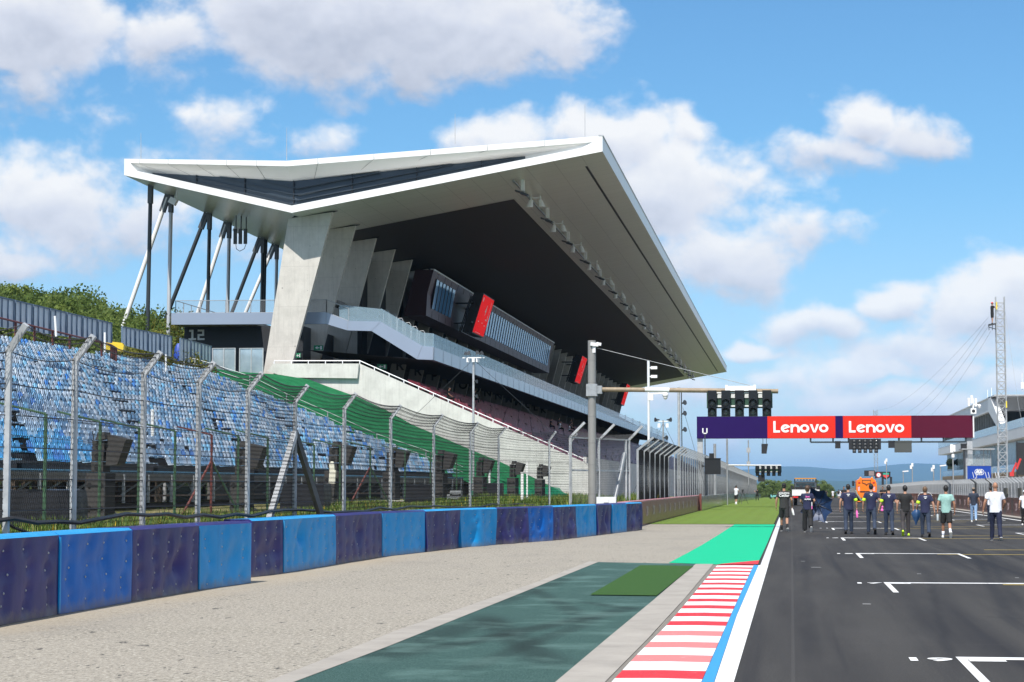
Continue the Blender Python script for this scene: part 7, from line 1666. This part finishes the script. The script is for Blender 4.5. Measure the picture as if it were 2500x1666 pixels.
b = MB(); b.box(-1.52,-1.25,3.9,4.05,1.9,2.5); b.box(-1.3,-1.1,3.95,4.0,2.3,2.36); b.build('mirror', black_p, SW, local=True)
b = MB(); b.tube([(-1.25,-.1,1.4),(-1.1,-.35,.95),(-.8,-.5,.5),(-.6,-.5,.2)],.12,10); b.build('suction_hose', mat('grey_hose',(.16,.18,.16),.6), SW, 40, local=True)
SW.location = fpos(2115.5,238)
SCO = thing('motor_scooter', 'pale turquoise motor scooter parked at the far end of the grass', 'scooter', (0,0,0))
b = MB(); b.prism([(-.65,0,.35),(-.1,0,.32),(.35,0,.28),(.45,0,.75),(.38,0,.8),(.22,0,.42),(0,0,.40),(-.1,0,.72),(-.6,0,.72),(-.75,0,.55)],(0,.34,0)); b.build('scooter_body', mat('turquoise_paint',(.20,.50,.52),.3), SCO, local=True)
b = MB(); b.box(-.6,-.05,.02,.32,.72,.82); b.build('seat', black_p, SCO, local=True); b = MB(); b.tube([(.42,.17,.7),(.32,.17,1.0)],.03,6); b.tube([(.32,-.12,1.02),(.32,.46,1.02)],.02,6); b.build('handlebar', dark_m, SCO, local=True)
for x in (-.5,.5): b = MB(); b.tube([(x,.1,.23),(x,.24,.23)],.23,14); b.build('wheel', black_p, SCO, 40, local=True)
SCO.location = fpos(1888,385); SCO.rotation_euler = (0,0,2.6)
# ================================================================== TREES
def leaf_mat(name, a, c, d):
    t = NT(name); at = t.nd('ShaderNodeAttribute', attribute_name='tone'); cc = t.mix(at.outputs['Fac'], a, c); n = t.noise(t.co(), .5, 3); cc = t.mix(t.ramp(n,[(.5,0.),(.75,.6)]), cc, d)
    t.fin(cc, .6, 0, .15)
    tr = t.nd('ShaderNodeBsdfTranslucent'); t.ln(cc, tr.inputs['Color']); mx = t.nd('ShaderNodeMixShader'); mx.inputs[0].default_value = .42; t.ln(t.p.outputs[0], mx.inputs[1]); t.ln(tr.outputs[0], mx.inputs[2]); t.ln(mx.outputs[0], t.n['Material Output'].inputs['Surface']); return t.mat
def crown_mesh(name, seed, nl, clumps, m, size, rx=2.4, rz=3.2, z0=5.2, gappy=.5):
    g = np.random.default_rng(seed); c = g.normal(size=(clumps,3)); c /= np.linalg.norm(c,axis=1,keepdims=True); c *= (g.random((clumps,1))**.4); c = c*np.array([rx,rx,rz])+np.array([0,0,z0]); c[:,2] += .3*g.normal(size=clumps)
    cr = g.uniform(.45,1.0,clumps)*rx*.42; tone = g.random(clumps)
    k = g.integers(0,clumps,nl); d = g.normal(size=(nl,3)); d /= np.linalg.norm(d,axis=1,keepdims=True); d *= (g.random((nl,1))**.45); P_ = c[k]+d*cr[k][:,None]*np.array([1,1,.8])
    u = g.normal(size=(nl,3)); u /= np.linalg.norm(u,axis=1,keepdims=True); w = np.cross(u,g.normal(size=(nl,3))); w /= np.linalg.norm(w,axis=1,keepdims=True); s_ = g.uniform(.6,1.3,nl)[:,None]*size
    V = np.stack([P_-u*s_,P_+w*s_*.6,P_+u*s_,P_-w*s_*.6],1).reshape(-1,3); F = np.arange(nl*4).reshape(-1,4); T_ = np.repeat(np.clip(tone[k]*.8+g.random(nl)*.3,0,1),4); cols = np.stack([T_,T_,T_,np.ones_like(T_)],-1)
    o = np_mesh(name, V, F, m, cols=cols); return o, c
mlA = leaf_mat('acacia_leaf', (.07,.12,.028), (.19,.25,.06), (.26,.26,.08)); mlB = leaf_mat('oak_leaf', (.06,.10,.032), (.15,.21,.055), (.20,.21,.07)); mlC = leaf_mat('yellowing_leaf', (.085,.105,.02), (.21,.21,.045), (.34,.27,.05)); m_bark = mat('bark', (.075,.055,.04), .9, 0, .3, 5)
protos = []
for i,(m,n,cl,sz,rx,rz) in enumerate(((mlA,15000,60,.085,2.7,3.0),(mlB,16000,54,.085,2.9,2.8),(mlA,6500,34,.085,2.2,3.4),(mlC,14000,54,.08,2.6,2.6))):
    t_ = thing('tree', 'tree', 'tree', (0,0,0)); c_o, cc = crown_mesh('crown', 11+i, n, cl, m, sz, rx, rz); c_o.parent = t_
    b = MB(); b.tube([(0,0,-.6),(.1,0,2.0),(.05,.1,4.2),(0,0,6.8)],[.22,.17,.12,.03],8)
    for q in cc[:14]: st = Vector((0,0,max(1.6,min(5.2,q[2]-1.6)))); b.tube([st,(st+Vector(q))/2+Vector((0,0,.15)),Vector(q)],[.07,.05,.02],5)
    b.build('trunk', m_bark, t_, 50, local=True); protos.append(t_)
place = []
r3 = random.Random(5)
sky_line = [(-60,664),(0,668),(22,668),(55,690),(90,672),(120,690),(165,672),(185,688),(215,712),(245,716),(290,722),(325,736),(360,738),(388,742)]
for i,(x,y) in enumerate(sky_line): place.append((x,y,r3.uniform(190,215),'skyline'))
for x in range(-90,412,24): place.append((x+r3.uniform(-8,8), float(np.interp(x,[q[0] for q in sky_line],[q[1] for q in sky_line]))+r3.uniform(16,30), r3.uniform(165,185),'mid'))
for x in range(-90,400,27): place.append((x+r3.uniform(-8,8), float(np.interp(x,[q[0] for q in sky_line],[q[1] for q in sky_line]))+r3.uniform(44,64), r3.uniform(138,155),'front'))
used = set()
for i,(x,y,Y,row) in enumerate(place):
    k = 2 if (row == 'skyline' and i in (4,6)) else (3 if x > 330 and row != 'skyline' else (3 if x > 395 else r3.choice((0,1,0))))
    p = atY(x,y,Y); zb = hill_z(p[0],Y); H_ = p[2]-zb; s_ = max(.45, H_/8.6)
    lab = {2:'thin airy tree rising above the wooded skyline', 3:'yellow green tree on the slope by the grandstand struts', 0:'feathery dark green tree', 1:'dense dark green tree'}[k]
    if k < 2: lab += {'skyline':' along the top of the wooded slope','mid':' in the middle of the wooded slope','front':' low on the slope behind the metal panels'}[row]
    grp = 'trees: '+lab
    if k not in used: o = protos[k]; used.add(k); o.location = (p[0],Y,zb); o.rotation_euler = (0,0,r3.random()*6); o['label'] = lab; o['group'] = grp
    else: o = dup(protos[k], (p[0],Y,zb), r3.random()*6.28, lab, None, grp)
    o.scale = (s_*.95,s_*.95,s_)
# bushes where the straight drops away
bt = thing('bush', 'light green willowy bush beyond the end of the straight, left side', 'bush', (0,0,0)); mlD = leaf_mat('willow_leaf', (.10,.15,.045), (.22,.29,.10), (.26,.29,.13))
c_o, cc = crown_mesh('crown', 77, 5200, 40, mlD, .11, 1.9, 2.1, 2.6); c_o.parent = bt; b = MB()
for q in cc[:16]: b.tube([(0,0,-.3),Vector(q)*.5+Vector((0,0,.3)),Vector(q)],[.06,.04,.015],5)
b.build('trunk', m_bark, bt, local=True)
for i,(x,y,Y) in enumerate(((1862,1176,525),(1875,1170,530),(1890,1172,528),(1903,1175,535),(1917,1172,540),(1930,1181,532),(1943,1184,545),(1956,1188,540),(1880,1190,505),(1900,1192,508),(1920,1195,510),(1995,1180,540),(2008,1171,545),(2021,1180,540),(2033,1193,545),(1985,1190,535),(1850,1186,515))):
    p = atY(x,y,Y); zb = gz(Y)-.2; s_ = (p[2]-zb)/5.0; left = x < 1970
    lab = ('light green willowy bush beyond the end of the straight, left side' if left else 'light green willowy bush beyond the truck, right side')
    o = bt if i == 0 else dup(bt,(0,0,0),r3.random()*6,lab); o.location = (p[0],Y,zb); o.scale = (s_*1.1,s_*1.1,s_); o['group'] = 'bushes '+('left of' if left else 'right of')+' the far end of the straight'
CL_W, SKY_T, SKY_L, HZ_C, SKY_S, EXPO, HAZE = 6.9, (.50,.80,.97,1), (.60,.76,.95,1), (4.9,6.6,8.7,1), .10, 0.55, 4.5e-5
# ================================================================== LIGHT, SKY, CAMERA
SUN_EL, SUN_AZ = 54.0, -9.0      # degrees; azimuth: sun stands behind the camera, this many degrees to its right (negative: left)
sd_ = Vector((math.sin(R(SUN_AZ))*math.cos(R(SUN_EL)), -math.cos(R(SUN_AZ))*math.cos(R(SUN_EL)), math.sin(R(SUN_EL))))
L = bpy.data.lights.new('sun', 'SUN'); L.energy = 4.2; L.angle = R(.53); L.color = (1.0,.955,.89)
lo = bpy.data.objects.new('sun', L); COL.objects.link(lo); lo.rotation_euler = sd_.to_track_quat('Z','Y').to_euler(); lo.location = (0,-50,80)
W = bpy.data.worlds.new('World'); SC.world = W; W.use_nodes = True; wt = W.node_tree; wt.nodes.clear()
def wn(typ, **kw):
    n = wt.nodes.new(typ)
    for k, v in kw.items(): setattr(n, k, v)
    return n
def m_(op, a, b=None, c=None, clamp=False):
    n = wn('ShaderNodeMath', operation=op, use_clamp=clamp)
    for i, v in enumerate((a,b,c)):
        if v is None: continue
        if hasattr(v,'links'): wt.links.new(v, n.inputs[i])
        else: n.inputs[i].default_value = v
    return n.outputs[0]
sky = wn('ShaderNodeTexSky', sky_type='NISHITA'); sky.sun_disc = False; sky.sun_elevation = R(SUN_EL); sky.sun_rotation = math.atan2(sd_.x, sd_.y); sky.altitude = 200; sky.air_density = 1.0; sky.dust_density = .6; sky.ozone_density = 2.0
tc = wn('ShaderNodeTexCoord'); nrm = wn('ShaderNodeVectorMath', operation='NORMALIZE'); wt.links.new(tc.outputs['Generated'], nrm.inputs[0])
sx = wn('ShaderNodeSeparateXYZ'); wt.links.new(nrm.outputs[0], sx.inputs[0])
az = m_('ARCTAN2', sx.outputs[0], sx.outputs[1]); el = m_('ARCSINE', sx.outputs[2])
az = m_('MULTIPLY', az, 57.29578); el = m_('MULTIPLY', el, 57.29578)       # degrees
def azel(x, y):
    d = _ray(x,y); return math.degrees(math.atan2(d[0],d[1])), math.degrees(math.asin(d[2]/np.linalg.norm(d)))
def cloud_field(name, DET):
    g = bpy.data.node_groups.new(name, 'ShaderNodeTree')
    for s_ in ('az','el'): g.interface.new_socket(s_, in_out='INPUT', socket_type='NodeSocketFloat')
    for s_ in ('density','height','gloom'): g.interface.new_socket(s_, in_out='OUTPUT', socket_type='NodeSocketFloat')
    gi, go = g.nodes.new('NodeGroupInput'), g.nodes.new('NodeGroupOutput')
    def m(op, a, b=None, c=None, clamp=False):
        n = g.nodes.new('ShaderNodeMath'); n.operation = op; n.use_clamp = clamp
        for i, v in enumerate((a,b,c)):
            if v is None: continue
            if hasattr(v,'links'): g.links.new(v, n.inputs[i])
            else: n.inputs[i].default_value = v
        return n.outputs[0]
    A, E_ = gi.outputs[0], gi.outputs[1]
    cv = g.nodes.new('ShaderNodeCombineXYZ'); g.links.new(A, cv.inputs[0]); g.links.new(m('MULTIPLY',E_,1.3), cv.inputs[1])
    def noise(scale, det, rough, off, dist=0, typ='ShaderNodeTexNoise'):
        n = g.nodes.new(typ); n.inputs['Scale'].default_value = scale; n.inputs['Detail'].default_value = det; n.inputs['Roughness'].default_value = rough
        v = g.nodes.new('ShaderNodeVectorMath'); v.operation = 'ADD'; g.links.new(cv.outputs[0], v.inputs[0]); v.inputs[1].default_value = off; g.links.new(v.outputs[0], n.inputs['Vector'])
        if typ != 'ShaderNodeTexNoise': n.feature = 'F1'; n.normalize = True; n.inputs['Lacunarity'].default_value = 2.2; return n.outputs['Distance']
        n.inputs['Distortion'].default_value = dist; return n.outputs['Fac']
    n1 = noise(.55, DET, .56, (3.1,7.7,1.3), .15); vo = noise(1.25, 2, .45, (9,2,5), 0, 'ShaderNodeTexVoronoi'); wrp = noise(.45, 3, .5, (5,1,8)); wrp2 = noise(.45,3,.5,(1,9,2))
    Aw = m('ADD', A, m('MULTIPLY', m('SUBTRACT',wrp,.5), 2.0)); Ew = m('ADD', E_, m('MULTIPLY', m('SUBTRACT',wrp2,.5), 1.3))
    tot = None; W_ = None; H_ = None; G_ = None
    for (x, y, rx, ry, s_, flat, gl) in BLOBS:
        a0, e0 = azel(x, y); k = 57.29578/FPX
        dx = m('DIVIDE', m('SUBTRACT', Aw, a0), rx*k); dy0 = m('DIVIDE', m('SUBTRACT', Ew, e0), ry*k)
        dy = m('MULTIPLY', dy0, m('ADD', 1.0, m('MULTIPLY', m('LESS_THAN', dy0, 0.0), flat))) if flat else dy0
        f = m('MULTIPLY', m('SUBTRACT', 1.0, m('SQRT', m('ADD', m('MULTIPLY',dx,dx), m('MULTIPLY',dy,dy)))), s_)
        tot = f if tot is None else m('SMOOTH_MAX', tot, f, .10)
        w = m('POWER', m('MAXIMUM', m('ADD', f, .35), .001), 3.0); h = m('MULTIPLY', w, m('MAXIMUM', m('MINIMUM', dy0, 1.2), -1.2)); q = m('MULTIPLY', w, gl)
        W_ = w if W_ is None else m('ADD', W_, w); H_ = h if H_ is None else m('ADD', H_, h); G_ = q if G_ is None else m('ADD', G_, q)
    far = m('SUBTRACT', m('MULTIPLY', m('GREATER_THAN', m('ABSOLUTE', m('ADD',A,7.8)), 19.0), .45), .35)   # elsewhere: scattered cumulus
    tot = m('MAXIMUM', m('MAXIMUM', tot, far), -.75)
    d = m('ADD', m('MULTIPLY', tot, .95), m('MULTIPLY', m('SUBTRACT', n1, .5), 1.15)); d = m('ADD', d, m('MULTIPLY', m('SUBTRACT', .38, vo), .30))
    g.links.new(d, go.inputs[0]); g.links.new(m('DIVIDE', H_, W_), go.inputs[1]); g.links.new(m('DIVIDE', G_, W_), go.inputs[2]); return g
BLOBS = [  # pixel column, row of each cloud's heart, half sizes, weight, flatness of the base, gloom: where the clouds stand in the sky that day
  (880,20,590,255,1.1,.15,.12),(1200,60,300,165,.75,.2,.10),(420,70,160,140,.55,.2,.12),(90,40,240,200,.9,.1,.08),(60,190,120,120,.3,0,.25),
  (110,500,330,170,.62,.2,.10),(330,540,200,110,.40,.2,.15),(40,640,180,80,.35,.2,.2),(250,330,60,130,.16,0,.3),
  (560,310,110,95,.28,.2,.12),(760,350,90,45,.22,0,.1),
  (1230,330,170,70,.60,.3,-.05),(1470,350,200,110,.80,.2,.0),(1640,480,230,180,.70,.2,.08),(1680,310,70,50,.45,.2,.0),(1730,630,230,130,.60,.25,.12),(1800,690,160,90,.45,.3,.15),(1960,560,150,90,.30,.1,.2),
  (2130,300,140,100,.80,.35,.05),(2070,375,170,75,.60,.3,.22),(2210,340,130,90,.55,.3,.15),
  (2380,760,210,110,.85,.4,.0),(2500,700,150,120,.80,.3,-.05),(2180,740,110,75,.70,.4,.0),(2010,800,150,70,.62,.5,.12),(2300,860,330,70,.55,.4,.3),(1850,862,85,42,.80,.6,.0),
  (2120,920,150,60,.75,.6,.05),(2320,905,130,60,.65,.5,.05),(2460,930,170,75,.6,.5,.1),(2150,990,380,60,.50,.3,.2),(1720,980,320,65,.40,.3,.25),(1900,940,160,50,.4,.3,.15),(1950,1060,700,45,.06,0,.2),(560,600,200,60,.10,0,.2)]
cf = cloud_field('cloud_field', 9); cfs = cloud_field('cloud_field_soft', 5)
def field(a, e, g=None):
    n = wn('ShaderNodeGroup'); n.node_tree = g or cfs
    for i, v in enumerate((a,e)): wt.links.new(v, n.inputs[i])
    return n.outputs
F0 = field(az, el, cf); d0 = F0[0]; ds0 = field(az, el)[0]; d1 = field(m_('ADD', az, .05), m_('ADD', el, .38))[0]
def sm(v, a, b):
    n = wn('ShaderNodeMapRange', interpolation_type='SMOOTHSTEP'); n.inputs[1].default_value = a; n.inputs[2].default_value = b; wt.links.new(v, n.inputs[0]); return n.outputs[0]
alpha = sm(d0, -.05, .36)
shade = m_('ADD', m_('MULTIPLY', F0[1], -.50), F0[2])                      # bases are greyer than tops
shade = m_('ADD', shade, m_('MULTIPLY', m_('SUBTRACT', d1, ds0), .70))       # puffs: the side turned up to the sun is bright
shade = m_('ADD', shade, m_('MULTIPLY', sm(ds0, .15, 1.0), .26))
shade = m_('ADD', shade, .16, None, True)
cr = wn('ShaderNodeValToRGB'); wt.links.new(shade, cr.inputs[0])
cr.color_ramp.elements.new(.45)
for q, (p, c) in zip(list(cr.color_ramp.elements), ((0,(CL_W,CL_W*.995,CL_W*.99,1)),(.45,(CL_W*.74,CL_W*.77,CL_W*.86,1)),(1,(CL_W*.43,CL_W*.47,CL_W*.58,1)))): q.position = p; q.color = c
def mixc(f, a, b, mode='MIX'):
    n = wn('ShaderNodeMix', data_type='RGBA', blend_type=mode)
    for i, v in ((0,f),(6,a),(7,b)):
        if hasattr(v,'links'): wt.links.new(v, n.inputs[i])
        else: n.inputs[i].default_value = v
    return n.outputs[2]
tint = mixc(1.0, sky.outputs[0], mixc(sm(el, 10.0, 0.0), SKY_T, SKY_L), 'MULTIPLY')
hz = sm(el, 9.0, -.5); tint = mixc(m_('MULTIPLY', hz, .35), tint, HZ_C)
clc = mixc(m_('MULTIPLY', sm(el, 7.0, 0.0), .28), cr.outputs[0], HZ_C)
fin_ = mixc(m_('MULTIPLY', alpha, .94), tint, clc)
bg = wn('ShaderNodeBackground'); bg.inputs['Strength'].default_value = SKY_S; wt.links.new(fin_, bg.inputs[0]); ow = wn('ShaderNodeOutputWorld'); wt.links.new(bg.outputs[0], ow.inputs[0])
try: W.cycles.sampling_method = 'MANUAL'; W.cycles.sample_map_resolution = 512
except Exception: pass
# haze
if HAZE > 0:
    b = MB(); b.box(-17500,17500,-200,33000,-62,340); hm = bpy.data.materials.new('thin_haze'); hm.use_nodes = True; hn = hm.node_tree; hn.nodes.remove(hn.nodes['Principled BSDF'])
    pv = hn.nodes.new('ShaderNodeVolumePrincipled'); pv.inputs['Color'].default_value = (.34,.62,1.0,1); pv.inputs['Density'].default_value = HAZE; pv.inputs['Anisotropy'].default_value = 0.0
    hn.links.new(pv.outputs[0], hn.nodes['Material Output'].inputs['Volume']); tag(b.build('haze', hm), kind='stuff')
cam = bpy.data.cameras.new('camera'); co = bpy.data.objects.new('camera', cam); COL.objects.link(co); cam.sensor_width = 36; cam.lens = FPX/2500*36; cam.clip_end = 40000; cam.clip_start = .1
M = Matrix.Identity(4)
for i in range(3): M[i][0], M[i][1], M[i][2], M[i][3] = RT[i], UP[i], -FW[i], ORG[i]
co.matrix_world = M; SC.camera = co
SC.view_settings.view_transform = 'Standard'; SC.view_settings.look = 'None'; SC.view_settings.exposure = EXPO; SC.view_settings.gamma = 1; SC.view_settings.use_curve_mapping = False
SC.cycles.max_bounces = 8; SC.cycles.transparent_max_bounces = 16; SC.cycles.use_denoising = True; SC.cycles.denoising_prefilter = 'ACCURATE'; SC.cycles.denoising_input_passes = 'RGB_ALBEDO_NORMAL'; SC.cycles.volume_bounces = 0
